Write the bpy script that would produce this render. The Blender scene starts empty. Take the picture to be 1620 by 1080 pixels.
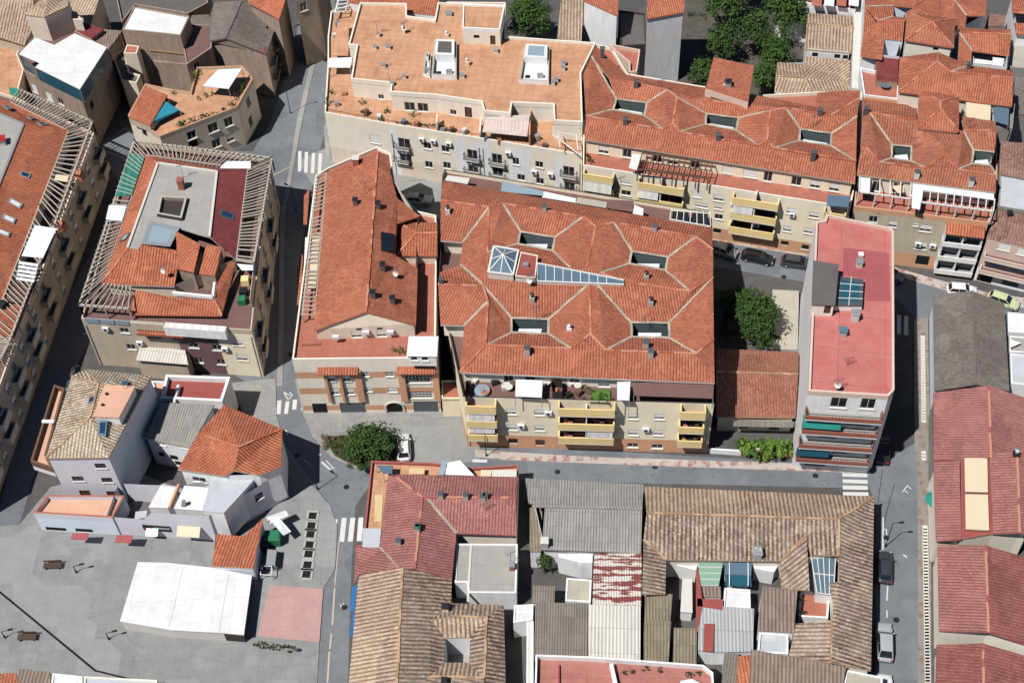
import bpy, bmesh, math, random
from mathutils import Vector, Matrix, geometry
random.seed(7)
SC = bpy.context.scene
COL = SC.collection
# ------------------------------------------------------------------ camera
F, CX, CY, VX, VY, CAMH = 2150., 810., 540., 895., 2390., 140.
_up = -Vector((VX-CX, -(VY-CY), -F)).normalized()
_fw = Vector((0, 0, -1))
_yw = (_fw - _fw.dot(_up)*_up).normalized()
_xw = _yw.cross(_up)
cam_d = bpy.data.cameras.new('camera'); cam = bpy.data.objects.new('camera', cam_d); COL.objects.link(cam)
M3 = Matrix((_xw, _yw, _up))
cam.matrix_world = Matrix.Translation((0, 0, CAMH)) @ M3.to_4x4()
cam_d.sensor_width = 36; cam_d.lens = 36*F/1620; cam_d.clip_end = 2000; cam_d.clip_start = 1
SC.camera = cam
REG = [(0,0,1)]+[(x,y,3.857) for y in (0,220,480) for x in (0,400,800,1200)]+[(0,760,3.375),(400,760,3.375),(780,760,3.375),(1140,760,3.375),None,None,None,(0,140,6.75),(0,440,6.75),(0,600,4.5),(220,580,6.75),(220,720,5.4),(560,700,5.4),(1400,380,6.75),(280,0,5.4)]
CUR = REG[0]
def R(n):
    global CUR; CUR = REG[n]
def ray(x, y):
    return M3 @ Vector((CUR[0]+x/CUR[2]-CX, -(CUR[1]+y/CUR[2]-CY), -F))
def P(x, y, z=0.):
    r = ray(x, y); t = (z-CAMH)/r.z
    return Vector((r.x*t, r.y*t, z))
def V(s):
    d = {}
    for it in s.split():
        k, c = it[0], it[1:].lstrip(':').split(',')
        d[k] = P(float(c[0]), float(c[1]), float(c[2]))
    return d
def L(s, z):
    return [P(*map(float, q.split(',')), z) for q in s.split()]
# ------------------------------------------------------------------ materials
def lin(c): c /= 255.; return c/12.92 if c <= .04045 else ((c+.055)/1.055)**2.4
def S(r, g, b, k=.86):
    c = [lin(r)*k, lin(g)*k, lin(b)*k]; l = .3*c[0]+.55*c[1]+.15*c[2]; q = .13 if r > g*1.15 or b > r*1.3 else .05
    return (c[0]+(l-c[0])*q, c[1]+(l-c[1])*q, c[2]+(l-c[2])*q, 1)
MATS = {}
class NT:
    def __init__(s, name):
        s.m = bpy.data.materials.new(name); s.m.use_nodes = True; s.t = s.m.node_tree; s.N = s.t.nodes; s.K = s.t.links
        s.b = s.N['Principled BSDF']; s.b.inputs['Roughness'].default_value = .85
        s.b.inputs['Specular IOR Level'].default_value = .25
        MATS[name] = s.m
    def n(s, typ, **kw):
        x = s.N.new(typ)
        for k, v in kw.items(): setattr(x, k, v)
        return x
    def set(s, sock, v):
        if hasattr(v, 'outputs') or hasattr(v, 'is_linked'):
            s.K.new(v if hasattr(v, 'is_linked') else v.outputs[0], sock)
        else: sock.default_value = v
    def math(s, op, a, b=0., c=0., clamp=False):
        x = s.n('ShaderNodeMath', operation=op); x.use_clamp = clamp
        for i, v in enumerate((a, b, c)): s.set(x.inputs[i], v)
        return x.outputs[0]
    def mix(s, f, a, b, bt='MIX'):
        x = s.n('ShaderNodeMix', data_type='RGBA', blend_type=bt)
        s.set(x.inputs[0], f); s.set(x.inputs[6], a); s.set(x.inputs[7], b)
        return x.outputs[2]
    def noise(s, vec, scale, detail=3., rough=.55):
        x = s.n('ShaderNodeTexNoise'); x.inputs['Scale'].default_value = scale; x.inputs['Detail'].default_value = detail
        x.inputs['Roughness'].default_value = rough; s.K.new(vec, x.inputs['Vector']); return x.outputs[0]
    def ramp(s, f, lo, hi):
        x = s.n('ShaderNodeMapRange'); s.set(x.inputs[0], f); x.inputs[1].default_value = lo; x.inputs[2].default_value = hi
        return x.outputs[0]
    def uv(s): return s.n('ShaderNodeTexCoord').outputs['UV']
    def obj(s): return s.n('ShaderNodeNewGeometry').outputs['Position']
    def bump(s, h, st, d=1.):
        x = s.n('ShaderNodeBump'); x.inputs['Strength'].default_value = st; x.inputs['Distance'].default_value = d
        s.K.new(h, x.inputs['Height']); s.K.new(x.outputs[0], s.b.inputs['Normal'])
    def col(s, c): s.set(s.b.inputs['Base Color'], c)
def mul(c, k): return (c[0]*k, c[1]*k, c[2]*k, 1)
def tile(name, c, pitch=.32, row=.42, c2=None, vary=.5, ch=None, chw=.35, bump=.05, dirt=.4, cdirt=None, moss=.08, rowd=.22, wobble=.4, sharp=.2):
    """clay tiles: u runs along the eave, v down the slope (metres)"""
    t = NT(name); uv = t.uv(); sp = t.n('ShaderNodeSeparateXYZ'); t.K.new(uv, sp.inputs[0])
    pos = t.obj()
    wob = t.math('MULTIPLY', t.math('SUBTRACT', t.noise(pos, .7, 3), .5), wobble)
    u = t.math('DIVIDE', t.math('ADD', sp.outputs[0], wob), pitch); v = t.math('DIVIDE', sp.outputs[1], row)
    fu = t.math('FRACT', u); hu = t.math('SINE', t.math('MULTIPLY', fu, math.pi))
    cell = t.n('ShaderNodeCombineXYZ'); t.K.new(t.math('FLOOR', u), cell.inputs[0])
    v2 = t.math('ADD', v, t.math('MULTIPLY', t.math('FLOOR', u), .37)); t.K.new(t.math('FLOOR', v2), cell.inputs[1])
    wn = t.n('ShaderNodeTexWhiteNoise', noise_dimensions='2D'); t.K.new(cell.outputs[0], wn.inputs['Vector'])
    fv = t.math('FRACT', v2)
    c2 = c2 or mul(c, .62)
    col = t.mix(t.math('MULTIPLY', wn.outputs[0], vary), c, c2)
    ch = ch or mul(c, .45)
    chan = t.ramp(hu, chw+sharp, chw-sharp)
    nz = t.noise(pos, 1.7, 3)
    chan = t.math('MULTIPLY', chan, t.math('ADD', t.ramp(nz, .3, .6), .35, clamp=True))
    col = t.mix(t.math('MULTIPLY', chan, .85), col, ch)
    col = t.mix(t.math('MULTIPLY', t.ramp(fv, .8, 1.), rowd), col, ch)
    big = t.ramp(t.noise(pos, .22, 5, .65), .42, .75)
    col = t.mix(t.math('MULTIPLY', big, dirt), col, cdirt or mul(c, .5))
    pale = t.ramp(t.noise(pos, .55, 6, .75), .5, .72)
    col = t.mix(t.math('MULTIPLY', pale, .5), col, (min(1, c[0]*1.3), min(1, c[1]*1.5), min(1, c[2]*1.55), 1))
    dk = t.ramp(t.noise(pos, .9, 6, .8), .56, .7); col = t.mix(t.math('MULTIPLY', dk, .38), col, mul(c, .35))
    spk = t.ramp(t.noise(pos, 3.4, 3), .62, .7)
    col = t.mix(t.math('MULTIPLY', spk, .5), col, (min(1, c[0]*1.5), min(1, c[1]*1.9), min(1, c[2]*2.), 1))
    vp = t.n('ShaderNodeTexVoronoi', distance='CHEBYCHEV'); vp.inputs['Scale'].default_value = .22; t.K.new(uv, vp.inputs['Vector']); vc = t.n('ShaderNodeSeparateColor'); t.K.new(vp.outputs['Color'], vc.inputs[0])
    col = t.mix(t.math('MULTIPLY', t.ramp(vc.outputs[0], .35, .9), .28), col, mul(c, .55)); col = t.mix(t.math('MULTIPLY', t.ramp(vc.outputs[1], .6, .9), .2), col, (min(1, c[0]*1.25), min(1, c[1]*1.35), min(1, c[2]*1.3), 1))
    mp = t.n('ShaderNodeMapping'); mp.inputs['Scale'].default_value = (1.6, .22, 1); t.K.new(uv, mp.inputs[0]); sk = t.ramp(t.noise(mp.outputs[0], 1., 4, .7), .54, .72); col = t.mix(t.math('MULTIPLY', sk, .35), col, mul(c, .42))
    if moss:
        mm = t.ramp(t.noise(pos, 1.1, 6, .75), .5, .62)
        col = t.mix(t.math('MULTIPLY', mm, moss), col, (.055, .045, .035, 1))
    t.col(col)
    h = t.math('ADD', t.math('MULTIPLY', hu, 1.), t.math('MULTIPLY', fv, .45))
    h = t.math('ADD', h, t.math('MULTIPLY', wn.outputs[0], .25))
    t.bump(h, .9, bump)
def plaster(name, c, stain=.3, cs=None, rough=.85, sc=1.):
    t = NT(name); pos = t.obj(); mp = t.n('ShaderNodeMapping'); mp.inputs['Scale'].default_value = (1, 1, .25); t.K.new(pos, mp.inputs[0])
    s1 = t.ramp(t.noise(mp.outputs[0], 1.3*sc, 5, .65), .42, .72); s2 = t.ramp(t.noise(pos, .3*sc, 4), .4, .7)
    col = t.mix(t.math('MULTIPLY', s1, stain), c, cs or mul(c, .6))
    col = t.mix(t.math('MULTIPLY', s2, stain*.7), col, mul(c, .75))
    fine = t.noise(pos, 9, 3); col = t.mix(t.math('MULTIPLY', fine, .18), col, mul(c, .6))
    t.col(col); t.b.inputs['Roughness'].default_value = rough
    t.bump(fine, .25, .02)
def terrace(name, c, grid=1.1, line=.5, stain=.4, cs=None, pale=.3):
    """flat roof of clay pavers or painted membrane with joints and stains"""
    t = NT(name); uv = t.uv(); pos = t.obj()
    br = t.n('ShaderNodeTexBrick'); br.offset = 0; t.K.new(uv, br.inputs['Vector'])
    br.inputs['Scale'].default_value = 1; br.inputs['Brick Width'].default_value = grid; br.inputs['Row Height'].default_value = grid
    br.inputs['Mortar Size'].default_value = .035; br.inputs['Color1'].default_value = c; br.inputs['Color2'].default_value = mul(c, .9)
    br.inputs['Mortar'].default_value = mul(c, 1-line)
    s1 = t.ramp(t.noise(pos, .45, 6, .7), .45, .72)
    col = t.mix(t.math('MULTIPLY', s1, stain), br.outputs[0], cs or mul(c, .55))
    s2 = t.ramp(t.noise(pos, 1.3, 5, .7), .55, .8)
    col = t.mix(t.math('MULTIPLY', s2, pale), col, (min(1, c[0]*1.35), min(1, c[1]*1.5), min(1, c[2]*1.6), 1))
    f = t.noise(pos, 6, 3); col = t.mix(t.math('MULTIPLY', f, .2), col, mul(c, .55))
    t.col(col); t.bump(f, .3, .02)
def corr(name, c, pitch=.35, stain=.5, cs=None, c2=None, bump=.05, rough=.75, patch=0., cp=None, sheet=1.9):
    """corrugated sheets, ribs running down the slope"""
    t = NT(name); uv = t.uv(); pos = t.obj(); sp = t.n('ShaderNodeSeparateXYZ'); t.K.new(uv, sp.inputs[0])
    h = t.math('SINE', t.math('MULTIPLY', sp.outputs[0], 2*math.pi/pitch))
    cell = t.n('ShaderNodeCombineXYZ'); t.K.new(t.math('FLOOR', t.math('DIVIDE', sp.outputs[0], 1.05)), cell.inputs[0])
    vv = t.math('DIVIDE', sp.outputs[1], sheet); t.K.new(t.math('FLOOR', vv), cell.inputs[1])
    wn = t.n('ShaderNodeTexWhiteNoise', noise_dimensions='2D'); t.K.new(cell.outputs[0], wn.inputs['Vector'])
    col = t.mix(t.math('MULTIPLY', wn.outputs[0], .55), c, c2 or mul(c, .72))
    col = t.mix(t.math('MULTIPLY', t.ramp(t.math('FRACT', vv), .93, 1.), .5), col, mul(c, .4))
    mp = t.n('ShaderNodeMapping'); mp.inputs['Scale'].default_value = (2.2, .5, 1); t.K.new(uv, mp.inputs[0])
    st = t.ramp(t.noise(mp.outputs[0], 1., 5, .65), .4, .75)
    col = t.mix(t.math('MULTIPLY', st, stain), col, cs or mul(c, .5))
    col = t.mix(t.math('MULTIPLY', t.ramp(h, 0, -.9), .35), col, mul(c, .55))
    if patch:
        mp2 = t.n('ShaderNodeMapping'); mp2.inputs['Scale'].default_value = (.34, 1.5, 1); t.K.new(uv, mp2.inputs[0])
        pz = t.math('MULTIPLY', t.ramp(t.noise(mp2.outputs[0], 1.0, 6, .62), patch-.05, patch-.01), t.ramp(t.math('ADD', t.math('FRACT', t.math('ADD', t.math('MULTIPLY', vv, 1.25), t.math('MULTIPLY', t.noise(uv, 1.1, 3), .35))), t.math('MULTIPLY', t.noise(uv, 2.2, 3), .3)), .36, .4))
        col = t.mix(pz, col, cp)
    t.col(col); t.b.inputs['Roughness'].default_value = rough; t.bump(h, .8, bump)
def plain(name, c, rough=.6, metal=0., spec=.3, vary=.25):
    t = NT(name); pos = t.obj(); n = t.noise(pos, 2.3, 4, .6)
    t.col(t.mix(t.math('MULTIPLY', n, vary), c, mul(c, .55))); t.b.inputs['Roughness'].default_value = rough
    t.b.inputs['Metallic'].default_value = metal; t.b.inputs['Specular IOR Level'].default_value = spec
def ground_mat(name, c, c2, sc=.35, grid=0, crack=.35, pale=.2):
    t = NT(name); pos = t.obj(); a = t.ramp(t.noise(pos, sc, 6, .68), .35, .7)
    col = t.mix(a, c, c2)
    b = t.ramp(t.noise(pos, sc*5, 5, .7), .5, .75); col = t.mix(t.math('MULTIPLY', b, .35), col, mul(c, .7))
    pp = t.ramp(t.noise(pos, sc*2.7, 5, .7), .6, .8); col = t.mix(t.math('MULTIPLY', pp, pale), col, mul(c, 1.5))
    vo = t.n('ShaderNodeTexVoronoi', feature='DISTANCE_TO_EDGE'); vo.inputs['Scale'].default_value = .22; 
    jit = t.n('ShaderNodeVectorMath', operation='ADD'); ns = t.n('ShaderNodeTexNoise'); ns.inputs['Scale'].default_value = .8
    t.K.new(pos, ns.inputs['Vector']); t.K.new(pos, jit.inputs[0]); t.K.new(ns.outputs[1], jit.inputs[1]); t.K.new(jit.outputs[0], vo.inputs['Vector'])
    cr = t.ramp(vo.outputs['Distance'], .012, .004); cr = t.math('MULTIPLY', cr, t.ramp(t.noise(pos, .15, 2), .5, .6))
    col = t.mix(t.math('MULTIPLY', cr, crack), col, mul(c, .35))
    if grid:
        br = t.n('ShaderNodeTexBrick'); br.offset = 0; t.K.new(pos, br.inputs['Vector']); br.inputs['Scale'].default_value = 1
        br.inputs['Brick Width'].default_value = grid; br.inputs['Row Height'].default_value = grid; br.inputs['Mortar Size'].default_value = .02
        br.inputs['Color1'].default_value = (1, 1, 1, 1); br.inputs['Color2'].default_value = (.86, .86, .88, 1); br.inputs['Mortar'].default_value = (.6, .6, .6, 1)
        col = t.mix(.8, col, br.outputs[0], 'MULTIPLY')
    v2 = t.n('ShaderNodeTexVoronoi', distance='CHEBYCHEV'); v2.inputs['Scale'].default_value = .13; t.K.new(pos, v2.inputs['Vector']); vs = t.n('ShaderNodeSeparateColor'); t.K.new(v2.outputs['Color'], vs.inputs[0])
    col = t.mix(t.math('MULTIPLY', t.ramp(vs.outputs[0], .55, .6), .3), col, mul(c, .72)); col = t.mix(t.math('MULTIPLY', t.ramp(vs.outputs[1], .7, .75), .25), col, mul(c, 1.3))
    oil = t.ramp(t.noise(pos, 1.1, 3, .5), .66, .74); col = t.mix(t.math('MULTIPLY', oil, .4), col, mul(c, .5))
    f = t.noise(pos, 14, 2); col = t.mix(t.math('MULTIPLY', f, .25), col, mul(c, .6))
    t.col(col); t.bump(f, .3, .02); t.b.inputs['Roughness'].default_value = .9

RED = S(190, 90, 60)
tile('tile_red', S(214, 123, 86), .36, .42, c2=S(174, 92, 64), vary=.9, chw=.5, ch=S(116, 62, 46), sharp=.16, bump=.08, dirt=.5, moss=.14, wobble=.25)
tile('tile_red_old', S(206, 122, 88), .38, .45, c2=S(166, 92, 66), vary=.9, chw=.5, ch=S(112, 64, 48), sharp=.16, bump=.08, dirt=.55, moss=.18, wobble=.3)
tile('tile_red_worn', S(188, 98, 74), c2=S(150, 72, 56), moss=.15)
tile('tile_orange', S(218, 124, 82), .38, .42, c2=S(182, 94, 62), vary=.85, chw=.5, ch=S(110, 54, 38), sharp=.16, bump=.09, wobble=.2)
tile('tile_crimson', S(194, 124, 115), .38, .42, c2=S(164, 100, 95), dirt=.4, vary=.9, chw=.48, ch=S(122, 76, 72), sharp=.16, bump=.08, moss=.12, wobble=.25)
tile('tile_maroon', S(148, 66, 64), .34, .42, c2=S(120, 50, 50), dirt=.3, vary=.7)
tile('tile_tan', S(216, 186, 158), .5, .55, c2=S(184, 148, 120), ch=S(92, 68, 54), chw=.6, vary=.9, bump=.1, moss=.25, rowd=.3, wobble=.14, sharp=.12)
tile('tile_tan_dark', S(210, 184, 163), .5, .55, c2=S(160, 128, 108), ch=S(58, 44, 37), chw=.72, vary=1., bump=.1, moss=.5, rowd=.35, wobble=.14, sharp=.12)
tile('tile_sand', S(232, 214, 188), .42, .44, c2=S(186, 152, 124), ch=S(74, 56, 44), chw=.62, vary=1., bump=.1, moss=.3, rowd=.85, wobble=.2, sharp=.14)
tile('tile_mottled', S(168, 128, 112), .4, .4, c2=S(130, 80, 66), ch=S(90, 66, 58), vary=.9, moss=.35)
tile('tile_brown', S(182, 116, 92), .36, .4, c2=S(146, 84, 66), ch=S(110, 66, 52), vary=.9, moss=.2, rowd=.4)
tile('tile_grey', S(142, 132, 126), .34, .45, c2=S(112, 100, 94), ch=S(80, 72, 68), vary=.8, moss=.35, rowd=.4)
tile('tile_greyred', S(170, 100, 92), .4, .42, c2=S(140, 74, 68), ch=S(96, 60, 56), vary=.8, moss=.12, rowd=.4)
plain('ridge_red', S(212, 122, 84)); plain('ridge_red_b', S(190, 98, 66)); plain('ridge_red_c', S(216, 146, 116)); plain('ridge_white_b', S(176, 166, 150)); plain('ridge_tan_b', S(176, 136, 100)); plain('ridge_tan', S(206, 168, 128)); plain('ridge_white', S(196, 184, 164)); plain('ridge_crimson', S(180, 96, 92)); plain('ridge_grey', S(120, 112, 108))
plaster('cream', S(250, 236, 206, .98), .28); plaster('beige', S(238, 222, 200, .95), .3); plaster('ivory', S(248, 238, 220, .96), .3)
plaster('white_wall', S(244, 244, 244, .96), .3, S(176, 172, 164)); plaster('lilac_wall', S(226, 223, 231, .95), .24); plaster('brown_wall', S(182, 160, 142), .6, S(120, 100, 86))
plaster('tan_wall', S(214, 196, 172), .4); plaster('pinkish_wall', S(226, 196, 178, .93), .25); plaster('brick_orange', S(222, 164, 122, .97), .3); plaster('grey_wall', S(158, 154, 150), .35)
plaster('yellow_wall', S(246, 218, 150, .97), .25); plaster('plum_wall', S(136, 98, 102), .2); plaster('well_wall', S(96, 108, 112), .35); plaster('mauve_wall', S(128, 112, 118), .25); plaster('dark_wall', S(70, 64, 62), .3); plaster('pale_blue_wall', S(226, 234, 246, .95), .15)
terrace('terracotta', S(222, 164, 122), 1.15, .35, .75, S(172, 112, 78), .55); terrace('terracotta_red', S(196, 116, 92), .9, .2, .4); terrace('pink_flat', S(214, 122, 114), 5.5, .45, .75, S(186, 92, 88), .5)
terrace('salmon_flat', S(196, 124, 112), 3, .3, .7, S(150, 84, 78), .6); terrace('rose_flat', S(184, 92, 96), 5.5, .3, .4, S(160, 72, 78), .25); terrace('peach_flat', S(238, 182, 150), 2.5, .12, .2); terrace('grey_flat', S(178, 174, 168), 2.6, .2, .35); terrace('dark_flat', S(110, 106, 104), 2, .2, .4)
terrace('beige_flat', S(196, 188, 170), 2.6, .25, .3); terrace('red_flat', S(176, 84, 76), 3, .2, .4, S(140, 66, 60)); terrace('white_flat', S(240, 240, 240, .9), 2.4, .2, .4, S(190, 184, 174), .1); terrace('cool_flat', S(206, 210, 216), 2.4, .15, .3); terrace('brown_flat', S(134, 98, 92), 2, .2, .3)
terrace('pink_slab', S(206, 160, 154), 1.5, .12, .5, S(168, 130, 124))
corr('corr_grey', S(172, 168, 162), .34, .65); corr('corr_dark', S(150, 142, 132), .3, cs=S(96, 84, 74)); corr('corr_old', S(158, 146, 124), .36, cs=S(100, 86, 70)); corr('corr_white', S(232, 228, 218), .4, .25, S(170, 150, 130), sheet=3); corr('corr_pale', S(196, 198, 198), .4, .25, sheet=4)
corr('corr_rust', S(158, 82, 76), .3, .5, patch=.5, cp=S(222, 214, 204), sheet=1.2); corr('corr_brown', S(166, 146, 132), .42, cs=S(70, 58, 52), bump=.08)
corr('canopy_white', S(242, 240, 236, .92), 1.1, .45, S(206, 196, 182), bump=.012, sheet=30); corr('awning_stripe', S(226, 206, 196), .5, .15, S(190, 160, 150), bump=.01); corr('teal_sheet', S(42, 140, 124), .9, .3, S(30, 100, 90)); corr('reed', S(200, 160, 110), .12, .6, S(120, 86, 56), bump=.06)
plain('white_paint', S(240, 240, 236, .93)); plain('sheet_white', S(238, 240, 244, .9), .6, vary=.4); plain('road_paint', S(226, 226, 222), .8, vary=.45); plain('line_cream', S(206, 196, 170), .8, vary=.6)
plain('metal_grey', S(128, 134, 140), .4, .6); plain('metal_dark', S(52, 56, 60), .5, .4); plain('metal_light', S(196, 200, 204), .4, .5); plain('pergola_white', S(206, 195, 180), .8, vary=.8); plain('timber', S(120, 92, 72)); plain('timber_dark', S(92, 74, 62))
plain('iron', S(40, 40, 44), .6); plain('teal_cloth', S(0, 142, 130), .8); plain('cyan_cloth', S(0, 150, 176), .8); plain('blue_cloth', S(30, 112, 176), .7); plain('cream_cloth', S(236, 216, 184), .8); plain('yellow_cloth', S(226, 200, 150), .8); plain('green_box', S(30, 130, 90), .6)
plain('clay', S(196, 122, 92)); plain('brick_red', S(170, 100, 80)); plain('concrete', S(186, 184, 178), .85); plain('concrete_white', S(224, 220, 212), .85); plain('black_rubber', S(26, 26, 28), .8); plain('red_sign', S(190, 30, 40), .5); plain('yellow_sign', S(226, 206, 60), .5); plain('grass_green', S(86, 126, 50), .9)
plain('shutter_white', S(236, 236, 232, .93), .6, vary=.12); plain('frame_white', S(230, 230, 226, .93), .5); plain('frame_dark', S(60, 52, 46), .5); plain('door_grey', S(96, 102, 106), .5); plain('door_brown', S(96, 66, 56), .6); plain('tank_blue', S(90, 130, 150), .5)
def glass(name, c, rough=.12):
    t = NT(name); t.col(c); t.b.inputs['Roughness'].default_value = rough; t.b.inputs['Specular IOR Level'].default_value = .5
glass('glass_dark', S(34, 40, 48)); glass('glass_blue', S(96, 122, 142), .2); glass('glass_pale', S(150, 170, 182), .25); glass('glass_navy', S(36, 62, 96)); glass('glass_teal', S(30, 92, 112), .2); glass('glass_green', S(140, 176, 152), .35)
def paint(name, c): 
    t = NT(name); t.col(c); t.b.inputs['Roughness'].default_value = .32; t.b.inputs['Coat Weight'].default_value = .5; t.b.inputs['Specular IOR Level'].default_value = .5
for nm, c in dict(silver=S(176, 180, 184), black=S(24, 25, 28), white=S(236, 236, 236), charcoal=S(62, 64, 70), lime=S(206, 214, 168), blue=S(60, 90, 140), darkred=S(60, 22, 26)).items(): paint('paint_'+nm, c)
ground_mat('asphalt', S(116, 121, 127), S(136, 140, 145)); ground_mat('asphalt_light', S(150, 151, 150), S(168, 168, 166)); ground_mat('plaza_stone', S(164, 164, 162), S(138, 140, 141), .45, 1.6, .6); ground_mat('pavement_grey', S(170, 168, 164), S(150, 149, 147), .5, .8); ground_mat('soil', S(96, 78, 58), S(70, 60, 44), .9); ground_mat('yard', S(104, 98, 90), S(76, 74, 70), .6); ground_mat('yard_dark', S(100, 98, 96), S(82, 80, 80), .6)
def leafmat(name, a, b):
    t = NT(name); pos = t.obj(); oi = t.n('ShaderNodeTexWhiteNoise', noise_dimensions='3D'); q = t.n('ShaderNodeVectorMath', operation='SNAP'); q.inputs[1].default_value = (.3, .3, .3)
    t.K.new(pos, q.inputs[0]); t.K.new(q.outputs[0], oi.inputs['Vector']); t.col(t.mix(oi.outputs[0], a, b)); t.b.inputs['Roughness'].default_value = .6
leafmat('leaf_dark', (.018, .042, .01, 1), (.05, .09, .022, 1)); leafmat('leaf_mid', (.024, .058, .011, 1), (.07, .125, .025, 1)); leafmat('leaf_bright', (.075, .15, .018, 1), (.17, .27, .045, 1)); plain('bark', S(96, 78, 62), .9); plain('plant_dry', S(120, 110, 74), .9)
# red and white pavement with a small square motif
def motif(name, base, spot, pitch, size):
    t = NT(name); uv = t.uv(); sp = t.n('ShaderNodeSeparateXYZ'); t.K.new(uv, sp.inputs[0]); pos = t.obj()
    w = t.math('MULTIPLY', t.math('SUBTRACT', t.noise(pos, 2.2, 3), .5), 1.1)
    a = t.math('ABSOLUTE', t.math('SUBTRACT', t.math('FRACT', t.math('DIVIDE', t.math('ADD', sp.outputs[0], w), pitch)), .5))
    b = t.math('ABSOLUTE', t.math('SUBTRACT', t.math('FRACT', t.math('DIVIDE', t.math('ADD', sp.outputs[1], w), pitch)), .5))
    d = t.math('MAXIMUM', a, b); m = t.ramp(d, size+.06, size-.03)
    m = t.math('MULTIPLY', m, t.ramp(t.noise(pos, 1.8, 4), .35, .6))
    col = t.mix(m, base, spot); n = t.ramp(t.noise(pos, .8, 5, .7), .4, .75); col = t.mix(t.math('MULTIPLY', n, .4), col, mul(base, .55)); t.col(col)
motif('motif_red', S(196, 186, 178), S(168, 104, 90), 1.75, .27); motif('motif_brown', S(150, 142, 134), S(142, 108, 94), 1.4, .22)
# ------------------------------------------------------------------ mesh helper
class MB:
    def __init__(s): s.v = []; s.f = []; s.m = []; s.uv = []; s.mats = []
    def mi(s, m):
        if m not in s.mats: s.mats.append(m)
        return s.mats.index(m)
    def poly(s, pts, m, udir=None):
        pts = [Vector(p) for p in pts]
        n = geometry.normal(pts) if len(pts) > 2 else Vector((0, 0, 1))
        if udir is not None: u = Vector(udir).normalized()
        else:
            u = Vector((0, 0, 1)).cross(n)
            u = u.normalized() if u.length > .02 else Vector((1, 0, 0))
        w = n.cross(u)
        i0 = len(s.v); s.v += pts; s.f.append(list(range(i0, i0+len(pts)))); s.m.append(s.mi(m)); s.uv.append([(p.dot(u), p.dot(w)) for p in pts])
    def prism(s, pts, z0, z1, m, mtop=None, bottom=False):
        a = [Vector((p[0], p[1], z0)) for p in pts]; b = [Vector((p[0], p[1], z1)) for p in pts]
        if area(pts) < 0: a.reverse(); b.reverse()
        s.poly(b, mtop or m)
        if bottom: s.poly(a[::-1], m)
        for i in range(len(a)):
            j = (i+1) % len(a); s.poly([a[i], a[j], b[j], b[i]], m)
    def box(s, c, sx, sy, sz, m, rz=0., top=1.):
        c = Vector(c); cs, sn = math.cos(rz), math.sin(rz)
        def q(x, y, z): return Vector((c.x+x*cs-y*sn, c.y+x*sn+y*cs, c.z+z))
        x, y = sx/2, sy/2; a = [q(-x, -y, 0), q(x, -y, 0), q(x, y, 0), q(-x, y, 0)]; x *= top; y *= top
        b = [q(-x, -y, sz), q(x, -y, sz), q(x, y, sz), q(-x, y, sz)]
        s.poly(b, m); s.poly(a[::-1], m)
        for i in range(4): j = (i+1) % 4; s.poly([a[i], a[j], b[j], b[i]], m)
    def beam(s, a, b, w, h, m):
        """bar from a to b, w wide, h tall"""
        a, b = Vector(a), Vector(b); d = b-a; d.normalize()
        side = d.cross(Vector((0, 0, 1)))
        side = side.normalized() if side.length > 1e-3 else Vector((1, 0, 0)); upv = side.cross(d)
        q = [(-w/2, -h/2), (w/2, -h/2), (w/2, h/2), (-w/2, h/2)]
        A = [a+side*x+upv*y for x, y in q]; B = [b+side*x+upv*y for x, y in q]
        s.poly(A, m); s.poly(B[::-1], m)
        for i in range(4): j = (i+1) % 4; s.poly([A[j], A[i], B[i], B[j]], m)
    def tube(s, a, b, r0, r1, m, n=8, cap=True):
        a, b = Vector(a), Vector(b); d = (b-a).normalized(); x = d.orthogonal().normalized(); y = d.cross(x)
        A = [a+(x*math.cos(t*2*math.pi/n)+y*math.sin(t*2*math.pi/n))*r0 for t in range(n)]
        B = [b+(x*math.cos(t*2*math.pi/n)+y*math.sin(t*2*math.pi/n))*r1 for t in range(n)]
        for i in range(n): j = (i+1) % n; s.poly([A[i], A[j], B[j], B[i]], m)
        if cap: s.poly(B, m); s.poly(A[::-1], m)
    def build(s, name, parent=None, smooth=False, local=False):
        me = bpy.data.meshes.new(name); off = Vector((0, 0, 0))
        if parent is not None and not local: off = root_loc(parent)
        me.from_pydata([v-off for v in s.v], [], s.f)
        for m in s.mats: me.materials.append(MATS[m])
        uvl = me.uv_layers.new(name='UVMap')
        k = 0
        for i, p in enumerate(me.polygons):
            p.material_index = s.m[i]; p.use_smooth = smooth
            for q in range(p.loop_total): uvl.data[p.loop_start+q].uv = s.uv[i][q]
        o = bpy.data.objects.new(name, me); COL.objects.link(o)
        if parent is not None: o.parent = parent
        return o
def root_loc(o):
    l = Vector((0, 0, 0))
    while o is not None: l += o.location; o = o.parent
    return l
def area(p): return .5*sum(p[i][0]*p[(i+1) % len(p)][1]-p[(i+1) % len(p)][0]*p[i][1] for i in range(len(p)))
def inset(pts, d):
    """offset a closed outline inward by d (mitred)"""
    n = len(pts); sg = 1 if area(pts) > 0 else -1; out = []
    for i in range(n):
        a, b, c = [Vector((q[0], q[1])) for q in (pts[i-1], pts[i], pts[(i+1) % n])]
        d1 = (b-a).normalized(); d2 = (c-b).normalized(); n1 = Vector((-d1.y, d1.x))*sg; n2 = Vector((-d2.y, d2.x))*sg
        k = n1+n2; l = k.length
        k = n1 if l < .3 else k/l; cs = max(.35, k.dot(n1)); q = b+k*(d/cs)
        out.append(Vector((q.x, q.y, pts[i][2] if len(pts[i]) > 2 else 0)))
    return out
def tag(o, label, cat, group=None, kind=None):
    if label: o['label'] = label
    if cat: o['category'] = cat
    if group: o['group'] = group
    if kind: o['kind'] = kind
    return o
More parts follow.
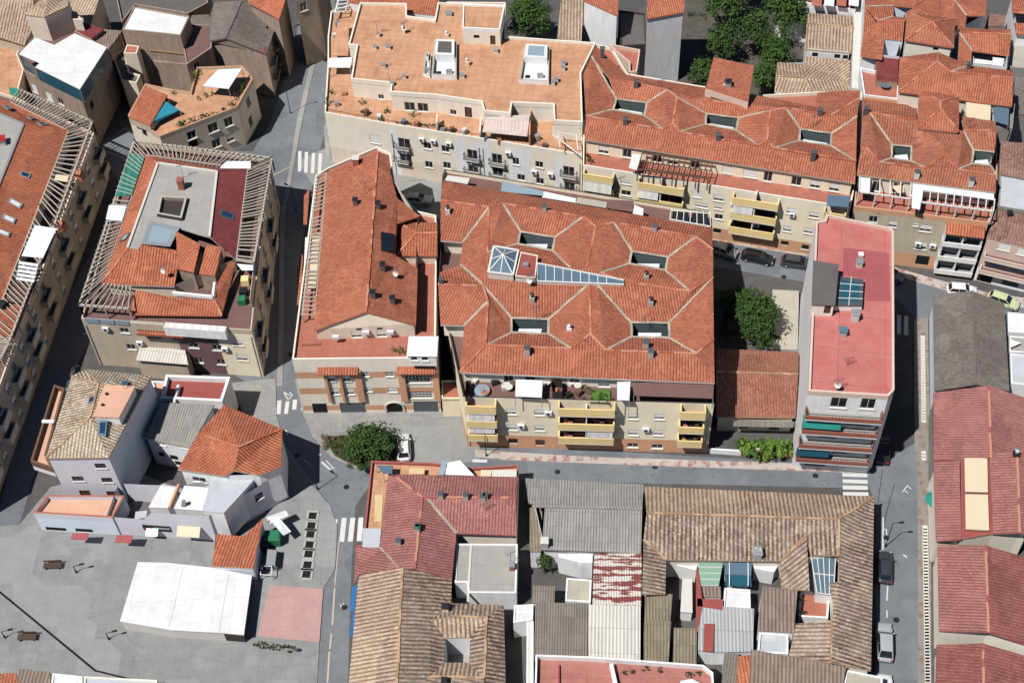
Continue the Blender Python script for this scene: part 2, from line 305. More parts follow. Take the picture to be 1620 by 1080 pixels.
def thing(name, label, cat, loc, group=None):
    o = bpy.data.objects.new(name, None); o.empty_display_size = .5; COL.objects.link(o); o.location = (loc[0], loc[1], loc[2] if len(loc) > 2 else 0)
    return tag(o, label, cat, group)
def struct(name, mb): o = mb.build(name); o['kind'] = 'structure'; return o
# ------------------------------------------------------------------ building pieces
def bld(name, label, pts, cat='building', group=None):
    c = sum((Vector((p[0], p[1], 0)) for p in pts), Vector())/len(pts)
    return thing(name, label, cat, c, group)
def caps(mb, Vd, s, m, w=.26, h=.14):
    alt = {'ridge_red': ('ridge_red', 'ridge_red_b', 'ridge_red_c'), 'ridge_crimson': ('ridge_crimson', 'ridge_red_c'), 'ridge_white': ('ridge_white', 'ridge_white_b'), 'ridge_tan': ('ridge_tan', 'ridge_tan_b')}.get(m, (m,)); rn = random.Random(len(s))
    for e in s.split():
        A, B = Vd[e[0]]+Vector((0, 0, .03)), Vd[e[1]]+Vector((0, 0, .03)); n = max(1, int((B-A).length/.9)); j = [Vector((rn.uniform(-.05, .05), rn.uniform(-.05, .05), rn.uniform(-.015, .02))) if 0 < k < n else Vector() for k in range(n+1)]
        for k in range(n): mb.beam(A.lerp(B, k/n)+j[k], A.lerp(B, (k+1)/n)+j[k+1], w*rn.uniform(.85, 1.1), h, rn.choice(alt))
def roof(b, Vd, faces, mat, rid='', rmat='ridge_red', val='', vmat='ridge_white', skirt=.22, smat=None, name='roof', mats=None):
    mb = MB(); cnt = {}
    for i, f in enumerate(faces.split()):
        mm = mat
        if '=' in f: f, mm = f.split('=')
        pts = [Vd[k] for k in f]
        tri = geometry.tessellate_polygon([pts]) if len(pts) > 4 else None
        n = geometry.normal(pts)
        flip = n.z < 0
        if flip: pts = pts[::-1]; f = f[::-1]
        # one common tile direction per slope
        u = Vector((0, 0, 1)).cross(n if not flip else -n); u = u if u.length > .02 else None
        if tri:
            P0 = [Vd[k] for k in (f if not flip else f[::-1])]
            for t in tri:
                q = [P0[k] for k in t]
                if geometry.normal(q).z < 0: q.reverse()
                mb.poly(q, mm, u)
        else: mb.poly(pts, mm, u)
        for k in range(len(f)):
            e = (f[k], f[(k+1) % len(f)])
            if (e[1], e[0]) in cnt: del cnt[(e[1], e[0])]
            else: cnt[e] = 1
    for (a, c) in cnt:
        A, B = Vd[a], Vd[c]; dz = Vector((0, 0, skirt)); mb.poly([A-dz, B-dz, B, A], smat or rmat)
    caps(mb, Vd, rid, rmat); caps(mb, Vd, val, vmat, .3, .08)
    return mb.build(name, b)
def walls(b, pts, z0, z1, mat, wins=None, bands=None, name='wall', skip=(), par=None, depth=.16, zones=None):
    """vertical walls over an outline with real window openings; wins[i] = list of (x, y, w, h, kind) in photo pixels of edge i"""
    n = len(pts); mb = MB(); sg = 1 if area(pts) > 0 else -1; z1l = z1 if isinstance(z1, (list, tuple)) else [z1]*n
    wins = wins or {}
    for i in range(n):
        if i in skip: continue
        j = (i+1) % n; a, c = Vector((pts[i][0], pts[i][1], 0)), Vector((pts[j][0], pts[j][1], 0)); za, zc = z1l[i], z1l[j]
        if sg < 0: a, c, za, zc = c, a, zc, za
        d = c-a; Ln = d.length
        if Ln < .05: continue
        d.normalize(); nrm = Vector((d.y, -d.x, 0)); rects = []
        for w in wins.get(i, ()):
            x, y, ww, hh, kd = w
            if x is None: s, zz = y
            else:
                r = ray(x, y); t = (a-Vector((0, 0, CAMH))).dot(nrm)/r.dot(nrm); h = Vector((0, 0, CAMH))+r*t; s = (h-a).dot(d); zz = h.z-hh/2
            zz = max(z0+.03, zz)
            if zz+hh > min(za, zc)-.04: zz = min(za, zc)-.06-hh
            s0, s1 = s-ww/2, s+ww/2
            if s0 < .06 or s1 > Ln-.06 or zz < z0: continue
            if any(s0 < q[1]+.05 and s1 > q[0]-.05 and zz < q[3]+.05 and zz+hh > q[2]-.05 for q in rects): continue
            rects.append((s0, s1, zz, zz+hh)); win(b if par is None else par, a+d*s+Vector((0, 0, zz)), d, ww, hh, kd)
        def W(s, z, o=0.): return a+d*s-nrm*o+Vector((0, 0, z))
        zn = []
        for (xa, xb, y, zm_) in (zones or {}).get(i, ()): sa, sb = sorted(fpos((a, d, nrm, Ln), q, y)[0] for q in (xa, xb)); zn.append((max(0, sa), min(Ln, sb), zm_))
        zt = min(za, zc)
        ss = sorted({0., Ln, *[q[0] for q in rects], *[q[1] for q in rects], *[q[0] for q in zn], *[q[1] for q in zn]}); zs = sorted({z0, zt, *[q[2] for q in rects], *[q[3] for q in rects], *[q[0] for q in (bands or []) if z0 < q[0] < zt]})
        for p in range(len(ss)-1):
            for q in range(len(zs)-1):
                sm, zm = (ss[p]+ss[p+1])/2, (zs[q]+zs[q+1])/2
                if any(r[0] < sm < r[1] and r[2] < zm < r[3] for r in rects): continue
                m = mat
                for zb, bm in (bands or []):
                    if zm < zb: m = bm; break
                for (q0, q1, zm_) in zn:
                    if q0 < sm < q1: m = zm_
                mb.poly([W(ss[p], zs[q]), W(ss[p+1], zs[q]), W(ss[p+1], zs[q+1]), W(ss[p], zs[q+1])], m)
        if abs(za-zc) > .02:
            mb.poly([W(0, zt), W(Ln, zt), W(Ln, zc) if zc > za else W(0, za)], mat)
        for (s0, s1, b0, b1) in rects:
            for q in ([W(s0, b0), W(s0, b1), W(s0, b1, depth), W(s0, b0, depth)], [W(s1, b1), W(s1, b0), W(s1, b0, depth), W(s1, b1, depth)], [W(s0, b1), W(s1, b1), W(s1, b1, depth), W(s0, b1, depth)], [W(s1, b0), W(s0, b0), W(s0, b0, depth), W(s1, b0, depth)], [W(s0, b0, depth), W(s1, b0, depth), W(s1, b1, depth), W(s0, b1, depth)]): mb.poly(q, mat)
    return mb.build(name, b)
WC = {}
def win(b, pos, d, w, h, kd):
    """window in its opening: frame with pane, blind and sill children; kd: d glass, s half blind, S full blind, m many panes, D door, G garage door, n dark opening"""
    key = (round(w, 2), round(h, 2), kd)
    if key not in WC:
        parts = []; fm = 'frame_dark' if kd in 'Dbn' else 'frame_white'
        f = MB(); t = .07
        for (x0, x1, y0, y1) in ((-w/2, -w/2+t, 0, h), (w/2-t, w/2, 0, h), (-w/2+t, w/2-t, 0, t), (-w/2+t, w/2-t, h-t, h)):
            f.box(((x0+x1)/2, .09, y0), x1-x0, .06, y1-y0, fm)
        if kd in 'dsb' and w > .8: f.box((0, .09, t), .05, .05, h-2*t, fm)
        if kd == 'm':
            nx = max(2, round(w/.45)); nz = max(2, round(h/.5))
            for k in range(1, nx): f.box((-w/2+w*k/nx, .09, t), .06, .06, h-2*t, fm)
            for k in range(1, nz): f.box((0, .085, h*k/nz), w-2*t, .05, .06, fm)
        nm = 'door' if kd in 'DG' else 'window'
        parts.append((nm, f))
        g = MB(); g.box((0, .125, t), w-.12, .02, h-.12, {'D': 'door_brown', 'G': 'door_grey', 'n': 'black_rubber', 'p': 'glass_pale'}.get(kd, 'glass_dark'))
        parts.append(('panel' if kd in 'DG' else 'pane', g))
        if kd in 'sS':
            k = h*(.62 if kd == 's' else .9); q = MB(); q.box((0, .07, h-k), w-.1, .04, k-.02, 'shutter_white'); parts.append(('blind', q))
        if kd not in 'DGn':
            q = MB(); q.box((0, -.03, -.07), w+.2, .2, .065, 'concrete_white'); parts.append(('sill', q))
        WC[key] = [(nm, mb) for nm, mb in parts]; WC[key] = [(nm, mk_mesh(nm, mb)) for nm, mb in WC[key]]
    rz = math.atan2(d.y, d.x); first = None
    for nm, me in WC[key]:
        o = bpy.data.objects.new(nm, me); COL.objects.link(o)
        if first is None: o.parent = b; o.location = pos-root_loc(b); o.rotation_euler.z = rz; first = o
        else: o.parent = first
    return first
def mk_mesh(nm, mb):
    o = mb.build(nm); me = o.data; bpy.data.objects.remove(o); return me
def flat(b, pts, z, mat, ph=.5, pw=.2, pmat='white_wall', name='roof', cmat=None):
    """flat roof slab with a parapet of height ph round it"""
    mb = MB(); pts = [Vector((p[0], p[1], z)) for p in pts]
    if area(pts) < 0: pts = pts[::-1]
    u = None; best = 0
    for i in range(len(pts)):
        e = pts[(i+1) % len(pts)]-pts[i]
        if e.length > best: best = e.length; u = e
    if not ph: mb.prism(pts, z-.25, z, pmat, mat); 
    else:
        inn = inset(pts, pw); 
        mb.poly(inn, mat, u)
    r = mb.build(name, b)
    if ph:
        q = MB(); n = len(pts); zt = z+ph; cm = cmat or pmat
        for i in range(n):
            j = (i+1) % n; o0, o1, i0, i1 = pts[i], pts[j], inn[i], inn[j]
            def at(p, zz): return Vector((p.x, p.y, zz))
            q.poly([at(o0, z-.3), at(o1, z-.3), at(o1, zt), at(o0, zt)], pmat); q.poly([at(i1, z), at(i0, z), at(i0, zt), at(i1, zt)], pmat); q.poly([at(o0, zt), at(o1, zt), at(i1, zt), at(i0, zt)], cm)
        q.build('parapet', b)
    return r
def block(b, pts, z0, z1, wmat, rmat, ph=.5, wins=None, bands=None, pmat=None, name='wall', rname='roof', pw=.2, cmat=None):
    walls(b, pts, z0, z1-.3 if ph else z1-.25, wmat, wins, bands, name=name); return flat(b, pts, z1, rmat, ph, pw, pmat or wmat, name=rname, cmat=cmat)
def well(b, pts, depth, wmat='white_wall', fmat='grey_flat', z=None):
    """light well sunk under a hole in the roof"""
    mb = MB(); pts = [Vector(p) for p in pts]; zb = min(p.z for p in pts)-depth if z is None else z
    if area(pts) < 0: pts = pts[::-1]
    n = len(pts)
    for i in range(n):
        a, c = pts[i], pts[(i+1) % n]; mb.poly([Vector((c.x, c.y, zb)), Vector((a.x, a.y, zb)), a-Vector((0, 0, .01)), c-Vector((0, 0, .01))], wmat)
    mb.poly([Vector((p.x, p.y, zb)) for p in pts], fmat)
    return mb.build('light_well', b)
def chim(b, x, y, z, w=.55, h=1., mat='concrete', cap='metal_grey', rz=-.1, l=None, kind='hood'):
    """chimney; x, y is its base in the photo on the roof at height z"""
    p = P(x, y, z); mb = MB(); mb.box(p-Vector((0, 0, .5)), w, l or w, h+.5, mat, rz)
    o = mb.build('chimney', b); c = MB()
    if kind == 'hood':
        for sx in (-1, 1):
            for sy in (-1, 1): c.box(p+Vector((sx*w*.35, sy*w*.35, h)), .08, .08, .18, cap, rz)
        c.box(p+Vector((0, 0, h+.18)), w*1.25, (l or w)*1.25, .1, cap, rz, .8)
    elif kind == 'pipe': c.tube(p+Vector((0, 0, h)), p+Vector((0, 0, h+.5)), w*.28, w*.28, cap); c.tube(p+Vector((0, 0, h+.5)), p+Vector((0, 0, h+.62)), w*.5, w*.2, cap)
    else: c.box(p+Vector((0, 0, h)), w*1.2, (l or w)*1.2, .1, cap, rz)
    c.build('chimney_cap', o); return o
def pergola(b, A, B, Cc, D, n, mat='pergola_white', w=.14, h=.2, posts=0, zf=None, beam=.26, name='pergola', inner=True):
    """A-B outer beam, D-C inner beam, n slats between"""
    A, B, Cc, D = map(Vector, (A, B, Cc, D)); mb = MB()
    mb.beam(A, B, beam, beam, mat)
    if inner: mb.beam(D, Cc, .14, .2, mat)
    dz = Vector((0, 0, beam*.5+h*.5+.003)); rp_ = random.Random(n*7+int(A.x*10))
    for k in range(n+1):
        if n > 15 and rp_.random() < .07: continue
        t = (k+(rp_.uniform(-.14, .14) if 0 < k < n and n > 15 else 0))/n; o = A.lerp(B, t); i = D.lerp(Cc, t); e = (o-i).normalized()*.18
        mb.beam(i+dz*1, o+e+dz, w, h, mat)
    for k in range(posts+1 if posts else 0):
        t = k/posts; o = A.lerp(B, t); mb.beam(Vector((o.x, o.y, zf)), o-Vector((0, 0, beam*.5)), .16, .16, mat)
    return mb.build(name, b)
def awn(b, pts, mat, th=.06, name='awning', legs=0, zf=0, lm='metal_light'):
    mb = MB(); pts = [Vector(p) for p in pts]
    if geometry.normal(pts).z < 0: pts = pts[::-1]
    mb.poly(pts, mat); dn = Vector((0, 0, th)); n = len(pts); mb.poly([p-dn for p in pts][::-1], mat)
    for i in range(n): a, c = pts[i], pts[(i+1) % n]; mb.poly([a-dn, c-dn, c, a], mat)
    if legs:
        for p in pts: mb.beam((p.x, p.y, zf), p-dn, .08, .08, lm)
    return mb.build(name, b)
def hut(b, pts, z0, z1, wmat, rmat, wins=None, over=.15, name='rooftop_hut'):
    h = walls(b, pts, z0, z1, wmat, wins, name=name); mb = MB(); mb.prism(inset(pts, -over), z1, z1+.14, wmat, rmat, True); mb.build('hut_roof', h); return h
def facade(a, c, out):
    """frame of a facade between two ground points; out=+1 if outward is right of a->c"""
    a, c = Vector((a[0], a[1], 0)), Vector((c[0], c[1], 0)); d = (c-a).normalized(); n = Vector((d.y, -d.x, 0))*out
    return a, d, n, (c-a).length
def fpos(fr, x, y, off=0.):
    a, d, n, Ln = fr; r = ray(x, y); o = a+n*off; t = (o-Vector((0, 0, CAMH))).dot(n)/r.dot(n); h = Vector((0, 0, CAMH))+r*t
    return (h-a).dot(d), h.z
def balcony(b, fr, s0, s1, z, dep=1.2, ph=1.05, mat='yellow_wall', fl='terracotta_red', rail=None, slab='ivory', label=None):
    """balcony slab with a solid front or a railing, floor at z"""
    a, d, n, Ln = fr; mb = MB()
    def q(s, o, zz): return a+d*s+n*o+Vector((0, 0, zz))
    base = [q(s0, .003, z), q(s1, .003, z), q(s1, dep, z), q(s0, dep, z)]
    mb.prism(base, z-.18, z, slab, fl, True)
    if not rail:
        t = .12
        for pts in ([q(s0, dep-t, 0), q(s1, dep-t, 0), q(s1, dep, 0), q(s0, dep, 0)], [q(s0, .003, 0), q(s0+t, .003, 0), q(s0+t, dep-t, 0), q(s0, dep-t, 0)], [q(s1-t, .003, 0), q(s1, .003, 0), q(s1, dep-t, 0), q(s1-t, dep-t, 0)]):
            mb.prism(pts, z, z+ph, mat); mb.prism(inset(pts, -.03), z+ph, z+ph+.05, mat)
    o = mb.build('balcony', b)
    if rail:
        r = MB(); cs = [q(s0, .05, z), q(s0, dep-.05, z), q(s1, dep-.05, z), q(s1, .05, z)]
        for k in range(3):
            A, B = cs[k], cs[k+1]; up = Vector((0, 0, ph)); r.beam(A+up, B+up, .06, .06, rail); r.beam(A+Vector((0, 0, .12)), B+Vector((0, 0, .12)), .05, .05, rail)
            nn = max(2, int((B-A).length/.28))
            for i in range(nn+1): e = A.lerp(B, i/nn); r.beam(e+Vector((0, 0, .1)), e+up, .03, .03, rail)
        r.build('railing', o)
    if label: o['label'] = label
    return o
def blind(b, fr, s0, s1, z0, z1, o0, o1, mat, name='awning'):
    a, d, n, Ln = fr
    return awn(b, [a+d*s0+n*o0+Vector((0, 0, z1)), a+d*s1+n*o0+Vector((0, 0, z1)), a+d*s1+n*o1+Vector((0, 0, z0)), a+d*s0+n*o1+Vector((0, 0, z0))], mat, .04, name)
def skylight(b, pts, gm='glass_navy', fm='metal_grey', lift=.12, name='skylight'):
    pts = [Vector(p) for p in pts]
    n = geometry.normal(pts); n = -n if n.z < 0 else n
    if geometry.normal(pts).z < 0: pts = pts[::-1]
    c = sum(pts, Vector())/len(pts); mb = MB(); top = [p+n*lift for p in pts]; inn = [c+(p-c)*.72+n*lift for p in pts]
    for i in range(len(pts)):
        j = (i+1) % len(pts); mb.poly([pts[i], pts[j], top[j], top[i]], fm); mb.poly([top[i], top[j], inn[j], inn[i]], fm)
    o = mb.build(name, b); g = MB(); g.poly([p-n*.03 for p in inn], gm); g.build('pane', o); return o
def onroof(A, B, Cc):
    """plane through three points -> function lifting a photo pixel to that plane"""
    n = (B-A).cross(Cc-A).normalized()
    def f(x, y, up=0.):
        r = ray(x, y); o = Vector((0, 0, CAMH)); t = (A-o).dot(n)/r.dot(n); return o+r*t+Vector((0, 0, up))
    return f
def aerial(b, x, y, z, h=2., a=0., dish=False):
    p = P(x, y, z); m = MB(); m.tube(p-Vector((0, 0, .3)), p+Vector((0, 0, h)), .035, .025, 'metal_grey', 6); t = p+Vector((0, 0, h-.1)); d = Vector((math.cos(a), math.sin(a), 0)); s = Vector((-d.y, d.x, 0))
    m.beam(t-d*.6, t+d*.8, .04, .04, 'metal_grey')
    for k in range(6): q = t-d*.5+d*.22*k; m.beam(q-s*(.45-.04*k), q+s*(.45-.04*k), .03, .03, 'metal_grey')
    o = m.build('aerial', b)
    if dish:
        q = p+Vector((0, 0, h*.5)); m = MB(); n = Vector((-.5, -.75, .45)).normalized(); u = n.orthogonal().normalized(); w = n.cross(u)
        ring = [q+n*.22+(u*math.cos(k*.5236)+w*math.sin(k*.5236))*.42 for k in range(12)]
        for k in range(12): m.poly([q, ring[k], ring[(k+1) % 12]], 'concrete_white')
        m.build('satellite_dish', b)
    return o
def leaves(mb, c, rx, ry, rz, n, sz, mat, clumps=14, seed=0, low=-.35):
    rnd = random.Random(seed); cl = []
    if clumps > 10: clumps = int(clumps*2.2)
    for k in range(clumps):
        th = rnd.random()*2*math.pi; ph = rnd.uniform(low, 1); rr = rnd.uniform(.3, .95)
        cl.append((Vector((math.cos(th)*math.sqrt(max(0, 1-ph*ph))*rr*rx, math.sin(th)*math.sqrt(max(0, 1-ph*ph))*rr*ry, ph*rr*rz)), rnd.uniform(.16, .46)))
    for k in range(n):
        cc, cr = cl[rnd.randrange(clumps)]
        v = Vector((rnd.gauss(0, 1), rnd.gauss(0, 1), rnd.gauss(0, 1))).normalized(); q = rnd.random()**.4*(1 if rnd.random() > .06 else 1.5)
        p = Vector(c)+cc+Vector((v.x*rx*cr*q, v.y*ry*cr*q, v.z*rz*cr*q))
        if p.z < .05: p.z = .05+rnd.random()*.2
        nn = (v+Vector((0, 0, .7))+Vector((rnd.uniform(-.7, .7), rnd.uniform(-.7, .7), rnd.uniform(-.5, .5)))).normalized()
        x = nn.orthogonal().normalized(); x.rotate(Matrix.Rotation(rnd.random()*6.28, 3, nn)); y = nn.cross(x); s = sz*rnd.uniform(.6, 1.3)
        mb.v += [p-x*s*.5, p+y*s*.28+nn*s*.1, p+x*s*.5, p-y*s*.28+nn*s*.1]; i = len(mb.v)-4; mb.f.append([i, i+1, i+2, i+3]); mb.m.append(mb.mi(mat)); mb.uv.append([(0, 0)]*4)
def tree(label, base, h, rx, ry, rz, n=2600, mat='leaf_dark', sz=.42, name='broadleaf_tree', seed=1, group=None, cat='tree', clumps=18):
    o = thing(name, label, cat, base, group); b = Vector((base[0], base[1], base[2] if len(base) > 2 else 0)); t = MB(); rnd = random.Random(seed)
    top = b+Vector((0, 0, h*.62)); t.tube(b-Vector((0, 0, .1)), b+Vector((0, 0, h*.35)), .22, .16, 'bark', 8); t.tube(b+Vector((0, 0, h*.35)), top, .16, .07, 'bark', 7)
    for k in range(7):
        a = k*.9+rnd.random(); s = b+Vector((0, 0, h*(.3+.04*k))); e = s+Vector((math.cos(a)*rx*.7, math.sin(a)*ry*.7, h*.22)); t.tube(s, e, .08, .02, 'bark', 5)
    t.build('trunk', o); c = MB(); leaves(c, b+Vector((0, 0, h-rz)), rx, ry, rz, n, sz, mat, clumps, seed); leaves(c, b+Vector((0, 0, h-rz*.8)), rx*.9, ry*.9, rz, n//3, sz, 'leaf_bright' if mat == 'leaf_bright' else 'leaf_mid', clumps, seed+50, .2)
    c.build('crown', o); return o
def bush(b, pos, r, h, n=120, mat='leaf_mid', sz=.22, name='plant', seed=0):
    mb = MB(); leaves(mb, Vector(pos)+Vector((0, 0, h*.5)), r, r, h*.5, n, sz, mat, 6, seed, -.8); return mb.build(name, b)
# ------------------------------------------------------------------ car
def car(label, pos, rz, col, Ln=4.3, W=1.78, Hh=1.48, group=None, kind='hatch'):
    o = thing('car', label, 'car', pos, group); o.rotation_euler.z = rz; pm = 'paint_'+col
    st = [(-.5, .74, .38, .62), (-.485, .88, .26, .80), (-.42, .97, .2, .90), (-.25, 1, .2, .95), (0, 1, .2, .96), (.2, 1, .2, .95), (.34, .97, .2, .88), (.44, .9, .22, .76), (.49, .76, .28, .64), (.5, .6, .36, .56)]
    mb = MB(); rings = []
    for x, w, z0, z1 in st:
        hw = W/2*w; rings.append([Vector((x*Ln, y, z)) for y, z in ((-hw*.9, z0), (-hw, z0+.15), (-hw, z1-.22), (-hw*.9, z1-.05), (-hw*.6, z1), (hw*.6, z1), (hw*.9, z1-.05), (hw, z1-.22), (hw, z0+.15), (hw*.9, z0))])
    for i in range(len(rings)-1):
        for k in range(10): j = (k+1) % 10; mb.poly([rings[i][k], rings[i+1][k], rings[i+1][j], rings[i][j]][::-1], pm)
    mb.poly(rings[0], pm); mb.poly(rings[-1][::-1], pm)
    mb.build('body', o, True, True)
    # cabin: glass house with painted roof and pillars
    xr = -.44 if kind == 'hatch' else -.36
    lo = [(xr*Ln, .82*W/2), (.24*Ln, .86*W/2)]; hi = [((xr+.09)*Ln, .66*W/2), (.07*Ln, .68*W/2)]; zb, zt = .92, Hh
    g = MB(); A = [Vector((lo[0][0], -lo[0][1], zb)), Vector((lo[1][0], -lo[1][1], zb-.04)), Vector((lo[1][0], lo[1][1], zb-.04)), Vector((lo[0][0], lo[0][1], zb))]
    B = [Vector((hi[0][0], -hi[0][1], zt-.06)), Vector((hi[1][0], -hi[1][1], zt-.05)), Vector((hi[1][0], hi[1][1], zt-.05)), Vector((hi[0][0], hi[0][1], zt-.06))]
    nm = ['window', 'windscreen', 'window', 'rear_window']
    for i in range(4):
        j = (i+1) % 4; q = MB(); q.poly([A[i], A[j], B[j], B[i]], 'glass_dark'); q.build(nm[i], o, False, True)
    r = MB(); n = 6
    for i in range(n):
        x0 = hi[0][0]+(hi[1][0]-hi[0][0])*i/n; x1 = hi[0][0]+(hi[1][0]-hi[0][0])*(i+1)/n; f = lambda t: zt-.05+.07*math.sin(math.pi*min(1, max(0, t)))
        for k in range(4):
            y0 = -1+k*.5; y1 = y0+.5; hw = hi[0][1]+.015; zz = lambda t, y: f(t)-.05*y*y+.015
            r.poly([(x0, y0*hw, zz(i/n, y0)), (x1, y0*hw, zz((i+1)/n, y0)), (x1, y1*hw, zz((i+1)/n, y1)), (x0, y1*hw, zz(i/n, y1))], pm)
    for i in range(4): r.beam(A[i], B[i], .09, .06, pm)
    for i in (0, 2): r.beam((A[i]+A[(i+1) % 4])/2, (B[i]+B[(i+1) % 4])/2, .07, .05, pm)
    for i in range(4): r.beam(B[i]-Vector((0, 0, .01)), B[(i+1) % 4]-Vector((0, 0, .01)), .07, .06, pm)
    r.build('car_roof', o, True, True)
    for sx in (-.31, .32):
        for sy in (-1, 1):
            w = MB(); w.tube((sx*Ln, sy*(W/2-.2), .31), (sx*Ln, sy*(W/2+.012), .31), .31, .31, 'black_rubber', 14); wo = w.build('wheel', o, False, True)
            q = MB(); q.tube((sx*Ln, sy*(W/2+.0), .31), (sx*Ln, sy*(W/2+.03), .31), .2, .17, 'metal_light', 10); q.build('rim', wo, False, True)
    for sy in (-1, 1):
        q = MB(); q.box((.462*Ln, sy*W*.34, .56), .22, .34, .14, 'glass_pale', -sy*.35); q.build('headlight', o, False, True)
        q = MB(); q.box((-.484*Ln, sy*W*.37, .6), .12, .24, .2, 'red_sign', sy*.3); q.build('tail_light', o, False, True)
        q = MB(); q.box((.2*Ln, sy*(W/2+.06), .9), .16, .18, .12, pm); q.build('wing_mirror', o, False, True)
    return o
# ================================================================== setting
R(0)
def sheet(name, pts, z, m, edge=None, zb=0.):
    mb = MB(); pts = [Vector((p.x, p.y, z)) for p in pts]
    if area(pts) < 0: pts = pts[::-1]
    if edge: mb.prism(pts, zb, z, edge, m)
    else: mb.poly(pts, m)
    return struct(name, mb)
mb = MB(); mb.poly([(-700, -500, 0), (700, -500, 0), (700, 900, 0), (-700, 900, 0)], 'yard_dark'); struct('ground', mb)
sheet('road', L('432,590 486,590 480,655 494,692 525,724 558,740 620,741 740,700 1380,738 1449,700 1452,505 1416,470 1120,420 1120,380 1280,402 1640,480 1640,560 1470,500 1455,560 1452,1300 1384,1300 1386,800 1375,772 830,760 620,748 590,760 562,800 556,900 543,1300 490,1300 505,1015 512,928 531,900 535,834 524,800 498,768 452,706 437,655', .004), .004, 'asphalt')
sheet('street', L('432,596 486,590 470,560 470,430 500,260 520,190 530,0 540,-60 480,-60 470,60 430,190 400,240 280,235 200,200 150,230 190,290 170,350 60,560 0,800 -40,860 30,830 70,700 130,560 180,480 400,610', .008), .008, 'asphalt')
sheet('lane', L('470,255 520,232 640,270 700,262 920,305 1130,380 1130,425 920,380 690,345 600,330 500,300', .012), .012, 'asphalt_light')
sheet('plaza', L('-90,1300 -90,835 30,830 80,770 200,740 330,790 450,745 498,770 523,800 534,834 530,900 511,930 505,1015 490,1300', .1), .1, 'plaza_stone', 'concrete')
sheet('pavement', L('436,598 437,655 452,706 498,766 470,770 400,700 380,640 360,606', .11), .11, 'pavement_grey', 'concrete')
sheet('pavement', L('466,600 478,650 494,690 524,722 556,738 590,744 590,736 560,730 530,716 508,692 508,686 600,680 612,672 705,660 740,662 700,600', .11), .11, 'pavement_grey', 'concrete')
sheet('forecourt', L('508,687 600,681 612,672 705,660 745,664 760,712 760,728 640,745 620,741 640,700', .014), .014, 'asphalt_light')
sheet('pavement', L('752,711 930,722 1120,728 1220,731 1378,738 1376,748 1200,742 1000,735 800,727 752,722', .12), .12, 'motif_red', 'concrete')
sheet('pavement', L('1446,503 1468,503 1473,760 1474,1300 1452,1300 1452,760 1447,700', .12), .12, 'motif_brown', 'concrete')
sheet('pavement', L('1120,374 1160,376 1290,392 1420,424 1490,444 1560,462 1640,474 1640,490 1560,478 1490,457 1418,436 1285,406 1160,386 1120,382', .12), .12, 'motif_red', 'concrete')
sheet('pavement', L('519,190 524,250 640,275 760,262 920,300 1120,372 1120,380 920,310 760,272 640,288 516,258 512,200', .11), .11, 'pavement_grey', 'concrete')
sheet('pavement', L('438,610 443,340 452,300 470,190 500,60 508,60 478,190 458,300 450,340 447,610', .1), .1, 'pavement_grey', 'concrete')
# planted triangle with kerb
mb = MB(); tri = L('510,692 604,684 618,690 626,722 618,738 590,743 560,737 530,722', 0); mb.prism(tri, 0, .16, 'concrete_white', 'soil'); o = struct('planting_bed', mb)
mb = MB(); mb.prism(inset(tri, .3), .16, .2, 'soil', 'soil'); struct('bed_soil', mb)
# courtyard behind the red roofed block and parking yard
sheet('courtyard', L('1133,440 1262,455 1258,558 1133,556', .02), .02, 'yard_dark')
sheet('parking_deck', L('1222,458 1264,460 1262,553 1221,552', .6), .6, 'beige_flat', 'concrete')
sheet('garden', L('1050,-40 1280,-40 1280,150 1110,150 1080,120', .02), .02, 'yard')
# zebra crossings and road marks
def marks(name, quads, m='road_paint', z=.02):
    mb = MB()
    for q in quads: mb.poly(q, m)
    return struct(name, mb)
def stripe(x0, y0, x1, y1, w, z=.016):
    a, c = P(x0, y0, z), P(x1, y1, z); d = (c-a).normalized(); n = Vector((-d.y, d.x, 0))*w/2
    q = [a-n, c-n, c+n, a+n]
    return q if geometry.normal(q).z > 0 else q[::-1]
R(2)
marks('zebra_crossing', [stripe(x, y0, x-2-(k*2), y1, .52, .02) for k, (x, y0, y1) in enumerate(((287, 922, 1047), (327, 928, 1053), (370, 934, 1058), (413, 938, 1062)))]+[stripe(236, 992, 233, 1040, .5, .02)])
R(10)
marks('zebra_crossing', [stripe(162, 590, 156, 674, .55), stripe(212, 596, 202, 672, .5), stripe(258, 586, 252, 646, .55), stripe(306, 600, 302, 650, .4)], 'road_paint')
marks('road_marking', [stripe(420, 965, 470, 1010, .25), stripe(445, 955, 490, 1000, .12), stripe(470, 1010, 500, 1000, .12), stripe(200, 770, 215, 800, .2), stripe(190, 540, 225, 560, .14), stripe(190, 545, 215, 585, .14), stripe(240, 560, 215, 585, .14), stripe(225, 540, 242, 560, .14), stripe(400, 915, 412, 925, .3)])
R(14)
marks('zebra_crossing', [stripe(488, 198, 474, 326, .62), stripe(534, 197, 520, 324, .62), stripe(577, 196, 568, 322, .62), stripe(447, 205, 444, 230, .3)])
marks('edge_line', [stripe(460, 320, 437, 560, .12), stripe(437, 570, 424, 770, .2), stripe(420, 815, 410, 900, .2), stripe(409, 910, 398, 1075, .2)], 'line_cream')
marks('road_marking', [stripe(465, 660, 478, 680, .12), stripe(478, 655, 495, 665, .12), stripe(495, 668, 490, 690, .12)])
R(16)
marks('zebra_crossing', [stripe(652, 2, 786, 6, .55), stripe(652, 36, 786, 38, .6), stripe(654, 70, 790, 71, .55), stripe(650, -32, 784, -28, .55)])
marks('edge_line', [stripe(868, 195, 866, 370, .16), stripe(892, 560, 888, 640, .16), stripe(888, 690, 888, 730, .14), stripe(870, 260, 886, 258, .12), stripe(886, 258, 886, 330, .12)])
